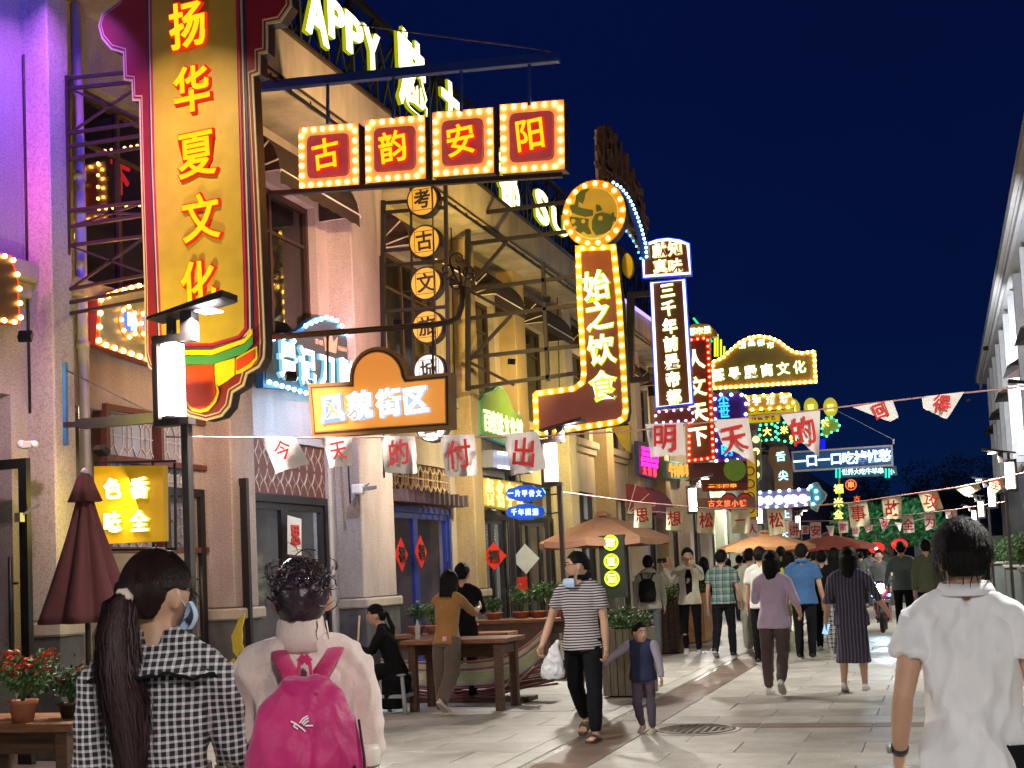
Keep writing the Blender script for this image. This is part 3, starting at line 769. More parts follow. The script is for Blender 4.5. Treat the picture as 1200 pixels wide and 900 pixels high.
for ch, (x0, y0, x1, y1) in zip('古韵安阳', ((350, 150, 420, 222), (428, 141, 498, 215), (507, 132, 578, 208), (586, 123, 661, 204))):
    q = [(x0, y0), (x1, y0-5.5), (x1+1, y1-5.5), (x0+1, y1)]
    q[1] = (x1, y0-6)
    c0 = ((x0+x1)/2, (y0+y1)/2-3)
    s.board(q, -.08, .1, sidem, 'sign_case'); lo = s.pts(q)
    s.board(lo, .1, .112, peach, 'panel', True)
    k = s.px2m(1)
    inn = inset(lo, 13*k)
    # rounded inner panel
    cx = sum(p[0] for p in inn)/4; cz = sum(p[1] for p in inn)/4; R = []
    for i in range(4):
        a, b, c_ = Vector(inn[i-1]), Vector(inn[i]), Vector(inn[(i+1) % 4])
        p1 = b + (a-b).normalized()*.08; p2 = b + (c_-b).normalized()*.08
        for t in (0, .25, .5, .75, 1): R.append(tuple((p1*(1-t)*(1-t) + b*2*t*(1-t) + p2*t*t)))
    s.board(R, .1125, .118, sidem, 'panel_rim', True)
    s.board([(cx+(a-cx)*.975, cz+(b-cz)*.975) for a, b in R], .1185, .126, pinkp, 'panel', True)
    s.char(ch, c0[0], c0[1], .36, .38, gold_em, red_em, .16, 'b', -.06)
    s.bulbs(inset(lo, 4.5*k), .118, .021, bulbm, .128, single=True)
area_light('sign_glow_lamp', s.r, s.at(505, 150, .5), 14, warm, 2.6, .3, (0, 1, 0.0)) if False else None
# ---- 3. column of round discs
s = Sg('disc_sign', 'column of round yellow discs with black characters above the orange district sign', 'sign', 500, 520, 17.0)
discm = M('disc_face', (.60, .42, .05), .5, var=.12, emit=(1, .72, .10), es=.12)
discb = M('disc_face_pale', (.6, .8, .75), .5, var=.1, emit=(.6, 1, .9), es=.45)
inkm = M('black_ink', (.02, .018, .015), .6, var=0)
for i, (ch, x, y) in enumerate((('考', 495, 234), ('古', 497.5, 283), ('文', 499, 332), ('旅', 501, 383), ('城', 503, 434), ('古', 505, 498))):
    r0 = s.px2m(22); a, b = s.L(x, y); mt = discm if i < 4 else discb
    s.board(ellipse(a, b, r0, r0), -.06, .1, darkmetal, 'disc_case', True)
    s.board(ellipse(a, b, r0*.9, r0*.9), .1, .108, mt, 'disc', True)
    sq = r0*.61
    m = MB(); 
    for (p, q) in (((-1, -1), (1, -1)), ((1, -1), (1, 1)), ((1, 1), (-1, 1)), ((-1, 1), (-1, -1))):
        m.bar(s.atl(a+p[0]*sq, b+p[1]*sq, .112), s.atl(a+q[0]*sq, b+q[1]*sq, .112), .007)
    m.build('square_rim', inkm, s.r)
    s.char(ch, x, y, .27, .29, inkm, None, .105, 's', -.04)
bracket(s, 446, 0, 520, 0, .0, ((236, 230), (247, 241), (292, 286), (310, 304), (364, 358), (430, 425)), None, .045)
m = MB(); m.bar(s.at(519, 215, 0), s.at(523, 470, 0), .05); m.bar(s.at(478, 215, 0), s.at(482, 470, 0), .03); m.build('mast', darkmetal, s.r)
# ---- 4. orange district sign on its scrolled arm
s = Sg('district_sign', 'orange sign with an arched top and white glowing characters hanging on an iron arm', 'sign', 445, 500, 12.4)
ar = [(404+0, 0)]
arch = lambda cx, cy, rx, ry, a0, a1, n=14: [(cx+rx*cos(a0+(a1-a0)*i/n), cy-ry*sin(a0+(a1-a0)*i/n)) for i in range(n+1)]
ol = [(360, 450), (409, 447)] + arch(443, 443, 34, 37, pi-.1, .12) + [(478, 441), (528, 436), (529, 502), (365, 513), (363, 482)]
s.board(ol, -.06, .09, BM('sign_gold_case', (.34, .19, .07)), 'sign_case'); lo = s.pts(ol); k = s.px2m(1)
s.board(inset(lo, 4.5*k), .0905, .1, sidem, 'border', True)
s.board(inset(lo, 6.5*k), .1005, .106, BM('dull_gold', (.5, .28, .08)), 'border', True)
orgl = M('orange_lightbox', (.9, .38, .06), .5, var=.06, vs=2, emit=(1, .36, .07), es=.50)
s.board(inset(lo, 8*k), .1065, .112, orgl, 'light_panel', True)
for ch, x, y in zip('风貌街区', (392, 424, 458, 490), (480, 476, 473, 470)):
    s.char(ch, x, y, .29, .31, pblue_em, EM('halo_blue_white', (.45, .6, 1), 1.2), .15, 'h', -.05, 1.14)
m = MB(); m.tube([s.at(300, 395, .02), s.at(505, 379, .02), s.at(523, 376, .02), s.at(534, 370, .02), s.at(538, 356, .02), s.at(539, 335, .02)], .032, 8); m.build('arm', brownmetal, s.r)
m = MB()
def spiral(cx, cy, r0, r1, a0, turns, n=24):
    return [s.at(cx + (r0+(r1-r0)*i/n)*cos(a0+turns*2*pi*i/n), cy + (r0+(r1-r0)*i/n)*sin(a0+turns*2*pi*i/n), .02) for i in range(n+1)]
for (cx, cy, r0, a0, t_) in ((533, 302, 12, 1.2, 1.3), (520, 315, 10, 1.6, -1.2), (547, 316, 9, 1.4, 1.2), (530, 330, 8, .5, 1.1)):
    m.tube(spiral(cx, cy, r0, 1.5, a0, t_), .011, 6)
for dx in (-6, 0, 6): m.tube([s.at(539, 340, .02), s.at(537+dx, 325, .02), s.at(534+dx*1.6, 310, .02)], .013, 6)
m.build('scroll', brownmetal, s.r)
m = MB(); m.bar(s.at(504, 378, .02), s.at(504, 440, .02), .02); m.build('hanger', brownmetal, s.r); m = MB(); m.bar(s.at(380, 388, .02), s.at(380, 452, .02), .02); m.build('hanger', brownmetal, s.r)
# ---- 5. L shaped bulb sign with a round crest
s = Sg('crest_sign', 'L shaped brown sign with a round bird crest on top and yellow edge bulbs', 'sign', 690, 500, 20.3)
ol = [(674, 288), (722, 286), (729, 350), (737, 480), (735, 492), (725, 498), (630, 512), (626, 508), (624, 462), (628, 458), (672, 452), (680, 446), (681, 436), (676, 350)]
s.board(ol, -.1, .1, sidem, 'sign_case'); lo = s.pts(ol); k = s.px2m(1)
s.board(lo, .1, .11, goldbrd, 'border', True); s.board(inset(lo, 7.5*k), .1105, .12, brnbrd, 'panel', True)
s.bulbs(inset(lo, 3.8*k), .182, .034, bulby, .125, single=True)
a, b = s.L(697, 251); r0 = s.px2m(40)
s.board(ellipse(a, b, r0, r0*1.04, 36), -.1, .14, sidem, 'crest_case', True)
s.board(ellipse(a, b, r0, r0*1.04, 36), .14, .15, orgbrd, 'crest_border', True)
s.board(ellipse(a, b, r0*.76, r0*.8, 36), .1505, .156, beige, 'crest_rim', True)
crm = M('crest_gold', (.45, .33, .05), .5, var=.1, emit=(1, .65, .05), es=.02); crg = BM('crest_green', (.07, .10, .03))
s.board(ellipse(a, b, r0*.73, r0*.77, 36), .1565, .162, crm, 'crest_panel', True)
s.bulbs(ellipse(a, b, r0*.9, r0*.93, 36), .182, .034, bulby, .165, single=True)
def crest(ps, d=.163, mt=crg): s.board([(697 + (x-600-98)/4.0+.5, 251 + (y-597)/4.0) if False else (600+x/4.0, 100+y/4.0) for x, y in ps], d, d+.01, mt, 'crest_shape')
crest([(300,565),(305,520),(330,495),(372,488),(350,510),(345,540),(335,560),(318,550),(316,575),(335,582),(385,590),(385,615),(350,622),(310,612),(285,600),(272,570),(285,565)])
crest([(398,565),(415,566),(428,590),(400,598)])
crest([(275,620),(330,628),(365,632),(362,665),(378,700),(360,705),(340,690),(325,700),(295,680),(275,640)])
crest([(380,640),(395,608),(430,600),(465,610),(480,640),(470,680),(435,700),(400,708),(380,680)])
crest([(470,605),(482,598),(484,620),(496,625),(490,645),(470,630)])
for (x, y, r_) in ((420, 628, 12), (292, 642, 12), (340, 642, 11), (300, 672, 10)):
    aa, bb = s.L(600+x/4, 100+y/4); s.board(ellipse(aa, bb, s.px2m(r_/4), s.px2m(r_/4), 10), .174, .178, crm, 'crest_dot', True)
for ch, x, y in zip('始之饮食', (700, 703, 706, 708), (336, 371, 411, 453)):
    s.char(ch, x, y, .46, .51, white_em, ygr_em, .17, 'h', -.07, 1.14)
bracket(s, 546, 0, 676, 0, .0, ((250, 233), (284, 268), (338, 322), (372, 356), (418, 404), (454, 436)), None, .06)
m = MB(); 
m.bar(s.at(546, 252, 0), s.at(592, 281, 0), .05); m.bar(s.at(592, 281, 0), s.at(547, 334, 0), .05); m.bar(s.at(549, 340, 0), s.at(597, 366, 0), .05); m.bar(s.at(597, 368, 0), s.at(549, 420, 0), .05); m.bar(s.at(549, 424, 0), s.at(600, 450, 0), .05)
m.bar(s.at(634, 306, 0), s.at(640, 445, 0), .06); m.build('brace', darkmetal, s.r)
s.board([(716, 500), (737, 498), (737, 530), (728, 522)], -.06, .05, yelp, 'yellow_fin')
s.board(ellipse(*s.L(731, 307), s.px2m(7), s.px2m(15), 20), -.25, -.15, yelp, 'rear_disc', True)
# ---- 6. blue neon framed two part sign
s = Sg('neon_frame_sign', 'brown two part vertical sign outlined in blue and white neon with yellow characters', 'sign', 790, 480, 28.5)
neonw = EM('neon_tube_pale_blue', (.72, .82, 1), 2.4); neonb = EM('neon_tube_blue', (.02, .06, 1), 2.0)
k = s.px2m(1)
top = [(753, 326), (752, 292), (757, 285), (770, 280.5), (783, 279), (797, 281), (808, 285), (811, 322)]
bot = [(762, 330), (803, 326), (812, 474), (769, 479)]
for q in (top, bot):
    s.board(q, -.12, .08, navy, 'sign_case'); lo = s.pts(q); s.board(lo, .08, .086, BM('deep_blue', (.01, .02, .3)), 'border', True)
    s.board(inset(lo, 2.0*k), .0865, .094, brnbrd, 'panel', True)
    m = MB(); m.tube([s.atl(a, b, .12) for a, b in inset(lo, 2.0*k)], .032, 6, closed=True); m.build('neon_tube', neonw, s.r)
    m = MB(); m.tube([s.atl(a, b, .1) for a, b in inset(lo, .3*k)], .022, 6, closed=True); m.build('neon_tube', neonb, s.r)
for ch, x, y in zip('獻知真味', (773, 791, 774, 792), (294, 292, 313, 312)): s.char(ch, x, y, .34, .34, EM('letter_cream', (1, .95, .5), 1.9), EM('letter_amber_edge', (1, .5, .02), .9), .13, 'h', -.04, 1.14)
for i, ch in enumerate('三千年前是帝都'): s.char(ch, 782.5+i*1.3, 341+i*20.8, .34, .36, white_em, ygr_em, .13, 'h', -.05, 1.2)
bracket(s, 738, 0, 762, 0, .0, ((345, 343), (445, 443)), None, .12)
lo2 = [(767, 482), (812, 478), (814, 493), (768, 497)]
s.board(lo2, -.1, .08, redbrd, 'lower_box'); s.bulbs(inset(s.pts(lo2), 1*k), .17, .032, EM('bulb_glow_violet', (.5, .35, 1), 6), .1)
# ---- 7. tall red bulb sign
s = Sg('red_bulb_sign', 'tall brown sign framed with red bulbs just right of the blue neon sign', 'sign', 820, 520, 33.5)
ol = [(806, 397), (831, 394), (838, 538), (806, 542)]
k = s.px2m(1)
s.board(ol, -.12, .1, sidem, 'sign_case'); lo = s.pts(ol); s.board(lo, .1, .11, BM('red_border', (.6, .03, .02)), 'border', True); s.board(inset(lo, 4*k), .1105, .12, redbrd, 'panel', True)
s.bulbs(inset(lo, 1.8*k), .165, .035, bulbr, .125)
for ch, x, y in zip('人文天下', (815, 817, 819, 819), (422, 454, 484, 512)): s.char(ch, x, y, .5, .54, white_em, ygr_em, .15, 'h', -.06, 1.14)
q = [(806, 394), (806, 382), (815, 379), (830, 380), (838, 387), (840, 394), (832, 395)]
s.board(q, -.1, .1, goldbrd, 'crown_panel')
for i, ch in enumerate('都市景'): s.char(ch, 811+i*9, 389-i*1, .2, .2, white_em, yel_em, .13, 'h')
# ---- 8. wide arched sign
s = Sg('arched_sign', 'wide gold sign with a humped bulb lined top over the street against the sky', 'sign', 895, 450, 37)
ol = [(833, 457), (834, 423)] + [(846, 418), (855, 409), (866, 400), (878, 394), (890, 392), (903, 394), (913, 398), (922, 405), (931, 411), (940, 412), (956, 410), (958, 449)]
k = s.px2m(1)
s.board(ol, -.12, .1, sidem, 'sign_case'); lo = s.pts(ol); s.board(lo, .1, .11, goldbrd, 'border', True); s.board(inset(lo, 3.5*k), .1105, .12, BM('olive_panel', (.32, .24, .05)), 'panel', True)
s.bulbs(inset(lo, 1.8*k), .15, .042, bulbm, .13)
for i, ch in enumerate('探寻殷商文化'): s.char(ch, 842+i*19, 440-i*1.9, .36, .38, white_em, ygr_em, .15, 'h', -.06, 1.2)
for i, ch in enumerate('精品都市'): s.char(ch, 870+i*11, 405-(0, 3, 3, 0)[i], .22, .2, white_em, ygr_em, .15, 'h', 0, 1.15)
m = MB(); m.bar(s.at(834, 400, 0), s.at(812, 372, 0), .06); m.build('neon_tube', EM('neon_green', (.02, .9, .45), 1.3), s.r)
m = MB()
for x_, h_ in ((838, 22), (841, 26), (845, 20), (849, 12)): m.bar(s.at(x_, 418, .13), s.at(x_, 418-h_, .13), .05)
m.build('neon_bar', EM('neon_lemon', (.9, 1, .03), 1.3), s.r)
# ---- facade mounted boards
def fboard(name, label, px, py, X, ol, case, panel, ins, edge=None, d=.06, t=.1, group=None):
    s = Sg(name, label, 'sign', px, py, None, group, X)
    lo = s.pts(ol); s.board(lo, 0, t, case, 'sign_case', True)
    k = s.o.y / F
    s.board(inset(lo, ins*k), t+.0005, t+.008, panel, 'panel', True)
    s.lo, s.t, s.k = lo, t, k
    return s
slate = BM('slate_board', (.045, .06, .07), rough=.3)
s = fboard('barber_board', 'dark blue edged board with white bulbs and a small crown above the lattice shopfront', 345, 440, -7.85,
    [(300, 455), (300, 398), (322, 391), (332, 392)] + [(345, 385), (352, 378), (360, 373), (372, 370), (384, 373), (392, 382), (398, 392), (404, 407), (412, 420), (412, 462)], BM('blue_edge', (.02, .12, .35)), slate, 5)
s.bulbs([(310, 398), (322, 397), (334, 401)], .16, .03, bulbw, .13, False, False, True)
s.bulbs([(348, 383), (358, 378), (372, 373), (386, 377), (394, 387), (398, 398), (406, 408), (411, 419)], .15, .03, bulbw, .13, False, False, True)
s.bulbs([(305, 449), (360, 465), (410, 472)], .15, .03, bulbw, .13, False, False, True)
for i, ch in enumerate('景记刀削'): s.char(ch, 325+i*23, 425+i*6, .46, .50, EM('letter_ice', (.85, 1, 1), 2.8), EM('letter_ice_edge', (.25, .7, .9), 1.0), .14, 'h', 0, 1.12)
crown = [(372, 412), (370, 396), (375, 402), (378, 390), (381, 402), (386, 396), (384, 415)]
s.board(crown, .115, .13, creamwood, 'crown_emblem')
for i, ch in enumerate('TESE'): s.char(ch, 360+i*2.6, 401+i*.7, .07, .09, creamwood, None, .11, 'h')
for i, ch in enumerate('NEBI'): s.char(ch, 388+i*2.6, 409+i*.7, .07, .09, creamwood, None, .11, 'h')
area_light('board_glow', s.r, s.at(350, 455, .45), 9, (.25, .6, 1), 1.6, .1, (-.6, 0, -1))
# lower green board
grn = M('green_lightboard', (.12, .22, .03), .5, var=.2, vs=2, emit=(.35, .6, .05), es=.05)
s = fboard('green_gabled_board', 'green gabled board with white characters beside the pale flags', 582, 500, -7.7,
    [(557, 510), (557, 470), (562, 462), (572, 458), (578, 452), (584, 455), (590, 464), (596, 482), (606, 488), (606, 528)], BM('board_teal', (.10, .3, .25)), grn, 2.5)
for i, ch in enumerate('百家姓文化馆'): s.char(ch, 563+i*7.7, 494+i*2.2, .36, .42, EM('letter_lime_white', (.95, 1, .5), 1.7), None, .12, 'h')
s = fboard('lit_fascia_board', 'yellow lit fascia with white characters over the glazed doors with red paper charms', 590, 575, -7.8,
    [(559, 560), (607, 566), (607, 603), (559, 593)], goldbrd, M('yellow_lightboard', (.6, .4, .06), .5, var=.2, emit=(.8, .5, .05), es=.35), 2)
for i, ch in enumerate('餐名字饮'): s.char(ch, 566+i*12, 578+i*2, .42, .5, EM('letter_lemon', (1, .9, .3), 1.8), None, .12, 'h')
m = MB()
for yy in (532, 548): m.bar(s.at(566, yy, .3), s.at(606, yy+5, .3), .05)
m.build('light_tube', EM('tube_cold', (.7, .85, 1), 4), s.r)
s.board([(565, 528), (607, 533), (607, 553), (565, 548)], 0, .2, BM('lightbox_violet', (.3, .3, .4)), 'lamp_box')
# smile board left with bulbs
s = fboard('bulb_edged_board', 'grey green board edged with warm bulbs and two neon ovals left of the tall sign', 140, 390, -7.9,
    [(100, 405), (103, 350), (112, 346), (128, 340), (150, 334), (250, 352), (250, 452), (160, 425)], BM('board_red_edge', (.4, .05, .03)), BM('board_sage', (.22, .26, .2)), 6, t=.12)
s.bulbs(inset(s.lo, 3*s.k), .14, .026, bulbm, .14, single=True)
for x_, y_ in ((136, 379), (159, 383)):
    a, b = s.L(x_, y_); s.board(ellipse(a, b, .14, .17, 22), .13, .15, BM('oval_rim', (.5, .3, .1)), 'oval', True)
    s.bulbs(ellipse(a, b, .13, .16, 22), .12, .02, bulbm, .16, single=True)
    s.char('哈', x_, y_, .16, .2, EM('letter_violet_white', (.8, .75, 1), 2.0), blue_em, .18, 'h')
s.board([(185, 420), (205, 412), (225, 408), (225, 415), (205, 419), (188, 426)], .13, .14, redp, 'swoosh')
# yellow stand sign
s = Sg('yellow_lightbox', 'square golden lightbox with four lemon glowing characters behind the closed parasol', 'sign', 148, 630, 9.9)
ybm = M('gold_lightbox', (.42, .25, .01), .5, var=.1, emit=(.75, .42, .01), es=.20)
q = [(106, 546), (187, 545), (188, 634), (108, 638)]
s.board(q, -.03, .05, ybm, 'light_panel')
for ch, x, y in zip('色香味全', (131, 162, 131, 162), (573, 572, 612, 611)): s.char(ch, x, y, .185, .20, EM('letter_lemon_core', (1, 1, .55), 3.0), EM('letter_lemon_edge', (1, .85, .02), 1.1), .07, 'h', 0, 1.15)
m = MB()
for (a, b) in (((99, 541), (195, 539)), ((99, 645), (196, 643))): m.bar(s.at(*a, -.05), s.at(*b, -.05), .02)
for x_ in (101, 194, 168): m.bar(s.at(x_, 541, -.05), s.at(x_+1, 645, -.05), .02)
m.build('stand_frame', darkmetal, s.r)
area_light('lightbox_glow', s.r, s.at(147, 590, .25), 9, (1, .78, .12), .5, .5, (-.6, .25, -.2))
# red neon inside the upper window, with bulb outline
s = Sg('window_neon', 'small red neon character framed by bulbs inside the upper window beside the bracket', 'neon sign', 140, 215, None, None, -8.35)
s.bulbs([(115, 178), (168, 170), (168, 240), (115, 245)], .13, .018, bulbm, 0, False, True, True)
s.char('下', 140, 210, .34, .4, EM('neon_red', (1, .03, .03), 1.6), None, 0, 'h')
# orange bulb sign at the very left edge
s = fboard('corner_bulb_board', 'red edged board with orange bulbs cut by the edge of the view', -10, 360, -7.8, [(-60, 300), (2, 300), (11, 330), (13, 382), (-60, 372)], redp, BM('board_dark', (.05, .03, .02)), 5)
s.bulbs(inset(s.lo, 2.5*s.k), .13, .022, bulbm, .12, single=True)
# blue cloud shaped plates on a pole between doors
s = Sg('cloud_plate_sign', 'pair of blue cloud shaped plates with white characters beside the second street lamp', 'sign', 613, 600, 17.5)
bl_p = M('blue_plate', (.02, .10, .75), .3, var=.1, emit=(.01, .08, .8), es=.5)
def cloud(cx, cy, w, h): return [(cx-w, cy), (cx-w*.85, cy-h*.6), (cx-w*.5, cy-h*.75), (cx-w*.35, cy-h), (cx+w*.35, cy-h*1.05), (cx+w*.5, cy-h*.75), (cx+w*.85, cy-h*.7), (cx+w, cy), (cx+w*.85, cy+h*.6), (cx+w*.5, cy+h*.75), (cx+w*.3, cy+h), (cx-w*.3, cy+h), (cx-w*.5, cy+h*.8), (cx-w*.85, cy+h*.6)]
for (cy_, txt) in ((578, '一片甲骨文'), (600, '千年国潮')):
    q = cloud(613.5, cy_, 23, 9.5); s.board(q, -.03, .03, BM('plate_rim', (.05, .35, .8)), 'plate_rim'); s.board(inset(s.pts(q), 1.2*s.px2m(1)), .0305, .04, bl_p, 'plate', True)
    for i, ch in enumerate(txt): s.char(ch, 613.5+(i-(len(txt)-1)/2)*8.3, cy_, .085, .1, cyanw_em, None, .035, 'h')
m = MB(); m.bar(s.at(637, 580, -.02), s.at(655, 578, -.02), .02); m.bar(s.at(637, 602, -.02), s.at(655, 600, -.02), .02); m.build('bracket', darkmetal, s.r)
# three glowing circles on a green board
s = Sg('circle_light_sign', 'narrow dark green board with three lime glowing circles under the orange parasol', 'sign', 714, 690, 19.6)
s.board([(700, 628), (729, 626), (733, 700), (704, 702)], -.1, .04, BM('dark_green_board', (.010, .018, .008)), 'panel')
for ch, y in zip('甜豆酒', (636, 658, 678)):
    a, b = s.L(715+(y-636)*.04, y); r0 = s.px2m(8.5)
    m = MB(); m.tube([s.atl(a+r0*cos(t*pi/12), b+r0*sin(t*pi/12), .07) for t in range(24)], .014, 6, closed=True); m.build('neon_ring', EM('neon_lime', (.7, .9, .03), 1.8), s.r)
    s.board(ellipse(a, b, r0*.9, r0*.9, 20), .041, .05, BM('circle_back', (.35, .35, .03)), 'circle', True)
    s.char(ch, 715+(y-636)*.04, y, .15, .15, EM('letter_lime_core', (.95, 1, .45), 2.4), None, .07, 'h')
# red paper charms on glass
def charm(px, py, X, w, lab, mat, ch=None):
    s = Sg('paper_charm', lab, 'paper charm', px, py, None if X < 0 else X, None, X if X < 0 else None, 0); k = w
    s.board([(-k, 0), (0, -k*1.05), (k, 0), (0, k*1.05)], 0, .006, mat, 'paper', True)
    if ch: s.char(ch, px, py, k*.9, k*.95, inkm, None, .0, 's')
    return s
redpap = M('red_paper', (.62, .025, .015), .6, var=.1); whpap = M('white_paper', (.6, .65, .68), .6, var=.1)
charm(579, 652, 21.38, .235, 'red diamond charm with a black character on the glazed door beside the planter tables', redpap, '福')
charm(616, 655, 22.78, .27, 'plain white diamond paper on the glass right of the red charm', whpap)
charm(470, 650, -7.93, .26, 'red diamond charm on the first leaf of the blue framed door', redpap, '福')
charm(493, 647, -7.93, .26, 'red diamond charm on the second leaf of the blue framed door', redpap, '福')
s = Sg('paper_notice', 'small square red notice low on the glass beside the potted plants', 'notice', 611, 685, 22.78, None, None, 0); s.board([(-.12, -.14), (.12, -.14), (.12, .14), (-.12, .14)], 0, .006, redpap, 'paper', True)
s = Sg('paper_notice', 'cream scroll with a red character behind the glass of the lattice shopfront', 'notice', 340, 628, None, None, -8.0); s.board([(-.2, -.24), (.17, -.26), (.2, .22), (-.17, .26)], .06, .066, M('cream_paper', (.6, .52, .38), .7, var=.1), 'paper', True); s.char('思', 340, 628, .26, .3, M('red_ink', (.5, .03, .02), .7, var=0), None, .06, 's')
# ---- rooftop letters
YG, YGE = EM('roof_letter_face', (.95, 1, .50), 3.2), EM('roof_letter_side', (.60, .62, .0), .7)
def roofletter(ch, ya, yb, z, h, i):
    s = Sg('rooftop_letter', {'H': 'letter H', 'A': 'letter A', 'Y': 'letter Y'}.get(ch, 'letter') and f'glowing yellow green rooftop {"letter" if ord(ch) < 256 else "character"} {ch}, ' + i, 'letter', 400, 50, None, None, -7.35)
    s.o = Vector((-7.35, (ya+yb)/2, z + h/2)); s.r.location = s.o
    me = GL[(ch, 'h')]; xs = [v.co.x for v in me.vertices]; ys = [v.co.y for v in me.vertices]
    w = (yb-ya)/(max(xs)-min(xs)); hh = h/(max(ys)-min(ys))
    link('letter_side', me, YGE, s.r, (0, 0, 0), (pi/2, 0, pi/2), (w*1.02, hh*1.02, 1.3)); link('letter_face', me, YG, s.r, (.035, 0, 0), (pi/2, 0, pi/2), (w*.96, hh*.98, .5))
for ch, x0, x1, yb_, hp, lab in (('H', 336, 354, -22, 50, 'first of the English word'), ('A', 356, 383, 46, 56, 'after the hidden first letter'), ('P', 383, 402, 48, 46, 'first of the pair above the blue beam'), ('P', 404, 424, 66, 46, 'second of the pair above the blue beam'), ('Y', 425, 444, 86, 50, 'last of the English word'),
        ('魅', 466, 499, 136, 90, 'crossed by the blue beam'), ('力', 517, 540, 172, 72, 'rising behind the third bulb square'), ('都', 584, 608, 250, 66, 'below the bulb squares'), ('S', 627, 642, 262, 38, 'left of the round crest'), ('U', 646, 664, 274, 26, 'just beside the round crest')):
    a, b = at_X(x0, yb_, -7.35), at_X(x1, yb_, -7.35); zt_ = at_X((x0+x1)/2, yb_-hp, -7.35).z
    zb_ = at_X((x0+x1)/2, yb_, -7.35).z
    roofletter(ch, a.y, b.y, zb_, zt_-zb_, lab)
# ---- unlit letter screen and LED arc on the far roof
s = Sg('roof_letter_screen', 'unlit brown wooden letter screen curving up above the far roof', 'screen', 720, 260, None, None, -7.3)
m = MB(); r = random.Random(5)
y0 = at_X(702, 200, -7.3).y
wood = M('screen_wood', (.16, .09, .05), .7, var=.3)
def curvept(t, z): return (0.9*sin(t*pi/2*1.1) , t*8.5, z)
base = s.o
for j in range(26):
    t = j/25; px_ = 701+50*t; tp = 148+92*t**1.25 + r.uniform(-14, 10); bt = 216+72*t**1.1 + r.uniform(-10, 8)
    m.bar(s.at(px_, tp, r.uniform(0, .1)), s.at(px_+2, bt, 0), r.uniform(.08, .2), .1)
    for q in range(2):
        yy_ = r.uniform(tp, bt); m.bar(s.at(px_-4, yy_-r.uniform(3, 9), .06), s.at(px_+5, yy_+r.uniform(0, 6), .06), .1, .14)
o = m.build('wooden_stroke', wood, s.r); o['kind'] = 'stuff'
m = MB()
for (p, q) in (((700, 160), (750, 262)), ((700, 190), (751, 280)), ((701, 152), (703, 240)), ((700, 212), (752, 292))): m.bar(s.at(*p, -.05), s.at(*q, -.05), .07)
m.build('frame_rail', awnrib, s.r)
s = Sg('dotted_light_arch', 'arch of white and blue light dots sweeping down behind the round crest', 'light arch', 740, 250, 27.5)
arcp = [(719, 213), (727, 218), (735, 227), (742, 240), (748, 255), (753, 270), (757, 286), (758, 300)]
s.board(arcp + [(750, 300), (748, 287), (744, 270), (737, 252), (730, 238), (721, 226)], -.3, .0, M('arch_panel', (.02, .03, .10), .4), 'arch_panel')
s.bulbs([(p[0]-1, p[1]) for p in arcp], .10, .032, bulbw, .04, False, False)
s.bulbs([(733, 270), (739, 277), (745, 288), (750, 302)], .12, .028, EM('bulb_glow_azure', (.05, .35, 1), 6), .04, False, False)
# purple roof edge line
s = Sg('roof_edge_light', 'violet light strip along the cornice of the shops further down', 'light strip', 740, 360, None, None, -7.0)
m = MB(); a = s.at(729, 351, .03); b = s.at(765, 377, .03); m.bar(a, b, .06); m.build('light_tube', EM('strip_violet', (.35, .25, 1), 2.5), s.r)
# ================================================================ street lamps
postm = M('lamp_post_paint', (.085, .07, .07), .45, .4, var=.15, bump=.05)
lantm = EM('lantern_glow', (1, .85, .64), 22)
ledm = EM('led_head_glow', (.95, .97, 1), 14)
lamp0 = None
LED_W = 235
def make_lamp(label, x, y, rz=0.0, energy=LED_W, s1=0.0):
    global lamp0
    if lamp0 is None:
        r = thing('street_lamp', label, 'street lamp', (x, y, 0), rz, 'street lamps with glowing cylinder lanterns')
        m = MB(); m.bbox(-.032, .032, -.032, .032, 0, 2.72, .006); m.build('pole', postm, r)
        m = MB(); m.bbox(-.09, .09, -.09, .09, 0, .25, .01); m.build('base', postm, r)
        m = MB(); m.box(-.25, .05, -.05, .05, 2.721, 2.77); m.box(-.25, -.205, -.05, .05, 2.771, 3.34); m.box(-.25, .10, -.05, .05, 3.341, 3.40)
        m.box(-.13, -.08, -.03, .03, 3.401, 3.53); m.box(0.0, .10, -.05, .05, 3.401, 3.56); m.build('lantern_frame', postm, r)
        m = MB(); m.prism([(-.25, 3.52), (-.24, 3.54), (.40, 3.67), (.40, 3.62), (.37, 3.61)], -.11, .11, 'xz'); m.build('head', postm, r)
        m = MB(); m.box(.14, .30, -.07, .07, 3.545, 3.553); g = m.build('led_panel', ledm, r); g.location = (0, 0, 0)
        g.rotation_euler = (0, 0, 0)
        m = MB(); m.tube([(-.10, 0, 2.79), (-.10, 0, 3.33)], .085, 20); m.build('lantern', lantm, r)
        m = MB(); m.tube([(-.10, 0, 2.772), (-.10, 0, 2.79)], .09, 20); m.build('lantern_ring', greymetal, r); m = MB(); m.tube([(-.10, 0, 3.33), (-.10, 0, 3.34)], .09, 20); m.build('lantern_ring', greymetal, r)
        a = area_light('led_lamp', r, (.22, 0, 3.535), LED_W, (1, .95, .87), .26, .16, (.25, -.12, -1), radians(170))
        lamp0 = r
    else:
        r = copy_tree(lamp0); r.location = (x, y, 0); r.rotation_euler = (0, 0, rz); r['label'] = label
    return r
xl = at_Y(221, 600, 8.2).x
make_lamp('near street lamp with its lantern in front of the tall ornate sign', xl, 8.2)
make_lamp('street lamp beside the pair of blue cloud shaped plates', at_Y(657, 600, 17.5).x, 17.5)
make_lamp('street lamp whose lantern hangs over the pale flags before the heart sign', -5.5, 30.5)
make_lamp('distant street lamp beyond the wooden sign with cyan characters', -5.6, 43)
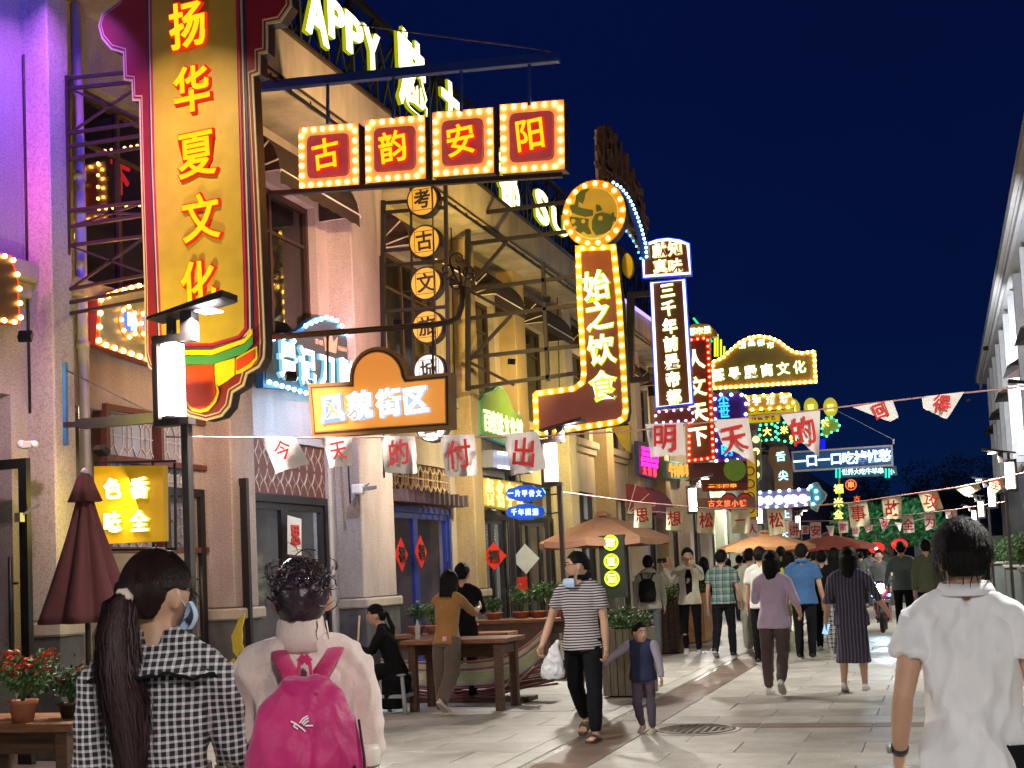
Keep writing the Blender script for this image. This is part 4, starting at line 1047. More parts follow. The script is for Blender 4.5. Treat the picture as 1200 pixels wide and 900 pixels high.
make_lamp('farthest lamp of the row beside the shops', -5.6, 55)
for i, (y_, t_) in enumerate(((17.3, 'bright flat lamp head reaching in beside the dark building above the long flag string'), (28.5, 'tall lamp by the dark building with lantern above the hedge planters'), (39, 'second lamp with lit lantern by the dark building'), (50, 'third lamp with lit lantern by the dark building'), (61, 'fourth lamp with lit lantern by the dark building'), (6.2, 'lamp near the start of the street on the hedge planter side'))):
    make_lamp(t_, 1.32, y_, pi)
make_lamp('lamp on the shop side behind the two women', xl, -1.2)
make_lamp('lamp on the planter side at the street entrance', 1.32, -.6, pi)
make_lamp('lamp on the shop side at the street entrance', xl, -9.0)
# wall arm near the lamp
wa = thing('wall_arm', 'thick dark steel arm with a stay rod fixed to the first pilaster', 'bracket', at_Y(76, 500, 9.45)); o_ = wa.location
def WA(px, py, Y=9.45): return at_Y(px, py, Y) - o_
m = MB(); m.bar(WA(76, 425), WA(77, 522), .035); m.build('wall_plate', M('blue_steel', (.04, .14, .28), .4, .3), wa)
m = MB(); m.bar(WA(76, 498), WA(96, 497), .045); m.bar(WA(96, 497), WA(192, 489), .085); m.build('arm', darkmetal, wa)
m = MB(); m.bar(WA(78, 434), WA(186, 488), .012); m.build('stay_rod', darkmetal, wa)
# emergency light and alarm
s = Sg('emergency_light', 'small white twin head emergency light above the first glass door', 'emergency light', 22, 521, 9.35)
m = MB(); m.bbox(-.02, .09, -.05, .01, -.035, .035, .01); m.build('body', M('white_plastic', (.7, .68, .6), .4, var=.05), s.r)
m = MB(); m.sphere((-.03, -.03, .01), .04, 12, 8); m.sphere((.11, -.03, 0), .035, 12, 8); m.build('lamp_head', M('lamp_head_plastic', (.75, .72, .65), .3, var=.05), s.r)
s = Sg('security_camera', 'white security camera on the pillar between the lattice shop and blue doors', 'camera', 418, 573, 15.8); 
m = MB(); m.bbox(-.09, .06, -.1, .05, -.07, .07, .02); m.build('body', M('white_plastic', (.7, .68, .6)), s.r); m = MB(); m.bar((.06, 0, 0), (.2, .1, .02), .05); m.build('mount', greymetal, s.r)
# ================================================================ bunting
clothp = M('flag_cloth', (.90, .78, .72), .85, var=.08, vs=8, bump=.3, bs=90, sheen=.3)
clothc = M('flag_cloth_cream', (.88, .82, .52), .85, var=.08, vs=8, bump=.3, bs=90)
for _f in (clothp, clothc):
    _f.node_tree.nodes['Principled BSDF'].inputs['Subsurface Weight'].default_value = .25
redink = M('flag_red_ink', (.62, .02, .02), .7, var=.05); cordm = M('cord', (.5, .25, .22), .8, var=0)
def flag_mesh(co, Yf, seed, base, n=8, wave=.034):
    TL, TR, BR, BL = co; r = random.Random(seed); ph = r.uniform(0, 6); vs = []; m = MB()
    for j in range(n+1):
        for i in range(n+1):
            u, v = i/n, j/n
            px = (TL[0]*(1-u)+TR[0]*u)*(1-v) + (BL[0]*(1-u)+BR[0]*u)*v
            py = (TL[1]*(1-u)+TR[1]*u)*(1-v) + (BL[1]*(1-u)+BR[1]*u)*v
            if j == n: py += (sin(i*2.3+seed)*.4)*(17/Yf)*.8
            p = at_Y(px, py, Yf) - base; p.y += wave*(sin(u*5+ph+v*1.5)*v + .4*sin(u*9+ph*2)*v)
            vs.append(p)
    fs = [(j*(n+1)+i, j*(n+1)+i+1, (j+1)*(n+1)+i+1, (j+1)*(n+1)+i) for j in range(n) for i in range(n)]
    m.add(vs, fs, True); return m
def bunting(label, path, Yf, flags, mat, chs, group=None):
    base = at_Y(*path[0], Yf[0] if isinstance(Yf, tuple) else Yf)
    r = thing('bunting', label, 'bunting', base)
    y_of = (lambda px: Yf) if not isinstance(Yf, tuple) else (lambda px: Yf[0] + (Yf[1]-Yf[0])*(px-path[0][0])/(path[-1][0]-path[0][0]))
    m = MB(); pp = []
    for i in range(len(path)-1):
        for k in range(6):
            t = k/6; x = path[i][0]*(1-t)+path[i+1][0]*t; y = path[i][1]*(1-t)+path[i+1][1]*t; pp.append(at_Y(x, y, y_of(x)) - base)
    pp.append(at_Y(*path[-1], y_of(path[-1][0])) - base)
    m.tube(pp, .006 if y_of(600) < 12 else .010, 5); m.build('cord', cordm, r)
    for i, (ch, co, cpos, sz, tilt) in enumerate(flags):
        yf = y_of(co[0][0]); fo = flag_mesh(co, yf, i+3, base).build('flag', mat, r)
        mp = yf/F
        if ch:
            p = at_Y(cpos[0], cpos[1], yf) - base; p.y -= .024 + (.01 if yf > 12 else 0)
            g = link('character', GL[(ch, 's')], redink, fo, p, (pi/2, tilt, 0), (sz*mp, sz*mp*1.12, .05))
    return r
bunting('long nearest string of pale flags with large red characters crossing the whole street', [(195,512),(345,513),(620,512),(740,505),(960,480),(1078,466),(1210,452),(1330,430)], (8.2, 9.2),
  [('今', [(305,513),(347,513),(361,543),(323,556)], (333,528), 25, -.25), ('天', [(376,513),(413,513),(411,545),(386,549)], (398,529), 25, -.12),
   ('的', [(446,511),(486,511),(491,555),(452,554)], (469,531), 31, -.05), ('付', [(516,510),(556,509),(562,557),(523,559)], (539,533), 34, -.06),
   ('出', [(589,509),(630,505),(639,549),(600,558)], (615,531), 34, .12), ('明', [(756,497),(800,495),(803,533),(762,536)], (780,514), 31, .05),
   ('天', [(835,492),(877,490),(884,543),(848,522)], (861,515), 31, -.15), ('的', [(915,486),(961,481),(960,536),(932,512)], (942,506), 31, -.15),
   ('回', [(999,477),(1046,469),(1053,488),(1043,495)], (1032,482), 17, -.3), ('得', [(1080,465),(1130,459),(1110,491),(1082,479)], (1104,474), 19, .15)], clothp, '')
bunting('second string of cream flags with red characters starting at the cloud plate lamp', [(660,577),(752,589),(830,596),(910,596),(1000,589),(1060,580),(1130,570),(1200,554),(1235,548)], 17.5,
  [('思', [(743,589),(764,591),(764,619),(742.5,618)], (753,604), 17, 0), ('想', [(780.5,594),(801,595),(801,622),(780.5,621)], (790.5,608), 17, 0),
   ('松', [(817,596),(837.5,597),(838,625),(817.5,624.5)], (828,610), 17, 0), ('一', [(857,597),(879,597.5),(879,625),(857.5,625)], (868,610), 13, 0),
   ('松', [(898,596),(919,596),(921,625),(902,628)], (910,610), 17, 0), ('事', [(993,589),(1016,587),(1020,616),(997,618)], (1006,602), 17, -.05),
   ('故', [(1033,583),(1056,581),(1057,608),(1036,608)], (1046,596), 17, 0), ('攻', [(1076,578),(1098,574),(1105.6,596),(1084,600)], (1091,588), 16, .2),
   (None, [(1117,571),(1146,565),(1150,573),(1132,582)], 0, 0, 0), ('全', [(1158,562),(1175,559),(1177,570),(1163,581)], (1167,568), 11, .4)], clothc, '')
bunting('third string of small pink flags with red characters further down the street', [(860,606),(930,611),(1000,610),(1060,604),(1120,597),(1178,588)], 28.5,
  [('人', [(874,609),(888,609),(888,629),(876,629)], (882,620), 11, 0), ('讲', [(924,612),(937,612),(937,630.5),(924,630)], (930.5,622), 12, 0),
   ('宣', [(939,616),(948,616),(948,626),(939,626)], (943.5,621), 7, 0), ('安', [(949,612),(962,612),(962.5,630),(949.5,630.5)], (956,622), 12, 0),
   (None, [(968,616),(978,616),(976,628),(973,628)], 0, 0, 0), ('全', [(1057,605),(1070,604),(1072,624),(1059,625)], (1064.5,615), 12, 0), ('为', [(1082,602),(1096,601),(1097,618),(1085,622)], (1090,612), 12, .1),
   ('人', [(1107,598),(1121,597),(1122,606),(1109,608)], (1115,603), 7, .2)], clothp, '')
bunting('fourth string of tiny flags under the far dark roofline', [(975,612),(1010,617),(1050,615),(1090,606)], 40,
  [('家', [(982,611),(994,611),(994,624),(983,625)], (988,618), 8, 0), ('业', [(998,616),(1008,617),(1006,629),(999,628)], (1003,622), 7, 0), ('安', [(1012,616),(1023,615),(1022,622),(1016,624)], (1018,619), 6, 0), ('秋', [(1030,608),(1043,609),(1037,621),(1034,621)], (1037,613), 8, .3), (None, [(1048,612),(1057,613),(1055,622),(1054,622)], 0, 0, 0)], clothp, '')
# ================================================================ far signs
def simple(name, label, Y, ol, case, panel, ins=2, bulb=None, step=.2, texts=(), em=None, edge=None, depth=.1):
    cx = sum(p[0] for p in ol)/len(ol); cy = max(p[1] for p in ol)
    s = Sg(name, label, 'sign', cx, cy, Y); k = s.px2m(1)
    s.board(ol, -depth, .08, case, 'sign_case'); lo = s.pts(ol); s.board(inset(lo, ins*k), .0805, .09, panel, 'panel', True)
    if bulb: s.bulbs(inset(lo, ins*k*.5), step, .045, bulb, .12)
    for (ch, x, y, sz) in texts: s.char(ch, x, y, sz*k, sz*k*1.05, em or white_em, edge, .12, 'h', 0, 1.2)
    return s
lem = EM('letter_lemon_far', (1, .95, .25), 1.8); purp = BM('violet_board', (.12, .03, .28))
simple('blue_character_sign', 'violet board with bright cyan characters and white bulbs below the wide arched sign', 36, [(836,461),(870,461),(876,470),(874,540),(838,542)], BM('crimson_board', (.4, .02, .1)), purp, 3, bulbw, .3,
   [('尘', 848, 471, 13), ('世', 849, 484, 12), ('明', 852, 528, 14), ('封', 850, 505, 12)], cyan_em, blue_em)
simple('bulb_letter_sign', 'row of bulb studded white letters above the yellow craft boards', 41, [(868,464),(925,460),(931,470),(930,478),(870,482)], goldbrd, BM('amber_board', (.5, .3, .05)), 2, bulby, .28,
   [('老', 874, 471, 10), ('字', 887, 470, 10), ('酒', 903, 469, 10), ('坊', 919, 468, 10)], white_em)
simple('yellow_craft_board', 'upper yellow board with dark characters under the bulb studded letters', 42.5, [(870,478),(930,474),(930,483),(870,487)], yelp, M('yellow_craft_light', (.7, .5, .02), .5, var=.1, emit=(.9, .62, .01), es=.5), .5, None, .2, [('传', 880, 481, 7), ('统', 893, 480, 7), ('面', 906, 479, 7), ('食', 918, 478, 7)], inkm)
simple('yellow_craft_board', 'lower narrow yellow board with dark characters beside the 天 flag', 43, [(874,487),(914,484),(914,494),(875,496)], yelp, _mc['yellow_craft_light'], .5, None, .2, [('传', 884, 490, 6), ('统', 891, 489.6, 6), ('手', 899, 489.2, 6), ('艺', 906, 489, 6)], inkm)
simple('green_dotted_sign', 'green dot edged sign left of its twin with a lime character', 46, [(889,498),(909,496),(910,515),(891,517)], BM('dark_green_board', (.03, .06, .02)), _mc['dark_green_board'], 1, bulbg, .2, [('大', 899, 506, 10)], lem, yel_em)
simple('green_dotted_sign', 'green dot edged sign with a lime character just left of the large 的 flag', 47, [(910,494),(928,496),(935,512),(930,520),(912,516)], _mc['dark_green_board'], _mc['dark_green_board'], 1, bulbg, .22, [('米', 919, 504, 9), ('锅', 929, 514, 8)], lem, yel_em)
for (x, y, lb) in ((929, 478, 'first yellow oval disc sign beside the bulb letters'), (950, 477, 'middle yellow oval disc sign above the large 的 flag'), (973, 477, 'last yellow oval disc sign against the night sky')):
    s = Sg('oval_sign', lb, 'sign', x, y, 49); k = s.px2m(1); a, b = s.L(x, y)
    s.board(ellipse(a, b, 8*k, 11*k, 20), -.05, .06, M('yellow_oval', (.6, .5, .03), .5, var=.1, emit=(.8, .65, .01), es=.3), 'disc', True); s.char('豆', x, y+1, 8*k, 8*k, lem, None, .09, 'h')
m = MB(); s = Sg('cloud_outline_sign', 'green cloud shaped sign with dotted edge below the last oval disc', 'sign', 972, 510, 49)
q = [(963,495),(970,488),(978,490),(984,497),(983,504),(975,506),(968,512),(963,510)]
s.board(q, -.05, .05, BM('olive_cloud', (.3, .35, .04)), 'panel'); s.bulbs(s.pts(q), .22, .04, bulbg, .08); s.char('茶', 967, 496, .3, .3, lem, None, .08, 'h')
s.board([(961,514),(967,514),(967,526),(961,526)], -.05, .05, EM('deep_blue_light', (.01, .02, 1), .9), 'blue_box')
woodp = BM('wood_panel', (.32, .16, .07))
s = simple('wooden_star_sign', 'tall wooden board with cyan star shaped characters hanging over the crowd', 44, [(901,526),(905,523),(922,523),(928,545),(929,577),(908,577),(906,550),(900,540)], woodp, woodp, .5, None, .2, [('舌', 915, 535, 11), ('尖', 918, 557.5, 11)], cyanw_em, cyan_em)
s = simple('hanging_character_sign', 'column of cyan characters on a narrow dark board below the wooden board', 44.6, [(915,590),(928,590),(930,655),(916,655)], BM('dull_brown', (.12, .06, .04)), _mc['dull_brown'], .5, None, .2, [('上', 921, 603, 9), ('大', 919, 626, 9), ('米', 922, 647, 12)], cyanw_em, cyan_em)
s = simple('blue_slogan_sign', 'long blue sign with eight white glowing characters reaching over the street', 52, [(927,529),(1046,521),(1047,546),(930,553)], BM('pale_rim', (.6, .5, .45)), BM('slogan_blue', (.01, .10, .28)), 2, None, .2,
   [(ch, 937+i*14.3, 541-i*1.0, 14) for i, ch in enumerate('一口一口吃掉忧愁')], EM('letter_sky_white', (.85, .96, 1), 2.4), EM('letter_sky_edge', (.05, .5, 1), 1.2))
m = MB(); m.bar(s.at(1047, 520, 0), s.at(1047, 514, 0), .06); m.bar(s.at(1047, 515, 0), s.at(975, 478, 0), .02); m.build('guy_wire', greymetal, s.r)
simple('teal_strip_sign', 'narrow strip of pale glowing characters with teal bars under the blue slogan sign', 52.5, [(978,550),(1050,546),(1052,557),(980,560)], BM('teal_dark', (.01, .08, .09)), _mc['teal_dark'], .5, None, .2,
   [(ch, 990+i*7, 553.5-i*.3, 7) for i, ch in enumerate('世界大吃牛羊串')] + [('小', 1045, 553, 6)], cyanw_em)
s = Sg('teal_neon_bars', 'two pairs of upright teal neon bars ending the narrow strip sign', 'neon bars', 981, 560, 51.6); 
for x_ in (980, 984, 1038, 1042): m = MB(); m.bar(s.at(x_, 549, .1), s.at(x_, 560, .1), .06); m.build('neon_tube', EM('neon_teal', (.02, .9, .6), 1.6), s.r)
s = simple('globe_row_sign', 'violet board with a row of glowing white globes above the crowd', 40, [(886,577),(948,572),(949,592),(887,596)], BM('lilac_board', (.3, .22, .4)), _mc['lilac_board'], 1, bulbw, .3)
for x_ in (890, 901, 913, 924, 930, 941):
    m = MB(); m.sphere(s.at(x_, 587-(x_-890)*.05, .12), .15, 10, 7); m.build('globe', EM('globe_glow', (.9, .85, 1), 1.8), s.r)
s = simple('spade_outline_sign', 'teal curved sign with a half ring of white bulbs beside the globe row', 39, [(948,572),(952,566),(958,565),(962,572),(969,579),(966,586),(960,592),(957,600),(950,596)], BM('cream_edge', (.6, .55, .3)), BM('spade_teal', (.08, .3, .32)), 1.5)
s.bulbs([(950,570),(955,573),(958,579),(957,586),(953,591)], .16, .05, bulbw, .12, False, False)
s = Sg('lime_lantern_sign', 'three lime glowing characters strung on a thin pole right of the teal curved sign', 'sign', 984, 625, 42)
m = MB(); m.bar(s.at(983, 560, 0), s.at(986, 655, 0), .06); m.build('pole', BM('lime_pole', (.4, .35, .03)), s.r)
for ch, y_ in (('福', 573), ('米', 589), ('全', 603)): s.char(ch, 982.5, y_, .3, .3, lem, EM('lime_edge', (.6, .95, .02), 1.4), .08, 'h', 0, 1.3)
s = Sg('red_round_sign', 'small round orange red neon sign hanging above the 事 flag', 'neon sign', 997, 568, 44)
m = MB(); a, b = s.L(997, 568); m.tube([s.atl(a+.17*cos(t*pi/10), b+.17*sin(t*pi/10), 0) for t in range(20)], .02, 6, closed=True); m.build('neon_ring', EM('neon_orange_red', (1, .12, .03), 1.6), s.r); s.char('串', 997, 568, .24, .24, EM('neon_orange_core', (1, .35, .1), 1.6), None, 0, 'h')
s = Sg('red_hanging_charm', 'tiny red lit charm hanging just above the 事 flag', 'charm', 1004, 585, 44); s.char('吉' if ('吉', 'h') in GL else '古', 1004, 584, .22, .18, EM('neon_orange_red', (1, .12, .03), 1.6), None, 0, 'h')
# left cluster
s = simple('maroon_shop_sign', 'large dark maroon board with a green disc above the heart sign', 34.5, [(806,543),(874,540),(876,566),(808,568)], BM('maroon_dark', (.10, .01, .02)), _mc['maroon_dark'], 1)
a, b = s.L(862, 551); s.board(ellipse(a, b, s.px2m(13), s.px2m(13), 24), .2, .26, M('green_disc', (.12, .2, .03), .5, emit=(.1, .18, .01), es=.4), 'green_disc', True)
s = simple('grill_sign', 'narrow red board with orange glowing characters under the dark maroon board', 35.2, [(822,563),(875,560),(876,574),(823,576)], redbrd, redbrd, 1, None, .2, [(ch, 834+i*8.5, 568, 8) for i, ch in enumerate('三烧肉串')], EM('letter_orange', (1, .35, .05), 1.7), red_em)
s = Sg('heart_sign', 'red heart shaped sign with a black outline behind the small town board', 'sign', 863, 612, 36)
h = [(863+19*(16*sin(t)**3)/16, 590-17*(13*cos(t)-5*cos(2*t)-2*cos(3*t)-cos(4*t))/16) for t in [i*2*pi/40 for i in range(40)]]
s.board(h, -.05, .05, inkm, 'heart_outline'); s.board(inset(s.pts(h), .04), .0505, .07, M('heart_red', (.6, .01, .02), .35, emit=(.6, .01, .02), es=.35), 'heart', True)
s = simple('town_name_sign', 'brown board with red glowing characters across the heart sign', 33.8, [(812,584),(884,582),(886,596),(813,598)], BM('rust_rim', (.4, .08, .05)), BM('rust_board', (.2, .12, .07)), 1, None, .2, [(ch, 834+i*9.2, 590, 8) for i, ch in enumerate('古文旅小镇')], EM('letter_red_glow', (1, .22, .08), 1.7), red_em)
s = simple('yellow_scroll_sign', 'yellow upright board with black ring scrolls right of the heart sign', 37.5, [(868,530),(886,528),(888,606),(872,608)], inkm, M('scroll_yellow', (.75, .5, .03), .4, emit=(.9, .5, .02), es=.3), .8)
for y_ in (552, 567, 582, 596):
    m = MB(); a, b = s.L(879, y_); m.tube([s.atl(a+.12*cos(t*pi/8), b+.12*sin(t*pi/8), .1) for t in range(16)], .018, 5, closed=True); m.build('ring', inkm, s.r)
s = simple('bulb_strip_sign', 'grey upright rounded sign with large pale bulbs behind the yellow scroll board', 39.5, [(881,512),(886,508),(891,512),(892,560),(887,565),(882,562)], BM('sage_edge', (.3, .35, .2)), BM('grey_blue_panel', (.1, .13, .18)), 1)
for y_ in (515, 529, 543, 557):
    m = MB(); m.sphere(s.at(886, y_, .12), .11, 10, 7); m.build('globe', EM('globe_lemon', (1, .85, .3), 2.2), s.r)
s = fboard('pink_neon_board', 'magenta neon board with tiny tubes above the maroon awning', 755, 560, -7.6, [(743,517),(766,522),(766,563),(744,556)], navy, BM('neon_back', (.08, .005, .05)), 1.5)
m = MB(); r = random.Random(2)
for i in range(9):
    x_ = 746+i*2.2
    for j in range(4): y_ = 524+i*.4+j*6; m.bar(s.at(x_, y_, .16), s.at(x_+r.uniform(-.5, 1), y_+4, .16), .05)
m.build('neon_tube', EM('neon_magenta', (1, .03, .5), 2.2), s.r)['kind'] = 'stuff'
for i, ch in enumerate('火大小' if 0 else '大世界'): s.char(ch, 749+i*6, 552+i*1.5, .42, .24, EM('neon_red_hot', (1, .05, .1), 2.2), None, .14, 'h')
s = fboard('orange_text_board', 'teal board with orange glowing characters beyond the magenta neon board', 790, 560, -7.6, [(776,540),(803,543),(803,562),(777,560)], BM('teal_edge', (.1, .3, .35)), BM('teal_back', (.05, .12, .14)), 1)
for i, ch in enumerate('牛肉串羊'): s.char(ch, 781+i*6, 552, .8, .42, EM('letter_orange', (1, .35, .05), 1.7), None, .14, 'h')
# maroon awning low
maw = awning(bld, at_X(749, 590, -7.65).y-OY, at_X(772, 590, -7.65).y-OY, at_X(757, 598, -7.2).z, .8, .8); maw.name = 'maroon_awning'; maw.material_slots[0].link = 'OBJECT'; maw.material_slots[0].material = M('maroon_canvas', (.22, .04, .08), .8)
for c_ in maw.children: pass
# ================================================================ the building across the street
rb = thing('opposite_building', 'dark slatted building with pale upright fins and a deep eave across the street', 'building', (2.6, 30, 0))
wm = M('fin_plaster', (.55, .54, .52), .7, var=.1, bump=.2); dk = M('dark_slat', (.035, .036, .04), .5, .2, var=.2)
m = MB(); m.box(.35, 6, -26, 36, 0, 9.6); m.build('wall', M('grey_render', (.28, .28, .30), .8, var=.15, bump=.2), rb)
m = MB(); m.box(-.45, 6, -26, 36, 9.62, 9.9); m.box(-.55, -.4505, -26, 36, 9.7, 10.0); m.build('eave', wm, rb)
m = MB(); m.box(-.40, -.3, -26, 36, 9.4, 9.6); m.build('eave_gutter', wm, rb)
fin = MB().bbox(-.2, .349, -.12, .12, 4.4, 9.4, .01).mesh('fin'); fin2 = MB().bbox(-.15, .349, -.1, .1, 0, 4.25, .01).mesh('lower_fin')
for k in range(0, 18):
    link('fin', fin, wm, rb, (0, -24+k*3.3, 0))
    w = MB(); w.box(.28, .348, -24+k*3.3+.3, -24+k*3.3+3.0, 5.0, 6.9); w.box(.28, .348, -24+k*3.3+.3, -24+k*3.3+3.0, 7.5, 9.2)
    w.build('window', paneg, rb)
    if k % 2 == 0:
        a_ = MB(); a_.add([(.3, -24+k*3.3+.2, 7.3), (.3, -24+k*3.3+3.1, 7.3), (-.5, -24+k*3.3+3.1, 6.8), (-.5, -24+k*3.3+.2, 6.8), (.3, -24+k*3.3+.2, 6.8), (.3, -24+k*3.3+3.1, 6.8)], [(0,1,2,3), (0,3,4), (1,5,2)]); a_.build('awning', awnm, rb)
m = MB(); m.box(.1, .349, -26, 36, 4.26, 4.39); m.build('ledge', wm, rb)
sm_ = MB().box(.12, .30, -.06, .06, .1, 4.2).mesh('slat')
for k in range(130): link('slat', sm_, dk, rb, (0, -24+k*.45, 0))
# planters with clipped shrubs
leafg = M('shrub_leaf', (.045, .10, .03), .6, var=.35, rand=.0)
leafd = M('dark_leaf', (.02, .07, .03), .6, var=.35)
def leafball(n, rx, ry, rz_, size, seed, zc=0, shell=.55, mat=None):
    r = random.Random(seed); m = MB(); vs = []; fs = []
    for i in range(n):
        while True:
            d = Vector((r.uniform(-1, 1), r.uniform(-1, 1), r.uniform(-1, 1)))
            if .1 < d.length <= 1: break
        k = d.normalized() * (shell + (1-shell)*r.random()) * (1 + .22*noise.noise(d.normalized()*2.3+Vector((seed, 0, 0))))
        c = Vector((k.x*rx, k.y*ry, zc + k.z*rz_)); q = Vector((r.gauss(0, 1), r.gauss(0, 1), r.gauss(0, 1))).normalized()
        a = q.orthogonal().normalized(); b = q.cross(a); s_ = size*r.uniform(.6, 1.3); k0 = len(vs)
        vs += [c - a*s_, c + b*s_*.5, c + a*s_, c - b*s_*.5]; fs.append((k0, k0+1, k0+2, k0+3))
    m.add(vs, fs); return m
pm = M('planter_stone', (.10, .12, .11), .6, var=.2, bump=.2)
for i, (x_, y_, lb) in enumerate(((1.75, 24.5, 'square stone planter with a clipped shrub nearest along the dark building'), (1.75, 31, 'second stone planter with a clipped shrub by the dark building'), (1.75, 41, 'third stone planter with a low hedge by the dark building'), (1.75, 48, 'far stone planter with a low hedge by the dark building'))):
    r = thing('planter', lb, 'planter', (x_, y_, 0))
    m = MB(); m.bbox(-.45, .45, -.45, .45, 0, 1.12, .02); m.build('box', pm, r)
    m = MB(); m.bbox(-.5, .5, -.5, .5, 1.121, 1.19, .015); m.build('rim', M('planter_rim', (.28, .28, .25), .6), r)
    leafball(1500, .52, .52, .46, .045, 20+i, 1.45).build('shrub', leafg, r)['kind'] = 'stuff'
# ================================================================ end of the street
end = thing('far_building', 'low dark building closing the far end of the street', 'building', (-3, 100, 0))
m = MB(); m.box(-30, 14, 0, 8, 0, 5.6); m.build('wall', M('night_wall', (.05, .06, .08), .9), end)
m = MB(); m.box(-30, 14.5, -.6, 8.2, 5.6, 6.0); m.build('roof', plinthm, end)
for k in range(9): m = MB(); m.box(-12+k*2.6, -11+k*2.6, -.05, 0, 1, 2.6); m.build('window', EM('dim_window', (.5, .55, .5), .10), end)
trunkm = M('bark', (.08, .055, .035), .9, var=.3, bump=.5, bs=20)
def tree(label, x, y, h, cw, seed, leaf, zc=None, cat='tree', name='tree'):
    r = thing(name, label, cat, (x, y, 0)); rr = random.Random(seed)
    m = MB(); m.tube([(0, 0, 0), (.04, .02, h*.35), (-.03, .03, h*.6), (.02, 0, h*.8)], [.12, .09, .07, .04], 8)
    for k in range(6):
        a = rr.uniform(0, 6.28); m.tube([(0, 0, h*(.4+.06*k)), (cos(a)*cw*.3, sin(a)*cw*.3, h*(.52+.06*k)), (cos(a)*cw*.6, sin(a)*cw*.6, h*(.58+.07*k))], [.05, .03, .012], 6)
    m.build('trunk', trunkm, r)
    mm_ = MB()
    for k in range(9):
        a = rr.uniform(0, 6.28); d = rr.uniform(.1, .75)*cw; c = (cos(a)*d, sin(a)*d, h*rr.uniform(.55, .95))
        b = leafball(420, cw*.42, cw*.42, h*.16, .10, seed*10+k, 0)
        mm_.add([(v[0]+c[0], v[1]+c[1], v[2]+c[2]) for v in b.v], b.f)
    mm_.build('crown', leaf, r); return r
tree('green tree with red lanterns at the far end of the street', -1.7, 46, 3.3, 2.0, 3, M('lit_leaf', (.03, .20, .06), .6, var=.4))
for i, (x_, y_, h_, w_) in enumerate(((-4.5, 92, 7.2, 3.2), (.5, 94, 7.6, 3.4), (4.5, 90, 8.4, 3.4))):
    tree(('dark tree over the far roofline near the blue slogan sign', 'dark tree at the middle of the far roofline', 'dark tall tree rising beside the dark building end')[i], x_, y_, h_, w_, 7+i, leafd)
redl = M('lantern_paper_red', (.7, .03, .02), .6, emit=(1, .03, .02), es=.45)
for x_, y_, lb in ((1027, 642, 'red paper lantern glowing pale at its centre under the green tree'), (1054, 638, 'red paper lantern partly behind the grey shirted man')):
    s = Sg('paper_lantern', lb, 'lantern', x_, y_, 43); m = MB(); m.sphere((0, 0, 0), (.26, .26, .19), 16, 8); m.build('lantern_shade', redl, s.r)
    m = MB(); m.sphere((0, -.25, -.02), .05, 8, 6); m.build('bulb', EM('lantern_bulb', (1, .8, .7), 5), s.r); m = MB(); m.bar((0, 0, .18), (0, 0, .4), .015); m.build('hook', cordm, s.r)
# stall tables with pale light at the far end
for x_, y_, lb in ((-2.3, 41, 'lit food stall counter with pale edge beyond the striped dress woman'), (-.9, 43, 'lit food stall counter behind the grey shirted man')):
    r = thing('stall_counter', lb, 'stall', (x_, y_, 0)); m = MB(); m.bbox(-1.0, 1.0, -.4, .4, 0, .9, .02); m.build('counter', M('stall_dark', (.08, .07, .07), .6), r)
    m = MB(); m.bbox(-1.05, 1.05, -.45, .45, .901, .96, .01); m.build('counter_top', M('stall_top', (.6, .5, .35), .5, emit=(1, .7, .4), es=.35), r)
# ================================================================ people
skinm = M('skin', (.52, .30, .20), .5, var=.06, vs=9, bump=.06, bs=200)
skinm.node_tree.nodes['Principled BSDF'].inputs['Subsurface Weight'].default_value = .08
skinm.node_tree.nodes['Principled BSDF'].inputs['Subsurface Radius'].default_value = (.02, .008, .004)
hairm = M('black_hair', (.007, .006, .006), .55, var=.4, vs=6, bump=.5, bs=40, aniso=(6, 6, .6)); hairb = M('dark_brown_hair', (.016, .008, .008), .45, var=.4, vs=6, bump=.5, bs=40, aniso=(6, 6, .6))
for _h in (hairm, hairb): _h.node_tree.nodes['Principled BSDF'].inputs['Specular IOR Level'].default_value = .12
eyew = M('eye_white', (.7, .66, .62), .3, var=0); eyed = M('eye_dark', (.015, .01, .01), .2, var=0); lipm = M('lips', (.40, .13, .11), .45, var=0)
def cloth(name, col, rough=.85, **k): return M(name, col, rough, var=k.pop('var', .10), vs=7, bump=k.pop('bump', .25), bs=k.pop('bs', 160), sheen=(.25 if max(col) > .1 else 0), **k)
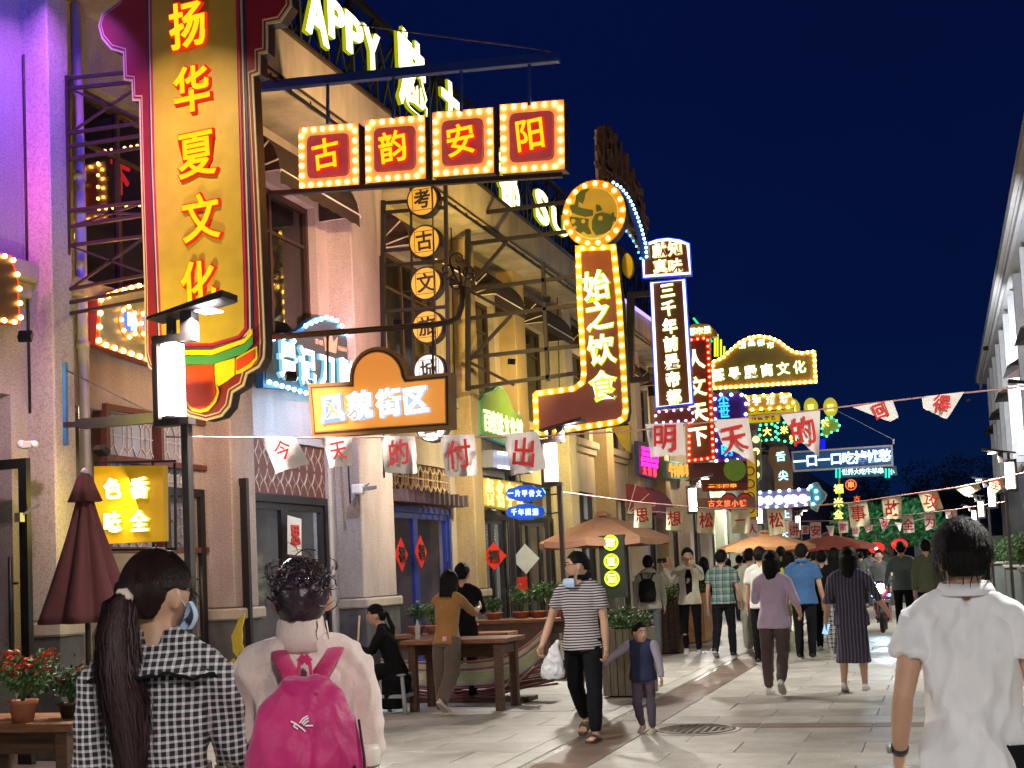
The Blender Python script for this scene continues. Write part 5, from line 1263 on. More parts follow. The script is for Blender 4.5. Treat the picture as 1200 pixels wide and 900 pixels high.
def patt(name, kind, a, b, sc, duty=.5, c=None):
    if name in _mc: return _mc[name]
    m = M(name, a, .85, var=0, bump=.25, bs=200); n = m.node_tree; L = n.links.new; bs_ = n.nodes['Principled BSDF']
    t = n.nodes.new('ShaderNodeTexCoord'); sp_ = n.nodes.new('ShaderNodeSeparateXYZ'); 
    nz = n.nodes.new('ShaderNodeTexNoise'); nz.inputs['Scale'].default_value = 3; L(t.outputs['Object'], nz.inputs['Vector'])
    ad = n.nodes.new('ShaderNodeVectorMath'); ad.operation = 'MULTIPLY_ADD'; ad.inputs[1].default_value = (.03, .03, .03); L(nz.outputs['Color'], ad.inputs[0]); L(t.outputs['Object'], ad.inputs[2]); L(ad.outputs[0], sp_.inputs[0])
    def band(axis, scale, duty, ph=0.0):
        mu = n.nodes.new('ShaderNodeMath'); mu.operation = 'MULTIPLY_ADD'; mu.inputs[1].default_value = scale; mu.inputs[2].default_value = ph + 50; L(sp_.outputs[axis], mu.inputs[0])
        fr = n.nodes.new('ShaderNodeMath'); fr.operation = 'FRACT'; L(mu.outputs[0], fr.inputs[0])
        gt = n.nodes.new('ShaderNodeMath'); gt.operation = 'LESS_THAN'; gt.inputs[1].default_value = duty; L(fr.outputs[0], gt.inputs[0]); return gt.outputs[0]
    def mix(f, x, y):
        mx = n.nodes.new('ShaderNodeMix'); mx.data_type = 'RGBA'
        if isinstance(f, float): mx.inputs[0].default_value = f
        else: L(f, mx.inputs[0])
        for s_, v in ((6, x), (7, y)):
            if isinstance(v, tuple): mx.inputs[s_].default_value = (*v, 1)
            else: L(v, mx.inputs[s_])
        return mx.outputs[2]
    if kind == 'h': out = mix(band('Z', sc, duty), a, b)
    elif kind == 'v': out = mix(band('X', sc, duty), a, b)
    else:
        av = mix(band('X', sc, duty), a, b); out = mix(band('Z', sc, duty, .2), a, b); out = mix(.5, av, out)
        if c: out = mix(band('X', sc, .10, .62), out, c); out = mix(band('Z', sc, .10, .75), out, c)
    L(out, bs_.inputs['Base Color']); return m
def world(P, v): return P.r.location + Rz3(P.r.rotation_euler.z) @ v
JOBS = []
def rjob(mb, name, mat, parent, voxel, smooth=3, wrinkle=0.0, wf=(9, 9, 5), seed=0, extra=None, kind=None):
    me = mb.mesh(name); o = bpy.data.objects.new('tmp', me); COL.objects.link(o)
    md = o.modifiers.new('r', 'REMESH'); md.mode = 'VOXEL'; md.voxel_size = voxel; md.use_smooth_shade = True
    if smooth: sm = o.modifiers.new('s', 'SMOOTH'); sm.iterations = smooth; sm.factor = .5
    JOBS.append((o, name, mat, parent, wrinkle, wf, seed, extra))
def finish_jobs():
    bpy.context.view_layer.update(); dg = bpy.context.evaluated_depsgraph_get()
    for o, name, mat, parent, wr, wf, seed, extra in JOBS:
        me = bpy.data.meshes.new_from_object(o.evaluated_get(dg)); me.name = name
        if wr:
            n_ = len(me.vertices); me.update(); nr = [v.normal.copy() for v in me.vertices]; sd = Vector((seed*3.7, seed*1.3, 0))
            for v, q in zip(me.vertices, nr):
                p = v.co; a = noise.noise(Vector((p.x*wf[0] + p.z*2.5, p.y*wf[1], p.z*wf[2] + p.x*3)) + sd)
                b = noise.noise(Vector((p.x*wf[0]*2.3 - p.z*6, p.y*wf[1]*2, p.z*wf[2]*2.2)) + sd)
                v.co = p + q*wr*((1 - abs(a)*3.2) + .45*(1 - abs(b)*3))*.6
        me.materials.clear(); me.materials.append(mat)
        if extra:
            import bmesh
            bm = bmesh.new(); bm.from_mesh(me); em = extra.mesh(); bm.from_mesh(em); bm.to_mesh(me); bm.free(); bpy.data.meshes.remove(em)
        me.polygons.foreach_set('use_smooth', [True]*len(me.polygons))
        link(name, me, mat, parent); bpy.data.objects.remove(o)
    JOBS.clear()
def rotx(v, a): return Matrix.Rotation(a, 3, 'X') @ v
def Rz3(a): return Matrix.Rotation(a, 3, 'Z')
class Person:
    pass
def person(label, pos, H=1.68, face=0.0, legs=((.12, .1), (-.15, .25)), arms=((.05, .12, .2, 0), (-.05, .12, .2, 0)), lean=0.03, headturn=0.0, nod=0.0,
           top=None, bottom=None, shoe=None, hair='short', hairmat=None, sleeve='short', topcut='tee', bot='trousers', near=0, fat=1.0, sit=None, detail=1, group=None,
           seed=0, skin=None, hemlen=0.0, socks=None, hsz=1.09, baggy=1.0, collar=None, fingers=True, fist=(.5, .5), wr=.006, hoody=False):
    r = thing('person', label, 'person', pos, face, group); P = Person(); P.r = r; rr = random.Random(seed)
    hairmat = hairmat or hairm; sk = skin or skinm; vox = (.016, .012, .0085)[near]
    A = .04*H
    # legs
    def leg(s_, sw, bend, out=.0):
        h = Vector((s_*.052*H, 0, 0)); th = rotx(Vector((s_*out, 0, -1)).normalized(), sw); k = h + th*.245*H; sh = rotx(Vector((s_*out*.3, 0, -1)).normalized(), sw - bend); a = k + sh*.235*H; return h, k, a, sw-bend
    L = []
    for i, s_ in enumerate((-1, 1)):
        lg = legs[i]; L.append(leg(s_, lg[0], lg[1], lg[2] if len(lg) > 2 else .03))
    low = min(l[2].z for l in L); hz = sit if sit is not None else A - low
    off = Vector((0, 0, hz)); L = [(a+off, b+off, c_+off, d) for a, b, c_, d in L]
    P.pelvis = off.copy()
    up = rotx(Vector((0, 0, 1)), -lean); fw = rotx(Vector((0, 1, 0)), -lean); X = Vector((1, 0, 0))
    sp = lambda t, f=0.0: off + up*t*H + fw*f*H
    S = [sp(.272) + X*s_*.100*H*fat for s_ in (-1, 1)]; h0 = H; HH = H*hsz
    hand = []; armj = []
    for i, s_ in enumerate((-1, 1)):
        sw, ab, bd, inn = arms[i][:4]
        u = (rotx(Vector((0, 0, -1)), sw) + X*s_*math.tan(ab)).normalized(); e = S[i] + u*.165*H
        f = rotx(Vector((0, 0, -1)), sw+bd); f = (f + X*s_*(math.tan(ab)*.6 - inn)).normalized(); w_ = e + f*.145*H
        armj.append((S[i], e, w_, u, f)); hand.append((w_, f))
    P.hand = [w_ + f*.05*H for w_, f in hand]; P.armj = armj; P.S = S; P.sp = sp; P.up = up; P.fw = fw; P.H = H; P.HH = HH
    nk = sp(.300); ht = Rz3(headturn) @ Matrix.Rotation(-nod, 3, 'X'); hc = sp(.474 - .066*hsz, .012); P.head = hc; P.ht = ht
    # ---------------- body (one skin surface)
    m = MB()
    m.tube([sp(-.03), sp(.09), sp(.2), sp(.265), sp(.292)], [(.075*H*fat, .052*H*fat), (.070*H*fat, .05*H*fat), (.080*H*fat, .055*H), (.085*H*fat, .045*H), (.045*H, .035*H)], 14, flat=X)
    m.tube([sp(.26), nk, hc - up*.02*H], [.040*H, .034*H, .034*H], 12)
    for s_ in (-1, 1): m.tube([sp(.318), sp(.300) + X*s_*.045*H, S[0 if s_ < 0 else 1]], [.026*H, .026*H, .026*H], 8)
    hs = MB(); N_, M_ = 28, 20; vs = []
    for j in range(M_+1):
        ph = pi*j/M_
        for k in range(N_):
            t = 2*pi*k/N_; d = Vector((sin(ph)*sin(t), sin(ph)*cos(t), cos(ph)))
            x, y, z = d.x*.046*HH, d.y*.056*HH, d.z*.066*HH
            if d.z < 0: fz = 1 + .30*d.z; x *= fz; y = y*(1+.12*d.z) + (.006*HH if d.y > 0 else 0)*(-d.z)
            if d.y > 0:
                nose = math.exp(-((d.x/.13)**2) - ((d.z+.22)/.16)**2); y += .014*HH*nose
                y -= .004*HH*math.exp(-(((abs(d.x)-.33)/.16)**2) - ((d.z-.02)/.13)**2)
                y += .003*HH*math.exp(-((d.x/.25)**2) - ((d.z+.52)/.10)**2) + .004*HH*math.exp(-((d.x/.22)**2) - ((d.z+.80)/.15)**2)
            vs.append(hc + ht @ Vector((x, y, z)))
    hs.add(vs, [(j*N_+k, j*N_+(k+1) % N_, (j+1)*N_+(k+1) % N_, (j+1)*N_+k) for j in range(M_) for k in range(N_)], True)
    m.add(hs.v, hs.f, True)
    for s_ in (-1, 1): m.sphere(hc + ht @ Vector((s_*.047*HH, -.004*HH, -.008*HH)), (.007*HH, .012*HH, .019*HH), 8, 6, rx=ht)
    for a, e, w_, u, f in armj:
        m.tube([a, a*.5+e*.5, e, e*.6+w_*.4, w_], [.028*H, .027*H, .022*H, .023*H, .0165*H], 10)
        # palm
        side = f.cross(X).normalized(); m.tube([w_ - f*.01*H, w_ + f*.015*H, w_ + f*.045*H, w_ + f*.055*H], [(.016*H, .013*H), (.014*H, .022*H), (.011*H, .025*H), (.008*H, .022*H)], 8, flat=X)
    for h_, k_, a_, d_ in L:
        m.tube([h_, h_*.5+k_*.5, k_, k_*.62+a_*.38, a_, a_ - Vector((0, 0, .02*H))], [.045*H, .04*H, .030*H, .031*H, .019*H, .018*H], 10)
    # fingers
    ex = None
    if fingers:
        ex = MB()
        for i, (w_, f) in enumerate(hand):
            cu = fist[i]; lat = (f.cross(X)).normalized(); s_ = (-1, 1)[i]
            base = w_ + f*.05*H; n_in = -X*s_  # curl towards the body
            for q in range(4):
                b0 = base + lat*(q-1.5)*.0115*H; ln = (.040, .046, .043, .034)[q]*H*.95
                p1 = b0 + (f*cos(cu*.7) + n_in*sin(cu*.7))*ln*.5; p2 = p1 + (f*cos(cu*1.7) + n_in*sin(cu*1.7))*ln*.32; p3 = p2 + (f*cos(cu*2.5)+n_in*sin(cu*2.5))*ln*.25
                ex.tube([b0 - f*.01*H, p1, p2, p3], [.0062*H, .0056*H, .005*H, .0036*H], 6)
            tb = w_ + f*.02*H - lat*.017*H; tf = -lat if (f.cross(X).y >= 0) else -lat
            ex.tube([tb, tb - lat*.012*H + f*.018*H, tb - lat*.012*H + f*.040*H + n_in*.01*H], [.0075*H, .0065*H, .0045*H], 6)
    rjob(m, 'body', sk, r, min(vox, .012), 4, extra=ex)
    # ---------------- face parts
    if detail:
        def fp(x, z, dy=0.0):
            y = .056*HH*sqrt(max(0, 1 - (x/(.047*HH))**2 - (z/(.066*HH))**2)) + dy*HH; return hc + ht @ Vector((x, y, z))
        for s_ in (-1, 1):
            e = MB(); e.sphere(fp(s_*.0175*HH, .002*HH, -.0045), (.0068*HH, .004*HH, .0042*HH), 8, 6, rx=ht); eo = e.build('eye', eyew, r)
            e = MB(); e.sphere(fp(s_*.0175*HH, .002*HH, -.0012), (.0032*HH, .002*HH, .0032*HH), 8, 6, rx=ht); e.build('pupil', eyed, eo)
            b = MB(); b.tube([fp(s_*.009*HH, .014*HH, .001), fp(s_*.018*HH, .0165*HH, .001), fp(s_*.028*HH, .0125*HH, .0)], [.0016*HH, .0022*HH, .0012*HH], 5); b.build('eyebrow', hairmat, r)
        l = MB(); l.tube([fp(-.012*HH, -.034*HH, .0035), fp(0, -.0335*HH, .007), fp(.012*HH, -.034*HH, .0035)], [.001*HH, (.003*HH), .001*HH], 6); l.build('lips', lipm, r)
    # ---------------- hair
    hm = MB(); NN, MM = (30, 22) if near < 2 else (56, 40); vs = []
    for j in range(MM+1):
        ph = pi*j/MM
        for k in range(NN):
            t = 2*pi*k/NN; d = Vector((sin(ph)*sin(t), sin(ph)*cos(t), cos(ph)))
            front = max(0, d.y)
            line = {'short': -.62, 'crew': -.40, 'bald': 5, 'long': -.75, 'tail': -.62, 'bun': -.62, 'bob': -.75}.get(hair, -.5)
            yy_ = d.y; sm_s = lambda a, b: (lambda t: t*t*(3-2*t))(max(0, min(1, (yy_-a)/(b-a))))
            lim = line + (.06 - line)*sm_s(-.50, -.18) + .42*sm_s(.42, .85)
            if hair in ('bob', 'long') and d.y < .55: lim = -1.2
            if hair == 'fringe' : pass
            cov = max(0, min(1, (d.z - lim)/.13 + .5)); th = {'crew': .05, 'short': .13, 'long': .16, 'bob': .20, 'tail': .08, 'bun': .07, 'bald': 0}.get(hair, .1)
            if hair in ('short', 'crew'): th *= max(.12, min(1.35, .45 + 1.2*(d.z+.25)))
            nz = noise.noise(d*3.2 + Vector((seed, 1, 2)))*.05 + noise.noise(d*9 + Vector((seed, 5, 2)))*(.035 if hair != 'tail' else .012)
            if near == 2 and hair == 'short': nz += .035*noise.noise(Vector((d.x*26, d.y*26, d.z*14))) + .02*noise.noise(d*50)
            k_ = .80 + cov*(.20 + th + nz)
            x, y, z = d.x*.047*HH*k_, d.y*.057*HH*k_, d.z*.067*HH*k_
            if d.z < 0 and hair not in ('bob', 'long'): x *= 1 + .18*d.z
            if d.y < 0 and d.z < .3: y -= .006*HH*cov
            vs.append(hc + ht @ Vector((x, y - (.002*HH), z)))
    hm.add(vs, [(j*NN+k, j*NN+(k+1) % NN, (j+1)*NN+(k+1) % NN, (j+1)*NN+k) for j in range(MM) for k in range(NN)], True)
    if hair in ('bob', 'long'):
        ln = .12*HH if hair == 'bob' else .30*HH; n_ = 26; hv = []
        for j in range(9):
            v = j/8
            for k in range(n_+1):
                a = pi*1.5*(k/n_ - .5) - pi/2     # around the back, open in front
                rad = 1.10 + .10*v - .25*v*v*(1 if hair == 'bob' else .3) + .06*noise.noise(Vector((k*.5, v*1.5, seed)))
                hv.append(hc + ht @ Vector((cos(a)*.052*HH*rad, sin(a)*.060*HH*rad + (.01*HH*v if hair == 'long' else 0), .01*HH - v*ln - .02*HH*v*abs(sin(k*1.7))*.5)))
        hm.add(hv, [(j*(n_+1)+k, j*(n_+1)+k+1, (j+1)*(n_+1)+k+1, (j+1)*(n_+1)+k) for j in range(8) for k in range(n_)], True)
    P.tailpts = None
    if near or hair in ('long', 'bob', 'tail', 'bun'):
        # strands that follow the scalp and break the outline
        ns = {0: 90, 1: 220, 2: 1500}[near] if hair not in ('crew', 'bald') else (700 if near == 2 else 0)
        crown = Vector((0, -.25, 1)).normalized()
        for q in range(ns):
            az = rr.uniform(0, 2*pi); d0 = Vector((cos(az)*.9, sin(az)*.9 - .25, 1)).normalized() if rr.random() < .7 else Vector((rr.uniform(-1, 1), rr.uniform(-1, .3), rr.uniform(-.3, 1))).normalized()
            if hair in ('tail', 'bun'):
                d0 = Vector((rr.uniform(-1, 1), rr.uniform(-.8, .9), rr.uniform(.1, 1))).normalized(); tgt = Vector((0, -1, .0 if hair == 'tail' else .35)).normalized()
            elif hair in ('short', 'crew'): tgt = (d0 + Vector((rr.uniform(-.4, .4), rr.uniform(-.6, .3), -.9 if hair == 'short' else -.3))).normalized()
            else: tgt = Vector((d0.x*1.2, min(d0.y, .1), -.9)).normalized()
            pts = []; ng = 6; wd = rr.uniform(.0012, .0028)*(1.0 if near == 2 else 1.7)
            lift = rr.uniform(.9, 1.12 if hair in ('short', 'bob', 'long') else 1.03)
            th = {'crew': .05, 'short': .15, 'long': .17, 'bob': .21, 'tail': .09, 'bun': .08}.get(hair, .1); lift = lift*(1 + (.35*rr.random() if near == 2 and hair == 'short' else 0))
            for g in range(ng+1):
                d = d0.lerp(tgt, g/ng*(.55 if hair in ('short',) else (.25 if hair == 'crew' else 1))).normalized()
                if d.z < -.5 and hair in ('tail', 'bun'): break
                kk = 1 + th + (.03 if g < ng else .05*lift)*lift + (.05*(lift-1)*g)
                pts.append(hc + ht @ Vector((d.x*.047*HH*kk, d.y*.057*HH*kk - .002*HH, d.z*.067*HH*kk)))
            if hair in ('bob', 'long'):
                base = pts[-1]; ln = (.07 if hair == 'bob' else .24)*HH*rr.uniform(.6, 1.05)
                for g in range(1, 4): pts.append(base - Vector((0, 0, ln*g/3)) + Vector((rr.uniform(-.004, .004), rr.uniform(-.004, .004), 0)))
            ribbon(hm, pts, wd, (hc - pts[0]))
    if hair != 'bald': P.hair = hm.build('hair', hairmat, r)
    # ---------------- clothes
    g = MB(); hl = hemlen; b_ = baggy
    if topcut == 'dress': pass
    hipw = .085*fat*b_ + .008
    g.tube([sp(-.045-hl), sp(0), sp(.09), sp(.19), sp(.255), sp(.285), sp(.300)],
           [(hipw*H*1.12, .079*H*b_*fat), (hipw*H*1.07, .074*H*b_*fat), ((.078*fat*b_+.004)*H, .060*H*b_*fat), ((.090*fat+.004)*H, .066*H*fat), ((.093*fat+.004)*H, .056*H), (.066*H, .046*H), (.040*H, .040*H)], 22, flat=X)
    sl = {'short': .62, 'none': 0, 'long': 2.0, 'half': 1.15, 'tee': .46, 'threeq': 1.5}[sleeve]
    for i, (a, e, w_, u, f) in enumerate(armj):
        s_ = (-1, 1)[i]; R0 = .034*H*b_**.5
        g.tube([sp(.306, -.004) + X*s_*.012*H, sp(.296, -.003) + X*s_*.050*H, sp(.282) + X*s_*.082*H*fat, a + u*.012*H + X*s_*.001*H], [.034*H, .036*H, .034*H, .031*H*b_**.5], 12)
        if sl == 0: continue
        if sl <= 1: g.tube([a, a + (e-a)*sl*.5, a + (e-a)*sl], [R0, R0*1.04, R0*1.16], 14)
        else:
            t = sl-1; endp = e + (w_-e)*min(t, .93)
            g.tube([a, (a+e)/2, e, e + (endp-e)*.6, endp], [R0, R0*.92, R0*.84, R0*.76, R0*(.66 if sleeve == 'long' else .8)], 12)
    if topcut == 'dress':
        zh = hl; n_ = 40; prof = [(sp(.10), .080, .062), (sp(.02), .094, .072), (sp(-.10), .105, .085), (sp(-.22), .112, .095), (sp(-.30-zh), .120, .105)]
        m2 = [(p_, (a*H, b*H)) for p_, a, b in prof]; g.tube([p_ for p_, _ in m2], [x_ for _, x_ in m2], 26, flat=X)
    if top is not None:
        rjob(g, 'top' if topcut != 'dress' else 'dress', top, r, vox, 3 if near else 2, wr*(1 + .5*(near == 2)), (9, 9, 5) if near < 2 else (7, 7, 3.5), seed)
    if collar:
        c_ = MB(); ctr = sp(.322)
        if collar[1] == 'hood':
            c_.tube([ctr + Vector((cos(t)*.055*H, sin(t)*.05*H - .018*H, -.008*H*sin(t))) for t in [i*2*pi/18 for i in range(18)]], [(.022*H, .020*H)]*18, 8, closed=True)
        elif collar[1] == 'turtle':
            c_.tube([ctr - up*.02*H, ctr + up*.01*H, ctr + up*.035*H, ctr + up*.037*H + fw*.002*H], [(.056*H, .052*H), (.050*H, .048*H), (.047*H, .045*H), (.041*H, .040*H)], 24, flat=X)
        else:
            n_ = 24; hv = []
            for j in range(4):
                for k in range(n_+1):
                    a = -pi/2 + (k/n_-.5)*2*pi*.93; v = j/3
                    rr_ = (.043 + .013*v)*H; hv.append(ctr + X*cos(a)*rr_*1.05 + fw*sin(a)*rr_ + up*((.026 - .030*abs(v-.25)*1.1)*H + (.004*H*sin(a))))
            c_.add(hv, [(j*(n_+1)+k, j*(n_+1)+k+1, (j+1)*(n_+1)+k+1, (j+1)*(n_+1)+k) for j in range(3) for k in range(n_)], True)
        co = c_.build('collar', collar[0], r)
        if collar[1] not in ('hood', 'turtle'):
            md = co.modifiers.new('t', 'SOLIDIFY'); md.thickness = .004*H
    # trousers
    if bottom is not None and bot != 'none':
        b = MB(); kb = {'trousers': 1.0, 'wide': 1.35, 'slim': .86, 'jog': 1.05}[bot]
        b.tube([sp(-.06), sp(-.02), sp(.03), sp(.045)], [(.084*H*fat, .062*H*fat), (.082*H*fat, .061*H*fat), (.068*H*fat, .052*H*fat), (.062*H*fat, .048*H*fat)], 18, flat=X)
        for h_, k_, a_, d_ in L:
            en = a_ - (a_-k_).normalized()*(.0 if bot in ('slim', 'jog') else -.010*H) + (a_-k_)*(-.04 if bot in ('jog', 'slim') else .03)
            b.tube([h_ + Vector((0, 0, .01*H)), h_*.55+k_*.45, k_, k_*.5+en*.5, k_*.12+en*.88, en], [.054*H*fat, .049*H*kb**.5, .040*H*kb, .037*H*kb, .031*H*kb, (.029*H*kb if bot != 'jog' else .024*H)], 14)
        rjob(b, 'trousers', bottom, r, vox, 2, .007*b_, (6, 6, 11), seed+1)
    # shoes
    if shoe is not None:
        for (h_, k_, a_, d_) in L:
            s2 = MB(); ang = max(-.9, min(.35, d_*.8)) if abs(a_.z - A) > .01*H else 0; R_ = Matrix.Rotation(ang, 3, 'X')
            def q_(y, z): return a_ + R_ @ Vector((0, y*H, (z-.04)*H))
            s2.tube([q_(-.036, .022), q_(-.028, .024), q_(0, .026), q_(.035, .020), (q_(.075, .015)), q_(.098, .011)],
                    [(.010*H, .014*H), (.019*H, .023*H), (.022*H, .025*H), (.024*H, .019*H), (.026*H, .0145*H), (.016*H, .009*H)], 12, flat=X)
            so = s2.build('shoe', shoe, r)
            s3 = MB(); ol_ = [(-.016, -.038), (.016, -.038), (.021, 0), (.025, .05), (.024, .082), (.014, .104), (-.014, .104), (-.024, .082), (-.025, .05), (-.021, 0)]
            n_ = len(ol_); V_ = [a_ + R_ @ Vector((x*H, y*H, -.04*H)) for x, y in ol_] + [a_ + R_ @ Vector((x*H, y*H, -.0275*H)) for x, y in ol_]
            s3.add(V_, [tuple(range(n_))[::-1], tuple(range(n_, 2*n_))] + [(i, (i+1) % n_, (i+1) % n_+n_, i+n_) for i in range(n_)]); s3.build('sole', solem, so)
    return P
solem = M('shoe_sole', (.5, .48, .45), .6, var=.1)
def ribbon(mb, pts, w, inward):
    n = len(pts)
    if n < 3: return
    vs = []
    for i, p in enumerate(pts):
        d = (pts[min(i+1, n-1)] - pts[max(i-1, 0)]); s_ = d.cross(Vector(inward)); 
        if s_.length < 1e-6: s_ = Vector((1, 0, 0))
        s_ = s_.normalized()*w*(1 - .75*(i/(n-1))**2); vs += [p - s_, p + s_]
    mb.add(vs, [(2*i, 2*i+1, 2*i+3, 2*i+2) for i in range(n-1)], True)
def gpos(px, py): v = ground(px, py); return Vector((v.x, v.y, 0))
blackc = cloth('black_cloth', (.007, .007, .008), .95); darkc = cloth('dark_trousers', (.009, .009, .012), .95)
for _h in (blackc, darkc): _h.node_tree.nodes['Principled BSDF'].inputs['Specular IOR Level'].default_value = .15; whitec = cloth('white_cotton', (.72, .72, .74), bump=.15)
greyshoe = M('grey_shoe', (.35, .34, .33), .6, var=.1); whshoe = M('white_shoe', (.75, .74, .72), .5, var=.08); blshoe = M('black_shoe', (.015, .015, .015), .35, var=.1)
glassm = M('glasses_frame', (.02, .02, .02), .3, var=0)
maskm = M('face_mask', (.45, .62, .85), .7, var=.05, bump=.2)
def glasses(P):
    H = P.HH; m = MB()
    f = lambda x, y, z: P.head + P.ht @ Vector((x*H, y*H, z*H))
    for s_ in (-1, 1):
        m.tube([f(s_*.019+.012*cos(t), .062-.004*abs(cos(t)), .002+.009*sin(t)) for t in [i*2*pi/12 for i in range(12)]], .0012*H, 5, closed=True)
        m.bar(f(s_*.031, .058, .004), f(s_*.049, -.004, .004), .0022*H)
    m.bar(f(-.007, .063, .004), f(.007, .063, .004), .002*H); m.build('glasses', glassm, P.r)
def mask(P, low=0.0):
    H = P.HH; n = 12; vs = []
    for j in range(7):
        for i in range(n+1):
            a = (i/n-.5)*2.4; z = -.012 - .044*j/6 - low; rad = .057 + .010*sin(pi*j/6) + (.008*math.exp(-(a/.35)**2))*(1-j/8)
            vs.append(P.head + P.ht @ Vector((sin(a)*rad*.86*H, cos(a)*rad*H + .003*H, z*H)))
    m = MB(); m.add(vs, [(j*(n+1)+i, j*(n+1)+i+1, (j+1)*(n+1)+i+1, (j+1)*(n+1)+i) for j in range(6) for i in range(n)], True)
    for s_ in (-1, 1): m.bar(P.head + P.ht @ Vector((s_*.044*H, .02*H, (-.02-low)*H)), P.head + P.ht @ Vector((s_*.049*H, -.004*H, 0)), .0015*H)
    m.build('face_mask', maskm, P.r)
W_ = {}
# ---- P1 plaid dress woman in front
plaid = patt('black_white_plaid', 'p', (.010, .010, .014), (.62, .58, .62), 50, .36, None)
pos1 = at_Y(180, 690, 3.08); 
P1 = person('woman in a black and white checked dress with a long reddish ponytail, seen from behind', (pos1.x+.0, 3.08, 0), 1.635, .40, arms=((.05, .13, .5, .1), (.30, .16, .9, .35)), headturn=-.62, nod=.05, top=plaid, bottom=None, bot='none', shoe=blshoe, hair='tail', hairmat=hairb, sleeve='half', topcut='dress', near=2, fat=.91, baggy=1.08, seed=1, wr=.014, detail=1, hemlen=.0)
mask(P1)
# ponytail, scrunchie, collar ruffle
def ponytail(P, length, r0, seed, mat, n=420, base=(0, -.068, -.002), drop=None, band=None, wid=1.0, shift=0.0):
    H = P.H; r = random.Random(seed); b = P.head + P.ht @ Vector((base[0]*H, base[1]*H, base[2]*H)); m = MB()
    out = P.ht @ Vector((0, -1, 0))
    ctr = [b + out*.0, b + out*.028 + Vector((0, 0, -.03)), b + out*.055 + Vector((shift*.2, 0, -.12))]
    for k in range(1, 6): ctr.append(b + out*(.085 - .004*k) + Vector((shift*(.2+.8*min(1, k/3)), 0, -.12 - (length-.12)*k/5)) + Vector((.006*sin(k*1.4), 0, 0)))
    rad = [r0*.45, r0*.75, r0*1.0, r0*1.12, r0*1.15, r0*1.05, r0*.75, r0*.22]
    m.tube(ctr, [(a_*wid, a_*.62) for a_ in rad], 16, flat=(1, 0, 0))
    for q in range(n):
        a = r.uniform(0, 2*pi); k = sqrt(r.random())*.3 + .8; tw = r.uniform(-.5, .5); pts = []; stop = r.randint(5, 8)
        fly = 1.0 if r.random() < .88 else r.uniform(1.15, 1.5)
        for g in range(stop):
            aa = a + tw*g/8 + .12*sin(g*1.7+q); rr = rad[g]*k*(1 + .16*sin(g*2.2+q*.7))*(1 + (fly-1)*g/8); pts.append(ctr[g] + Vector((cos(aa)*rr*wid, sin(aa)*rr*.66, r.uniform(-.01, .01))))
        ribbon(m, pts, r.uniform(.0012, .003), (ctr[2]-pts[min(2, len(pts)-1)]) if len(pts) > 2 else Vector((0, 1, 0)))
    m.build('ponytail', mat, P.r)
    if band:
        m = MB(); m.tube([ctr[0]*.4 + ctr[1]*.6 + P.ht @ Vector((cos(t)*r0*.52, 0, sin(t)*r0*.46)) for t in [i*2*pi/16 for i in range(16)]], [.010 + .003*(i % 2) for i in range(16)], 8, closed=True); m.build('hair_band', band, P.r)
redhair = M('reddish_hair_tip', (.024, .007, .009), .6, var=.5, vs=5, bump=.4, bs=40, aniso=(6, 6, .6))
ponytail(P1, .56, .050, 4, redhair, 700, (0, -.064, .0), band=M('hair_band_cream', (.6, .5, .42), .7, var=.2), wid=1.05, shift=.055)
H = P1.H; m = MB(); n_ = 72; hv = []
def yoke(a, j): 
    rx_, ry_, dz = ((.042, .040, .012), (.060, .052, -.002), (.086, .068, -.016), (.112, .082, -.034))[j]
    return P1.sp(.306) + Vector((cos(a)*rx_*H, sin(a)*ry_*H*1.12 - .006*H, dz*H - .012*H*abs(cos(a))*j/3 + .002*sin(a*9)*j))
for j in range(4):
    for k in range(n_+1): hv.append(yoke(k/n_*2*pi, j))
m.add(hv, [(j*(n_+1)+k, j*(n_+1)+k+1, (j+1)*(n_+1)+k+1, (j+1)*(n_+1)+k) for j in range(3) for k in range(n_)], True); yo = m.build('wide_collar', plaid, P1.r)
m = MB()
for f_ in (1.0, .90): m.tube([yoke(k/n_*2*pi, 3)*f_ + P1.sp(.306 + (.012 if f_ < 1 else 0))*(1-f_) + Vector((0, 0, .003*sin(k*2.1))) for k in range(n_)], [(.0045 + .0018*(k % 2)) for k in range(n_)], 6, closed=True)
m.build('lace_trim', blackc, yo)
m = MB(); r_ = random.Random(3)
for k in range(40):
    d0 = Vector((r_.uniform(-.5, .6), r_.uniform(.55, 1), r_.uniform(.1, .7))).normalized(); p0 = P1.head + P1.ht @ Vector((d0.x*.050*H, d0.y*.060*H, d0.z*.070*H)); o_ = P1.ht @ Vector((r_.uniform(-.2, .5), 1, -.2))
    ribbon(m, [p0, p0 + o_*.012 + Vector((0, 0, -.012)), p0 + o_*.026 + Vector((0, 0, -.036)), p0 + o_*.044 + Vector((0, 0, -.052))], .0022, P1.head - p0)
for k in range(90):
    az = r_.uniform(0, 6.28); d0 = Vector((cos(az), sin(az), r_.uniform(-.2, .9))).normalized(); p0 = P1.head + P1.ht @ Vector((d0.x*.051*H, d0.y*.061*H, d0.z*.071*H)); t_ = Vector((r_.uniform(-1, 1), r_.uniform(-1, 1), r_.uniform(-.6, .8))).normalized()
    ribbon(m, [p0, p0 + t_*.012 + d0*.004, p0 + t_*.024 + d0*.004], .0006, P1.head - p0)
m.build('loose_hair', hairb, P1.r)['kind'] = 'stuff'
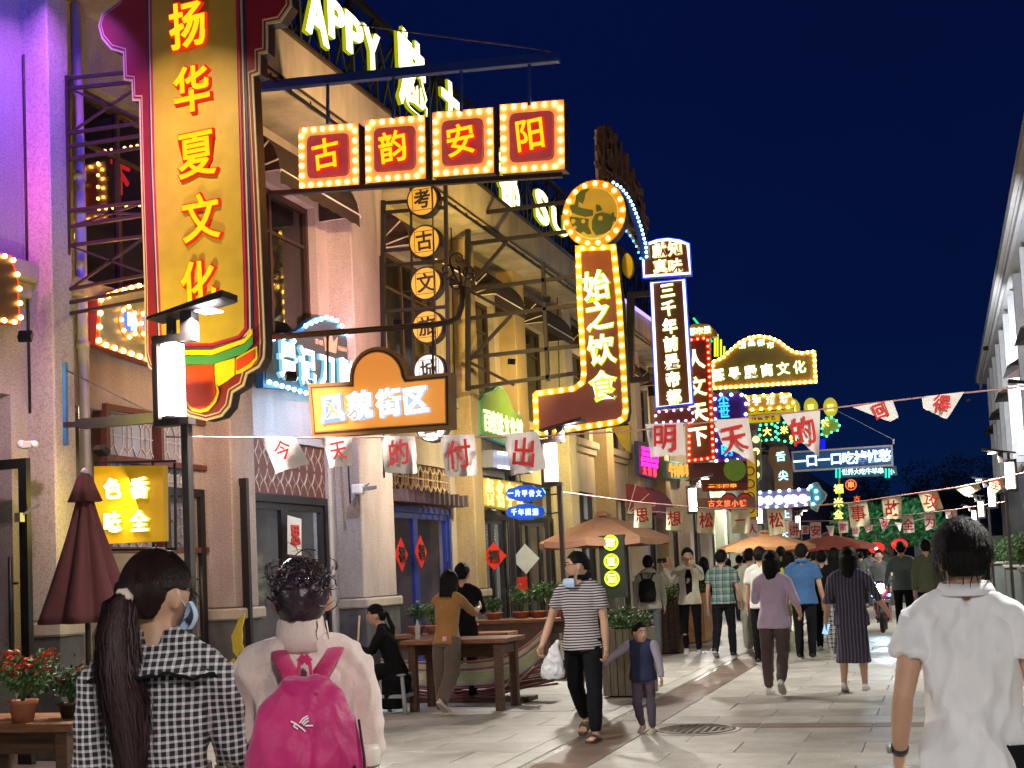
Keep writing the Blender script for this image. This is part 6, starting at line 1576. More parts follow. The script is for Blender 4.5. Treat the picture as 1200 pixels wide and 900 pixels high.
# ---- P2 woman with the backpack
fleece = cloth('pale_pink_fleece', (.78, .62, .58), bump=.35, bs=90)
pos2 = at_Y(352, 690, 3.45)
P2 = person('woman in a pale pink fleece top with dark clipped up hair, carrying the magenta backpack', (pos2.x+.0, 3.45, 0), 1.60, .40, arms=((.30, .12, .9, .3), (.25, .08, .85, .2)), top=fleece, bottom=darkc, shoe=blshoe, hair='bun', hairmat=M('plum_black_hair', (.022, .008, .016), .33, var=.5, vs=6, bump=.5, bs=40), sleeve='threeq', near=2, fat=.98, baggy=1.10, seed=2, wr=.013, collar=(fleece, 'turtle'), detail=1)
m = MB(); r_ = random.Random(8)
for q in range(460):
    c_ = P2.head + Vector((r_.gauss(0, .035), -.075 + r_.uniform(-.012, .02), .045 + r_.gauss(0, .03))); a = r_.uniform(0, 6.28); rad = r_.uniform(.015, .045); pts = [c_ + Vector((cos(a+t*.5)*rad, -.01*sin(t), sin(a+t*.5)*rad*.8)) for t in range(5)]; ribbon(m, pts, r_.uniform(.001, .0028), Vector((0, 1, 0)))
for q in range(14):
    c_ = P2.head + Vector((r_.uniform(-.05, .07), -.07, -.05)); ribbon(m, [c_, c_ + Vector((.005, -.012, -.035)), c_ + Vector((r_.uniform(-.02, .02), -.018, -.075))], .003, Vector((0, 1, 0)))
m.sphere(P2.head + Vector((0, -.062, .035)), (.052, .03, .05), 14, 10); m.build('hair_knot', _mc['plum_black_hair'], P2.r)
m = MB()
for s_ in (-1, 1):
    c_ = P2.head + Vector((s_*.014 + .012, -.112, .055)); m.tube([c_ + Vector((0, 0, -.014)), c_, c_ + Vector((0, 0, .014))], [.006, .008, .005], 8)
m.bar(P2.head + Vector((-.01, -.11, .055)), P2.head + Vector((.034, -.11, .055)), .006); m.build('hair_clip', M('clip_gloss', (.02, .02, .03), .12, coat=1, var=0), P2.r)
# backpack: a thing of its own
mg = cloth('magenta_nylon', (.44, .002, .125), .55, bump=.5, bs=25, var=.12); mg2 = cloth('magenta_webbing', (.52, .004, .12), .6, bump=.4, bs=220)
b0 = P2.r.location + Rz3(.40) @ (P2.sp(.26) + Vector((.02, -.165, -.375))); bp = thing('backpack', 'magenta backpack with a small white bird emblem worn by the pink fleece woman', 'backpack', b0, .40); bp.scale = (.92, 1, 1)
m = MB()
prof = [(0, .165, .085), (.05, .185, .11), (.16, .175, .115), (.26, .150, .095), (.33, .115, .07), (.372, .07, .045), (.385, .03, .02)]
m.tube([Vector((0, -.06 - .02*sin(z*8), z)) for z, a, b in prof], [(a, b) for z, a, b in prof], 26, flat=(1, 0, 0)); rjob(m, 'pack_body', mg, bp, .008, 2, .013, (9, 9, 3.2), 5)
m = MB(); m.tube([Vector((0, -.135, .20)), Vector((0, -.150, .10)), Vector((0, -.150, .02)), Vector((0, -.13, -.02))], [(.10, .02), (.13, .035), (.135, .035), (.12, .02)], 20, flat=(1, 0, 0)); rjob(m, 'front_pocket', mg, bp, .009, 2, .006, (10, 10, 3), 6)
m = MB()
for s_ in (-1, 1):
    pts = [Vector((s_*.028, -.035, .35)), Vector((s_*.05, .005, .392)), Vector((s_*.075, .05, .425)), Vector((s_*.088, .09, .447)), Vector((s_*.092, .14, .452)), Vector((s_*.092, .19, .42))]
    m.tube(pts, [(.027, .006)]*6, 10, flat=(1, 0, 0))
m.build('shoulder_strap', mg2, bp)
m = MB(); pts = [Vector((-.022, -.03, .37)), Vector((-.016, -.02, .42)), Vector((0, -.015, .438)), Vector((.016, -.02, .42)), Vector((.022, -.03, .37))]
for i in range(4): m.bar(pts[i], pts[i+1], .010, .022)
m.build('grab_loop', mg2, bp)
m = MB(); m.box(-.05, .05, -.125, -.08, .325, .345); m.build('top_flap', mg2, bp)
m = MB(); m.tube([Vector((.165, -.10, .26)), Vector((.178, -.12, .16)), Vector((.18, -.12, .02))], .004, 6); m.tube([Vector((.155, -.145, .03)), Vector((.16, -.16, .10)), Vector((.15, -.15, .14))], .006, 6); m.build('zip', darkmetal, bp)
# bird emblem
m = MB(); ez = .262; ey = -.186
for pts, w in (([(-.030, ez+.012), (-.018, ez+.006), (-.004, ez-.004), (.006, ez-.012), (.012, ez-.018)], .003), ([(-.016, ez+.006), (-.022, ez-.002), (-.010, ez-.010)], .0025), ([(-.004, ez+.006), (.006, ez+.018), (.020, ez+.024)], .004), ([(.002, ez+.004), (.012, ez+.014), (.022, ez+.018)], .0035), ([(.006, ez), (.016, ez+.008), (.022, ez+.010)], .003), ([(.012, ez-.002), (.034, ez-.003)], .003)):
    for i in range(len(pts)-1): m.bar((pts[i][0], ey, pts[i][1]), (pts[i+1][0], ey, pts[i+1][1]), w, .004)
m.build('emblem', M('white_print', (.8, .75, .78), .6, var=0), bp)
bt = thing('bottle', 'white flask standing in the side pocket of the magenta backpack', 'bottle', b0 + Rz3(.40) @ Vector((.17, -.02, -.02)))
m = MB(); m.lathe([(.03, 0), (.035, .01), (.036, .12), (.03, .14)], n=18); m.build('bottle_body', greymetal, bt); m = MB(); m.lathe([(.034, .141), (.037, .146), (.037, .185), (.032, .197), (.01, .199)], n=18); m.build('cap', M('cap_white', (.75, .7, .6), .4, var=.05), bt)
m = MB(); m.tube([Vector((-.03 + .016*cos(t), -.04, .12 + .02*sin(t))) for t in [i*2*pi/14 for i in range(14)]], .005, 6, closed=True); m.build('carry_ring', blshoe, bt)
# ---- P3 white shirt man
shirt = cloth('white_shirt', (.80, .80, .83), .8, bump=.12, var=.05)
pos3 = at_Y(1124, 700, 4.65)
P3 = person('man in a white short sleeved shirt and glasses with a black watch, seen from behind', (pos3.x+.02, 4.65, 0), 1.635, -.03, arms=((-.22, .22, .80, .0), (.0, .2, .5, .0)), headturn=.12, top=shirt, bottom=darkc, shoe=blshoe, hair='short', sleeve='tee', near=2, fat=1.0, baggy=1.08, seed=3, wr=.015, hemlen=.065, collar=(shirt, 'shirt'), detail=1, fist=(.7, .6))
glasses(P3)
w_ = P3.armj[0][2]; f = P3.armj[0][4]; m = MB(); m.tube([w_ - f*.016 , w_ + f*.008], [.031, .030], 16); m.build('watch_strap', blshoe, P3.r)
m = MB(); m.tube([w_ - f*.004 + Vector((-.030, -.008, 0)), w_ - f*.004 + Vector((-.041, -.012, 0))], .016, 12); m.build('watch', greymetal, P3.r)
# ---- P4 striped polo man, P5 boy
stripe = patt('black_white_stripes', 'h', (.55, .50, .52), (.015, .013, .018), 42, .5)
P4 = person('man in a black and white striped polo walking towards us, glasses, mask on his chin', gpos(688, 866) , 1.70, pi-.10, legs=((.16, .05, .075), (-.20, .46, .075)), arms=((-.05, .12, .12, .02), (.15, .34, .25, -.02)), headturn=-1.05, top=stripe, bottom=darkc, bot='jog', shoe=None, hair='crew', sleeve='short', near=1, fat=1.08, seed=4, collar=(blackc, 'shirt'), wr=.006, baggy=1.02, fist=(.9, .9))
glasses(P4); mask(P4, .05)
m = MB(); m.prism([(-.022, .20), (.022, .20), (.015, .30), (.030, .306), (-.030, .306), (-.015, .30)], 0, .01, 'xz')
def sandals(P, mat):
    for k_, s_ in enumerate((-1, 1)): pass
sand = M('sandal_leather', (.07, .04, .03), .6, var=.2)
def feet(P, legs, mat_s, lo_):
    H = P.H; A = .04*H
    Ls = []
    for i, s_ in enumerate((-1, 1)):
        sw, bend = legs[i][:2]; h = Vector((s_*.052*H, 0, 0)); th = rotx(Vector((s_*(lo_ or .03), 0, -1)).normalized(), sw); k = h + th*.245*H; sh = rotx(Vector((s_*(lo_ or .03)*.3, 0, -1)).normalized(), sw-bend); Ls.append((k + sh*.235*H, sw-bend))
    lo = min(a.z for a, _ in Ls)
    for a, d in Ls:
        a = a + Vector((0, 0, A-lo)); ang = d*.8 if abs(a.z-A) > .012*H else 0; R_ = Matrix.Rotation(ang, 3, 'X')
        q = lambda x, y, z: a + R_ @ Vector((x*H, y*H, (z-.04)*H))
        m = MB(); m.tube([q(0, -.03, .024), q(0, -.01, .028), q(0, .03, .026), q(0, .06, .020), q(0, .082, .016)], [(.014*H, .015*H), (.018*H, .020*H), (.020*H, .017*H), (.023*H, .010*H), (.022*H, .007*H)], 10, flat=(1, 0, 0))
        for t in range(5): x = (t-2)*.0088; m.tube([q(x, .078, .016), q(x*1.05, .098-.004*abs(t-(1 if x < 0 else 3)), .014)], [.0052*H, .0040*H], 6)
        m.build('foot', skinm, P.r)
        m = MB(); ol_ = [(-.018, -.042), (.018, -.042), (.023, 0), (.027, .05), (.027, .09), (.014, .112), (-.014, .112), (-.027, .09), (-.027, .05), (-.023, 0)]; n = len(ol_)
        m.add([q(x, y, .0) for x, y in ol_] + [q(x, y, .011) for x, y in ol_], [tuple(range(n))[::-1], tuple(range(n, 2*n))] + [(i, (i+1) % n, (i+1) % n+n, i+n) for i in range(n)])
        for yy in (.035, .058): m.tube([q(.026*cos(t), yy, .012 + .026*sin(t)) for t in [i*pi/8 for i in range(9)]], [(.0035*H, .011*H)]*9, 6, flat=R_ @ Vector((0, 0, 1)))
        m.build('sandal', mat_s, P.r)
feet(P4, ((.16, .05), (-.20, .46)), sand, .075)
P5 = person('small boy in a navy vest holding the striped polo man by the hand', gpos(757, 860), 1.02, pi-.15, legs=((-.02, .05), (.1, .55)), arms=((.2, .35, .15, .0), (.10, 1.0, .05, -.5)), headturn=.95, top=cloth('navy_vest', (.012, .018, .06)), bottom=cloth('plum_grey_trousers', (.08, .06, .09)), bot='jog', shoe=M('tan_shoe', (.45, .35, .22), .6, var=.1), hair='crew', sleeve='none', near=1, fat=1.2, hsz=1.36, seed=5, wr=.003, baggy=1.1)
gs = MB()
for i, (a, e, w_, u, f) in enumerate(P5.armj): gs.tube([a, (a+e)/2, e, (e+w_)/2, w_*.95+e*.05], [.042, .038, .034, .031, .026], 10); gs.sphere(a, .042, 10, 8)
rjob(gs, 'sleeve', cloth('grey_sleeve', (.30, .27, .34)), P5.r, .009, 2, .004, (12, 12, 8), 5)
# carried plastic bag
hb = P4.r.matrix_basis @ P4.hand[1] if False else None
def world(P, v): return P.r.location + Rz3(P.r.rotation_euler.z) @ v
for i in (0, 1): print('P4 hand', i, world(P4, P4.hand[i]))
def wristpx(px, py, Y): return at_Y(px, py, Y)
bagp = at_Y(648, 795, 11.0)
bag = thing('plastic_bag', 'white translucent carrier bag hanging from the striped polo man\'s hand', 'bag', bagp)
m = MB(); m.tube([Vector((0, 0, .0)), Vector((0, 0, .05)), Vector((.01, 0, .16)), Vector((.03, 0, .26)), Vector((.06, 0, .34))], [(.09, .05), (.11, .07), (.085, .055), (.04, .025), (.012, .01)], 18, flat=(1, 0, 0))
rjob(m, 'bag_body', M('thin_plastic', (.75, .76, .80), .35, var=.1, alpha=.85), bag, .008, 1, .012, (16, 16, 12), 9)
m = MB(); m.box(-.06, .05, -.03, .03, .01, .10); m.build('parcel', M('parcel_box', (.3, .32, .3), .6), bag)
# ---- P6 behind the striped man
P6 = person('person in grey plum trousers mostly hidden behind the striped polo man', gpos(690, 834), 1.60, .15, legs=((.15, .2), (-.1, .3)), arms=((.3, .25, 1.2, .2), (.1, .1, .3, 0)), top=cloth('dark_plum_top', (.05, .03, .05)), bottom=cloth('grey_plum_trousers', (.14, .11, .14)), shoe=blshoe, hair='long', sleeve='long', near=0, seed=6)
# ---- seated woman
P7 = person('woman in a long black dress with a ponytail sitting on a grey stool', gpos(466, 836), 1.60, 1.85, legs=((1.45, 1.5), (1.35, 1.35)), arms=((.55, .1, 1.2, .4), (.6, .1, 1.1, .3)), sit=.50, lean=.30, headturn=.1, nod=.02, top=blackc, bottom=blackc, bot='wide', shoe=blshoe, hair='tail', sleeve='long', near=1, seed=7, detail=1)
ponytail(P7, .42, .035, 5, hairm, 160, (0, -.066, .02), wid=.8)
m = MB(); m.tube([P7.sp(-.02), P7.sp(-.06, .02), Vector((.02, .05, .12)), Vector((.02, .05, .06))], [(.16, .14), (.19, .18), (.15, .14), (.14, .13)], 20, flat=(1, 0, 0)); rjob(m, 'skirt', blackc, P7.r, .014, 2, .012, (7, 7, 3), 3)
# ---- P8 / P9
P8_ = person('woman in a mustard knit top and brown wide trousers leaning over the table', gpos(527, 836), 1.58, -.12, legs=((.05, .05), (-.22, .55)), arms=((.9, .2, .9, .3), (.9, .2, .9, .3)), lean=.16, nod=.35, top=cloth('mustard_knit', (.30, .15, .035), bump=.5, bs=60), bottom=cloth('brown_trousers', (.11, .075, .055)), bot='wide', shoe=M('tan_shoe', (.45, .35, .22)), hair='bob', hairmat=hairm, sleeve='threeq', near=1, seed=8, fat=1.0, wr=.006)
m = MB(); m.bbox(.018, .072, -.135, -.125, .0, .05, .003); ph = m.build('phone', M('pink_phone', (.75, .35, .5), .4, var=0), P8_.r); ph.location = P8_.sp(.0); ph.location.z -= .02
P9 = person('person in black standing behind the mustard top woman at the table', gpos(547, 822), 1.66, .1, legs=((.05, .05), (-.05, .1)), arms=((.7, .1, .8, .3), (.6, .1, .8, .3)), top=blackc, bottom=darkc, shoe=blshoe, hair='short', sleeve='long', near=0, seed=9, fat=1.05)
# ---- the crowd walking away
walk = lambda a: ((.30*a, .15), (-.28*a, .45))
walk2 = lambda a: ((-.28*a, .45), (.30*a, .15))
grnm = cloth('olive_grey_hoodie', (.26, .25, .19)); jean = cloth('slate_trousers', (.08, .09, .10))
Q = []
def crowd(label, px, pyf, H, face, **k):
    k.setdefault('near', 0); k.setdefault('detail', 0 if abs(face) < 1.2 else 1); k.setdefault('wr', .007); k.setdefault('baggy', 1.05)
    P = person(label, gpos(px, pyf), H, face, seed=30+len(Q), **k); Q.append(P); return P
C1 = crowd('person in an olive grey hoodie with a black backpack by the wooden planter', 765, 771, 1.70, .15, legs=((.05, .05), (-.05, .08)), arms=((.1, .18, .3, .1), (.1, .2, .3, .1)), top=grnm, bottom=jean, shoe=blshoe, sleeve='long', collar=(grnm, 'hood'), baggy=1.15)
crowd('bald man in a pale shirt behind the olive hoodie person', 790, 752, 1.70, .8, top=cloth('pale_shirt', (.45, .42, .36)), bottom=jean, shoe=blshoe, hair='bald', sleeve='short')
C3 = crowd('man in an open cream jacket raising a phone to take a photo', 812, 767, 1.80, pi+.15, legs=((.1, .12), (-.12, .2)), arms=((1.1, .15, 1.35, .5), (.9, .45, 2.0, -.1)), headturn=.15, top=cloth('cream_jacket', (.66, .62, .48)), bottom=darkc, bot='slim', shoe=whshoe, sleeve='long', fat=.98, baggy=1.1, near=1, fist=(1.0, 1.0))
C4 = crowd('man in a green and blue checked shirt walking away with a camera in hand', 851, 770, 1.74, -.05, legs=walk2(.5), arms=((-.02, .16, .35, .0), (.02, .2, .4, .0)), top=patt('green_blue_check', 'p', (.07, .16, .17), (.30, .34, .25), 9, .45, (.02, .05, .08)), bottom=darkc, shoe=blshoe, sleeve='short', fat=1.12, near=1, hemlen=-.02)
C5 = crowd('person in a cream shirt and pale trousers with a cross body strap walking away', 884, 763, 1.76, .0, legs=walk(.8), top=cloth('cream_shirt', (.62, .60, .46)), bottom=cloth('pale_trousers', (.5, .52, .42)), bot='wide', shoe=whshoe, sleeve='long')
C6 = crowd('person in a white tee and dark trousers between the cream and lilac tops', 897, 778, 1.74, .0, legs=walk(.5), top=cloth('white_tee', (.68, .68, .62)), bottom=darkc, shoe=blshoe, sleeve='short')
C7 = crowd('woman in a loose lilac tee and brown joggers with a dark bob walking away', 912, 814, 1.63, -.05, legs=((.02, .02), (-.22, .50)), arms=((.5, .25, 1.3, .3), (.1, .35, .9, .2)), top=cloth('lilac_tee', (.56, .42, .58)), bottom=cloth('brown_joggers', (.10, .065, .06)), bot='jog', shoe=whshoe, hair='bob', sleeve='half', near=1, baggy=1.15, hemlen=.015)
C8 = crowd('man in a blue polo shirt and black trousers walking away beside the lilac tee', 946, 772, 1.76, -.05, legs=((.1, .1), (-.1, .15)), arms=((.0, .15, .3, .0), (-.02, .18, .35, .0)), top=cloth('blue_polo', (.03, .11, .27)), bottom=darkc, shoe=blshoe, sleeve='short', fat=1.15, near=1, collar=(cloth('blue_polo', (.03, .11, .27)), 'shirt'))
C9 = crowd('woman in a long dark striped dress with long hair holding a glowing phone', 1003, 810, 1.64, -.05, legs=((-.10, .30), (.10, .08)), arms=((-.05, .28, .3, .05), (.25, .42, .35, -.15)), top=patt('navy_lilac_stripe', 'v', (.035, .03, .055), (.14, .11, .17), 26, .35), bottom=None, bot='none', shoe=whshoe, hair='long', sleeve='half', topcut='dress', near=1, fat=1.12, baggy=1.08, hemlen=.02)
crowd('dark haired person just behind the lilac tee woman among the crowd', 905, 752, 1.72, .1, top=blackc, bottom=darkc, shoe=blshoe, sleeve='long')
crowd('taller person in black with head above the crowd under the parasols', 920, 740, 1.82, .0, top=blackc, bottom=darkc, shoe=blshoe, sleeve='long')
crowd('woman in a lime yellow top between the lilac and blue shirts', 930, 765, 1.66, .0, top=cloth('lime_top', (.45, .52, .05)), bottom=cloth('lime_skirt', (.35, .38, .05)), shoe=blshoe, hair='long', sleeve='short')
crowd('person in black beside the blue polo man, nearer the drain line', 969, 762, 1.66, .05, legs=walk(.5), top=blackc, bottom=darkc, shoe=whshoe, hair='short', sleeve='long')
crowd('woman in black with a white speckled skirt next to the striped dress woman', 984, 766, 1.68, .0, legs=walk(.3), top=blackc, bottom=patt('speckled_skirt', 'p', (.02, .02, .02), (.5, .5, .48), 14, .3, (.5, .5, .5)), bot='wide', shoe=whshoe, hair='bob', sleeve='long')
crowd('person in a dark coat at the edge of the shop side crowd', 829, 748, 1.66, .0, top=blackc, bottom=darkc, shoe=blshoe, hair='long', sleeve='long')
crowd('man in a dark vest over a pale shirt facing us behind the scooter light', 1035, 730, 1.66, pi, legs=((.1, .1), (-.1, .2)), top=cloth('dark_grey_vest', (.08, .09, .10)), bottom=darkc, shoe=blshoe, sleeve='long', detail=1)
C17 = crowd('man in a grey green shirt with a shoulder bag standing at the far stalls', 1062, 742, 1.78, .0, arms=((.1, .3, .6, .0), (.1, .45, .5, .0)), top=cloth('grey_green_shirt', (.10, .13, .12)), bottom=darkc, shoe=blshoe, sleeve='long', fat=1.15)
crowd('person in an olive coat partly behind the white shirt man', 1092, 750, 1.78, .1, top=cloth('olive_coat', (.08, .09, .05)), bottom=darkc, shoe=blshoe, sleeve='long')
crowd('dark figure beyond the white shirt man near the hedge planters', 1150, 728, 1.66, .0, legs=walk(.5), top=blackc, bottom=darkc, shoe=blshoe, sleeve='long')
crowd('person in a dark jacket farther down the street among the parasols', 870, 728, 1.7, .0, top=cloth('dark_jacket', (.05, .05, .06)), bottom=darkc, shoe=blshoe, sleeve='long')
crowd('person in a pale top far down the street under the second parasol', 958, 722, 1.68, .0, top=cloth('pale_shirt', (.45, .42, .36)), bottom=darkc, shoe=blshoe, sleeve='short')
crowd('farthest person in grey beneath the maroon parasol', 992, 718, 1.7, .0, top=cloth('grey_tee', (.2, .2, .2)), bottom=darkc, shoe=blshoe, sleeve='short')
for (px_, py_, H_, f_, tc, hr, lb) in ((876, 722, 1.70, 0, (.5, .48, .42), 'short', 'far walker in an oatmeal shirt behind the cream shirted person'), (893, 728, 1.62, .1, (.45, .12, .10), 'long', 'far woman in a brick red top under the amber parasol'),
    (913, 716, 1.72, 0, (.10, .16, .28), 'short', 'far man in a denim blue shirt between the parasols'), (924, 708, 1.70, .2, (.55, .55, .5), 'short', 'far man in a white shirt in the middle of the crowd'),
    (938, 714, 1.60, 0, (.40, .30, .12), 'bob', 'far woman in an ochre top behind the blue polo man'), (977, 705, 1.72, pi, (.25, .28, .30), 'short', 'far man in grey walking towards us below the brick parasol'),
    (1012, 712, 1.68, .1, (.08, .12, .10), 'short', 'far person in dark green left of the vest man'), (1022, 700, 1.74, 0, (.5, .5, .52), 'crew', 'far man in a pale grey tee near the red lanterns'),
    (856, 716, 1.66, 0, (.04, .04, .05), 'bob', 'far woman in charcoal close to the shop fronts'), (950, 702, 1.75, 0, (.06, .06, .07), 'short', 'tall far man in black at the end of the street')):
    crowd(lb, px_, py_, H_, f_, top=cloth('far_top_%02d' % int(px_ % 97), tc), bottom=darkc, shoe=blshoe, hair=hr, sleeve='short', legs=walk(.5), fingers=False, detail=0)
finish_jobs()
# phone in the raised hand, camera, glowing phone, small backpack
def held(name, label, cat, P, i, size, mat, off=(0, 0, 0), part='casing', screen=None, rot_=(0, 0, 0)):
    w = world(P, P.hand[i]) + Vector(off); r = thing(name, label, cat, w); r.rotation_euler = rot_
    a, b, c_ = size; m = MB(); m.bbox(-a, a, -b, b, -c_, c_, .002); m.build(part, mat, r)
    if screen: m = MB(); m.box(-a*.9, a*.9, -b-.001, -b-.0002, -c_*.92, c_*.92); m.build('screen', screen, r)
    return r
held('phone', 'dark phone held sideways up to the face of the cream jacket man', 'phone', C3, 1, (.08, .006, .038), blshoe, (.02, -.03, .03))
held('camera', 'small camera hanging in the checked shirt man\'s left hand', 'camera', C4, 0, (.03, .02, .05), greymetal, (0, 0, -.05))
held('phone', 'bright blue screened phone in the striped dress woman\'s hand', 'phone', C9, 0, (.035, .005, .07), blshoe, (0, -.02, -.02), 'casing', EM('phone_screen', (.35, .65, 1), 1.3), (0, .3, 0))
bk = thing('backpack', 'small black backpack on the olive grey hoodie person', 'backpack', world(C1, C1.sp(.0)) + Vector((0, -.15, .05)))
m = MB(); m.tube([Vector((0, 0, 0)), Vector((0, -.01, .12)), Vector((0, 0, .32)), Vector((0, 0, .38))], [(.13, .05), (.15, .08), (.13, .07), (.06, .03)], 16, flat=(1, 0, 0)); m.build('pack_body', blackc, bk)
m = MB()
for s_ in (-1, 1): m.tube([Vector((s_*.07, 0, .36)), Vector((s_*.10, .04, .46)), Vector((s_*.13, .10, .46))], .014, 6)
m.build('shoulder_strap', blackc, bk)
# open jacket front of the cream jacket man
m = MB(); m.prism([(-.045, .0), (.045, .0), (.06, .22*1.8), (.03, .28*1.8), (-.03, .28*1.8), (-.06, .22*1.8)], -.004, .004, 'xz'); q = m.build('inner_shirt', blackc, C3.r); q.location = C3.sp(.0, .068)
# ================================================================ furniture, plants, parasols
tabw = M('table_wood', (.20, .085, .035), .5, var=.35, vs=6, bump=.2, bs=30, aniso=(1, 8, 8)); tabd = M('table_wood_dark', (.09, .045, .025), .55, var=.35, vs=6, bump=.2, bs=30, aniso=(1, 8, 8))
claym = M('terracotta', (.36, .12, .06), .75, var=.15, bump=.2); soilm = M('soil', (.04, .028, .02), .95, bump=.6, bs=60)
petal = M('orange_red_petal', (.75, .09, .05), .6, var=.25, vs=20); leafb = M('bright_leaf', (.07, .15, .04), .55, var=.4, vs=14)
def potted(label, loc, pr, ph, spread, height, n, mat, flowers=0, seed=0, group=None, size=.022, stems=7, ptm=None):
    r = thing('potted_plant', label, 'potted plant', loc, 0, group); rr = random.Random(seed)
    m = MB(); m.lathe([(pr*.72, 0), (pr*.95, ph*.82), (pr*1.07, ph*.83), (pr*1.09, ph), (pr*.98, ph), (pr*.93, ph*.88)], n=20); m.build('pot', ptm or claym, r)
    m = MB(); m.lathe([(pr*.93, ph*.86), (.001, ph*.89)], n=14); m.build('soil', soilm, r)
    st = MB(); lf = MB(); fl = MB(); tips = []
    for k in range(stems):
        a = rr.uniform(0, 6.28); d = rr.uniform(.15, 1)*spread; top = Vector((cos(a)*d, sin(a)*d, ph + height*rr.uniform(.6, 1))); mid = Vector((cos(a)*d*.35, sin(a)*d*.35, ph + height*.45))
        st.tube([Vector((0, 0, ph*.85)), mid, top], [.006, .004, .002], 5); tips.append((mid, top))
    for k in range(n):
        mid, top = rr.choice(tips); t = rr.uniform(0, 1.1); c_ = mid.lerp(top, t) + Vector((rr.gauss(0, .035), rr.gauss(0, .035), rr.gauss(0, .03)))*(1+spread)
        q = Vector((rr.gauss(0, 1), rr.gauss(0, 1), rr.gauss(.5, 1))).normalized(); a_ = q.orthogonal().normalized(); b_ = q.cross(a_); s_ = size*rr.uniform(.6, 1.35)
        k0 = len(lf.v); lf.add([c_ - a_*s_, c_ - a_*s_*.1 + b_*s_*.42, c_ + a_*s_, c_ - a_*s_*.1 - b_*s_*.42], [(0, 1, 2, 3)])
    for k in range(flowers):
        mid, top = rr.choice(tips); c_ = mid.lerp(top, rr.uniform(.6, 1.15)) + Vector((rr.gauss(0, .03), rr.gauss(0, .03), rr.gauss(.02, .025)))
        for j in range(4):
            q = Vector((rr.gauss(0, 1), rr.gauss(0, 1), rr.gauss(0, 1))).normalized(); a_ = q.orthogonal().normalized(); b_ = q.cross(a_); s_ = .013
            fl.add([c_ - a_*s_, c_ + b_*s_, c_ + a_*s_, c_ - b_*s_], [(0, 1, 2, 3)])
    st.build('stem', M('green_stem', (.08, .12, .04), .7), r); o = lf.build('leaves', mat, r); o['kind'] = 'stuff'
    if flowers: o = fl.build('flowers', petal, r); o['kind'] = 'stuff'
    return r
def plank_table(label, c, L, Wd, Hh, rz=0.0, mat=tabw, cat='table', panels=True, name='wooden_table', nboards=3, legs=True):
    r = thing(name, label, cat, c, rz)
    for k in range(nboards):
        w = Wd/nboards; m = MB(); m.bbox(-L/2, L/2, -Wd/2+w*k+.002, -Wd/2+w*(k+1)-.002, Hh-.05, Hh, .005); m.build('plank', mat, r)
    for x in (-L/2+.12, L/2-.12):
        for s_ in (-1, 1):
            m = MB(); m.bbox(x-.045, x+.045, s_*(Wd/2-.1)-.045, s_*(Wd/2-.1)+.045, 0, Hh-.051, .006); m.build('leg', tabd, r)
        m = MB(); m.box(x-.03, x+.03, -Wd/2+.146, Wd/2-.146, Hh-.18, Hh-.055); m.build('cross_rail', tabd, r)
    if panels: m = MB(); m.box(-L/2+.17, L/2-.17, -.03, .03, Hh-.22, Hh-.055); m.build('apron', tabd, r)
    return r
# near left table with flower pots
t0 = at_Y(30, 845, 6.6)
plank_table('red brown plank table carrying the flower pots at the near corner', (t0.x-.05, 6.75, 0), 1.0, .62, t0.z-.0, 0.02)
TZ = t0.z
fp = at_Y(27, 838, 6.55)
potted('terracotta pot of orange red flowers on the near table', (fp.x+.0, 6.55, TZ), .085, .135, .17, .26, 900, leafb, 190, 11, None, .020, 14)
potted('leafy green plant in a dark pot beside the orange red flowers', (fp.x+.20, 6.75, TZ), .08, .10, .20, .20, 1100, M('deep_green_leaf', (.035, .09, .03), .5, var=.4), 25, 12, None, .02, 14, M('dark_pot', (.06, .03, .025), .6))
potted('low green plant cut by the corner on the near table', (fp.x-.16, 6.75, TZ), .08, .10, .14, .2, 500, leafb, 10, 13, None, .02, 9)
# closed parasol
par = M('parasol_maroon', (.075, .013, .014), .85, var=.1, bump=.2, bs=150, sheen=.05); paro = M('parasol_orange', (.36, .19, .11), .8, var=.1, bump=.2, bs=150); parr = M('parasol_brick', (.40, .09, .06), .8, var=.1)
a = at_Y(99, 555, 9.0); r = thing('closed_parasol', 'closed maroon parasol standing between the yellow lightbox and the flower table', 'parasol', (a.x, 9.0, 0))
zt = a.z; m = MB(); m.tube([(0, 0, 0), (0, 0, zt+.02)], .022, 10); m.build('pole', darkmetal, r); m = MB(); m.lathe([(.24, 0), (.24, .05), (.04, .07), (.035, .3)], n=20); m.build('base', plinthm, r)
def folds(n, amp): return lambda t, z: 1 + amp*(abs(sin(t*n/2)) - .6)*min(1, (zt - z)/.3)
m = MB(); prof = []
for k in range(15): f = k/14; prof.append((.055 + .305*f**1.15, zt - .16 - f*1.08))
wb = folds(8, .38)
m.lathe([(p[0], p[1]) for p in prof], n=72, wob=lambda t, z: wb(t, z)*(1 + .06*noise.noise(Vector((cos(t)*2, sin(t)*2, z*2)))))
m.build('canopy', par, r)
m = MB(); m.lathe([(.03, zt), (.06, zt-.03), (.09, zt-.12), (.135, zt-.235)], n=48, wob=lambda t, z: 1+.12*sin(t*6)); m.build('vent_flap', par, r); m = MB(); m.lathe([(.03, zt), (.032, zt+.02), (.01, zt+.05)], n=12); m.build('finial', awnrib, r)
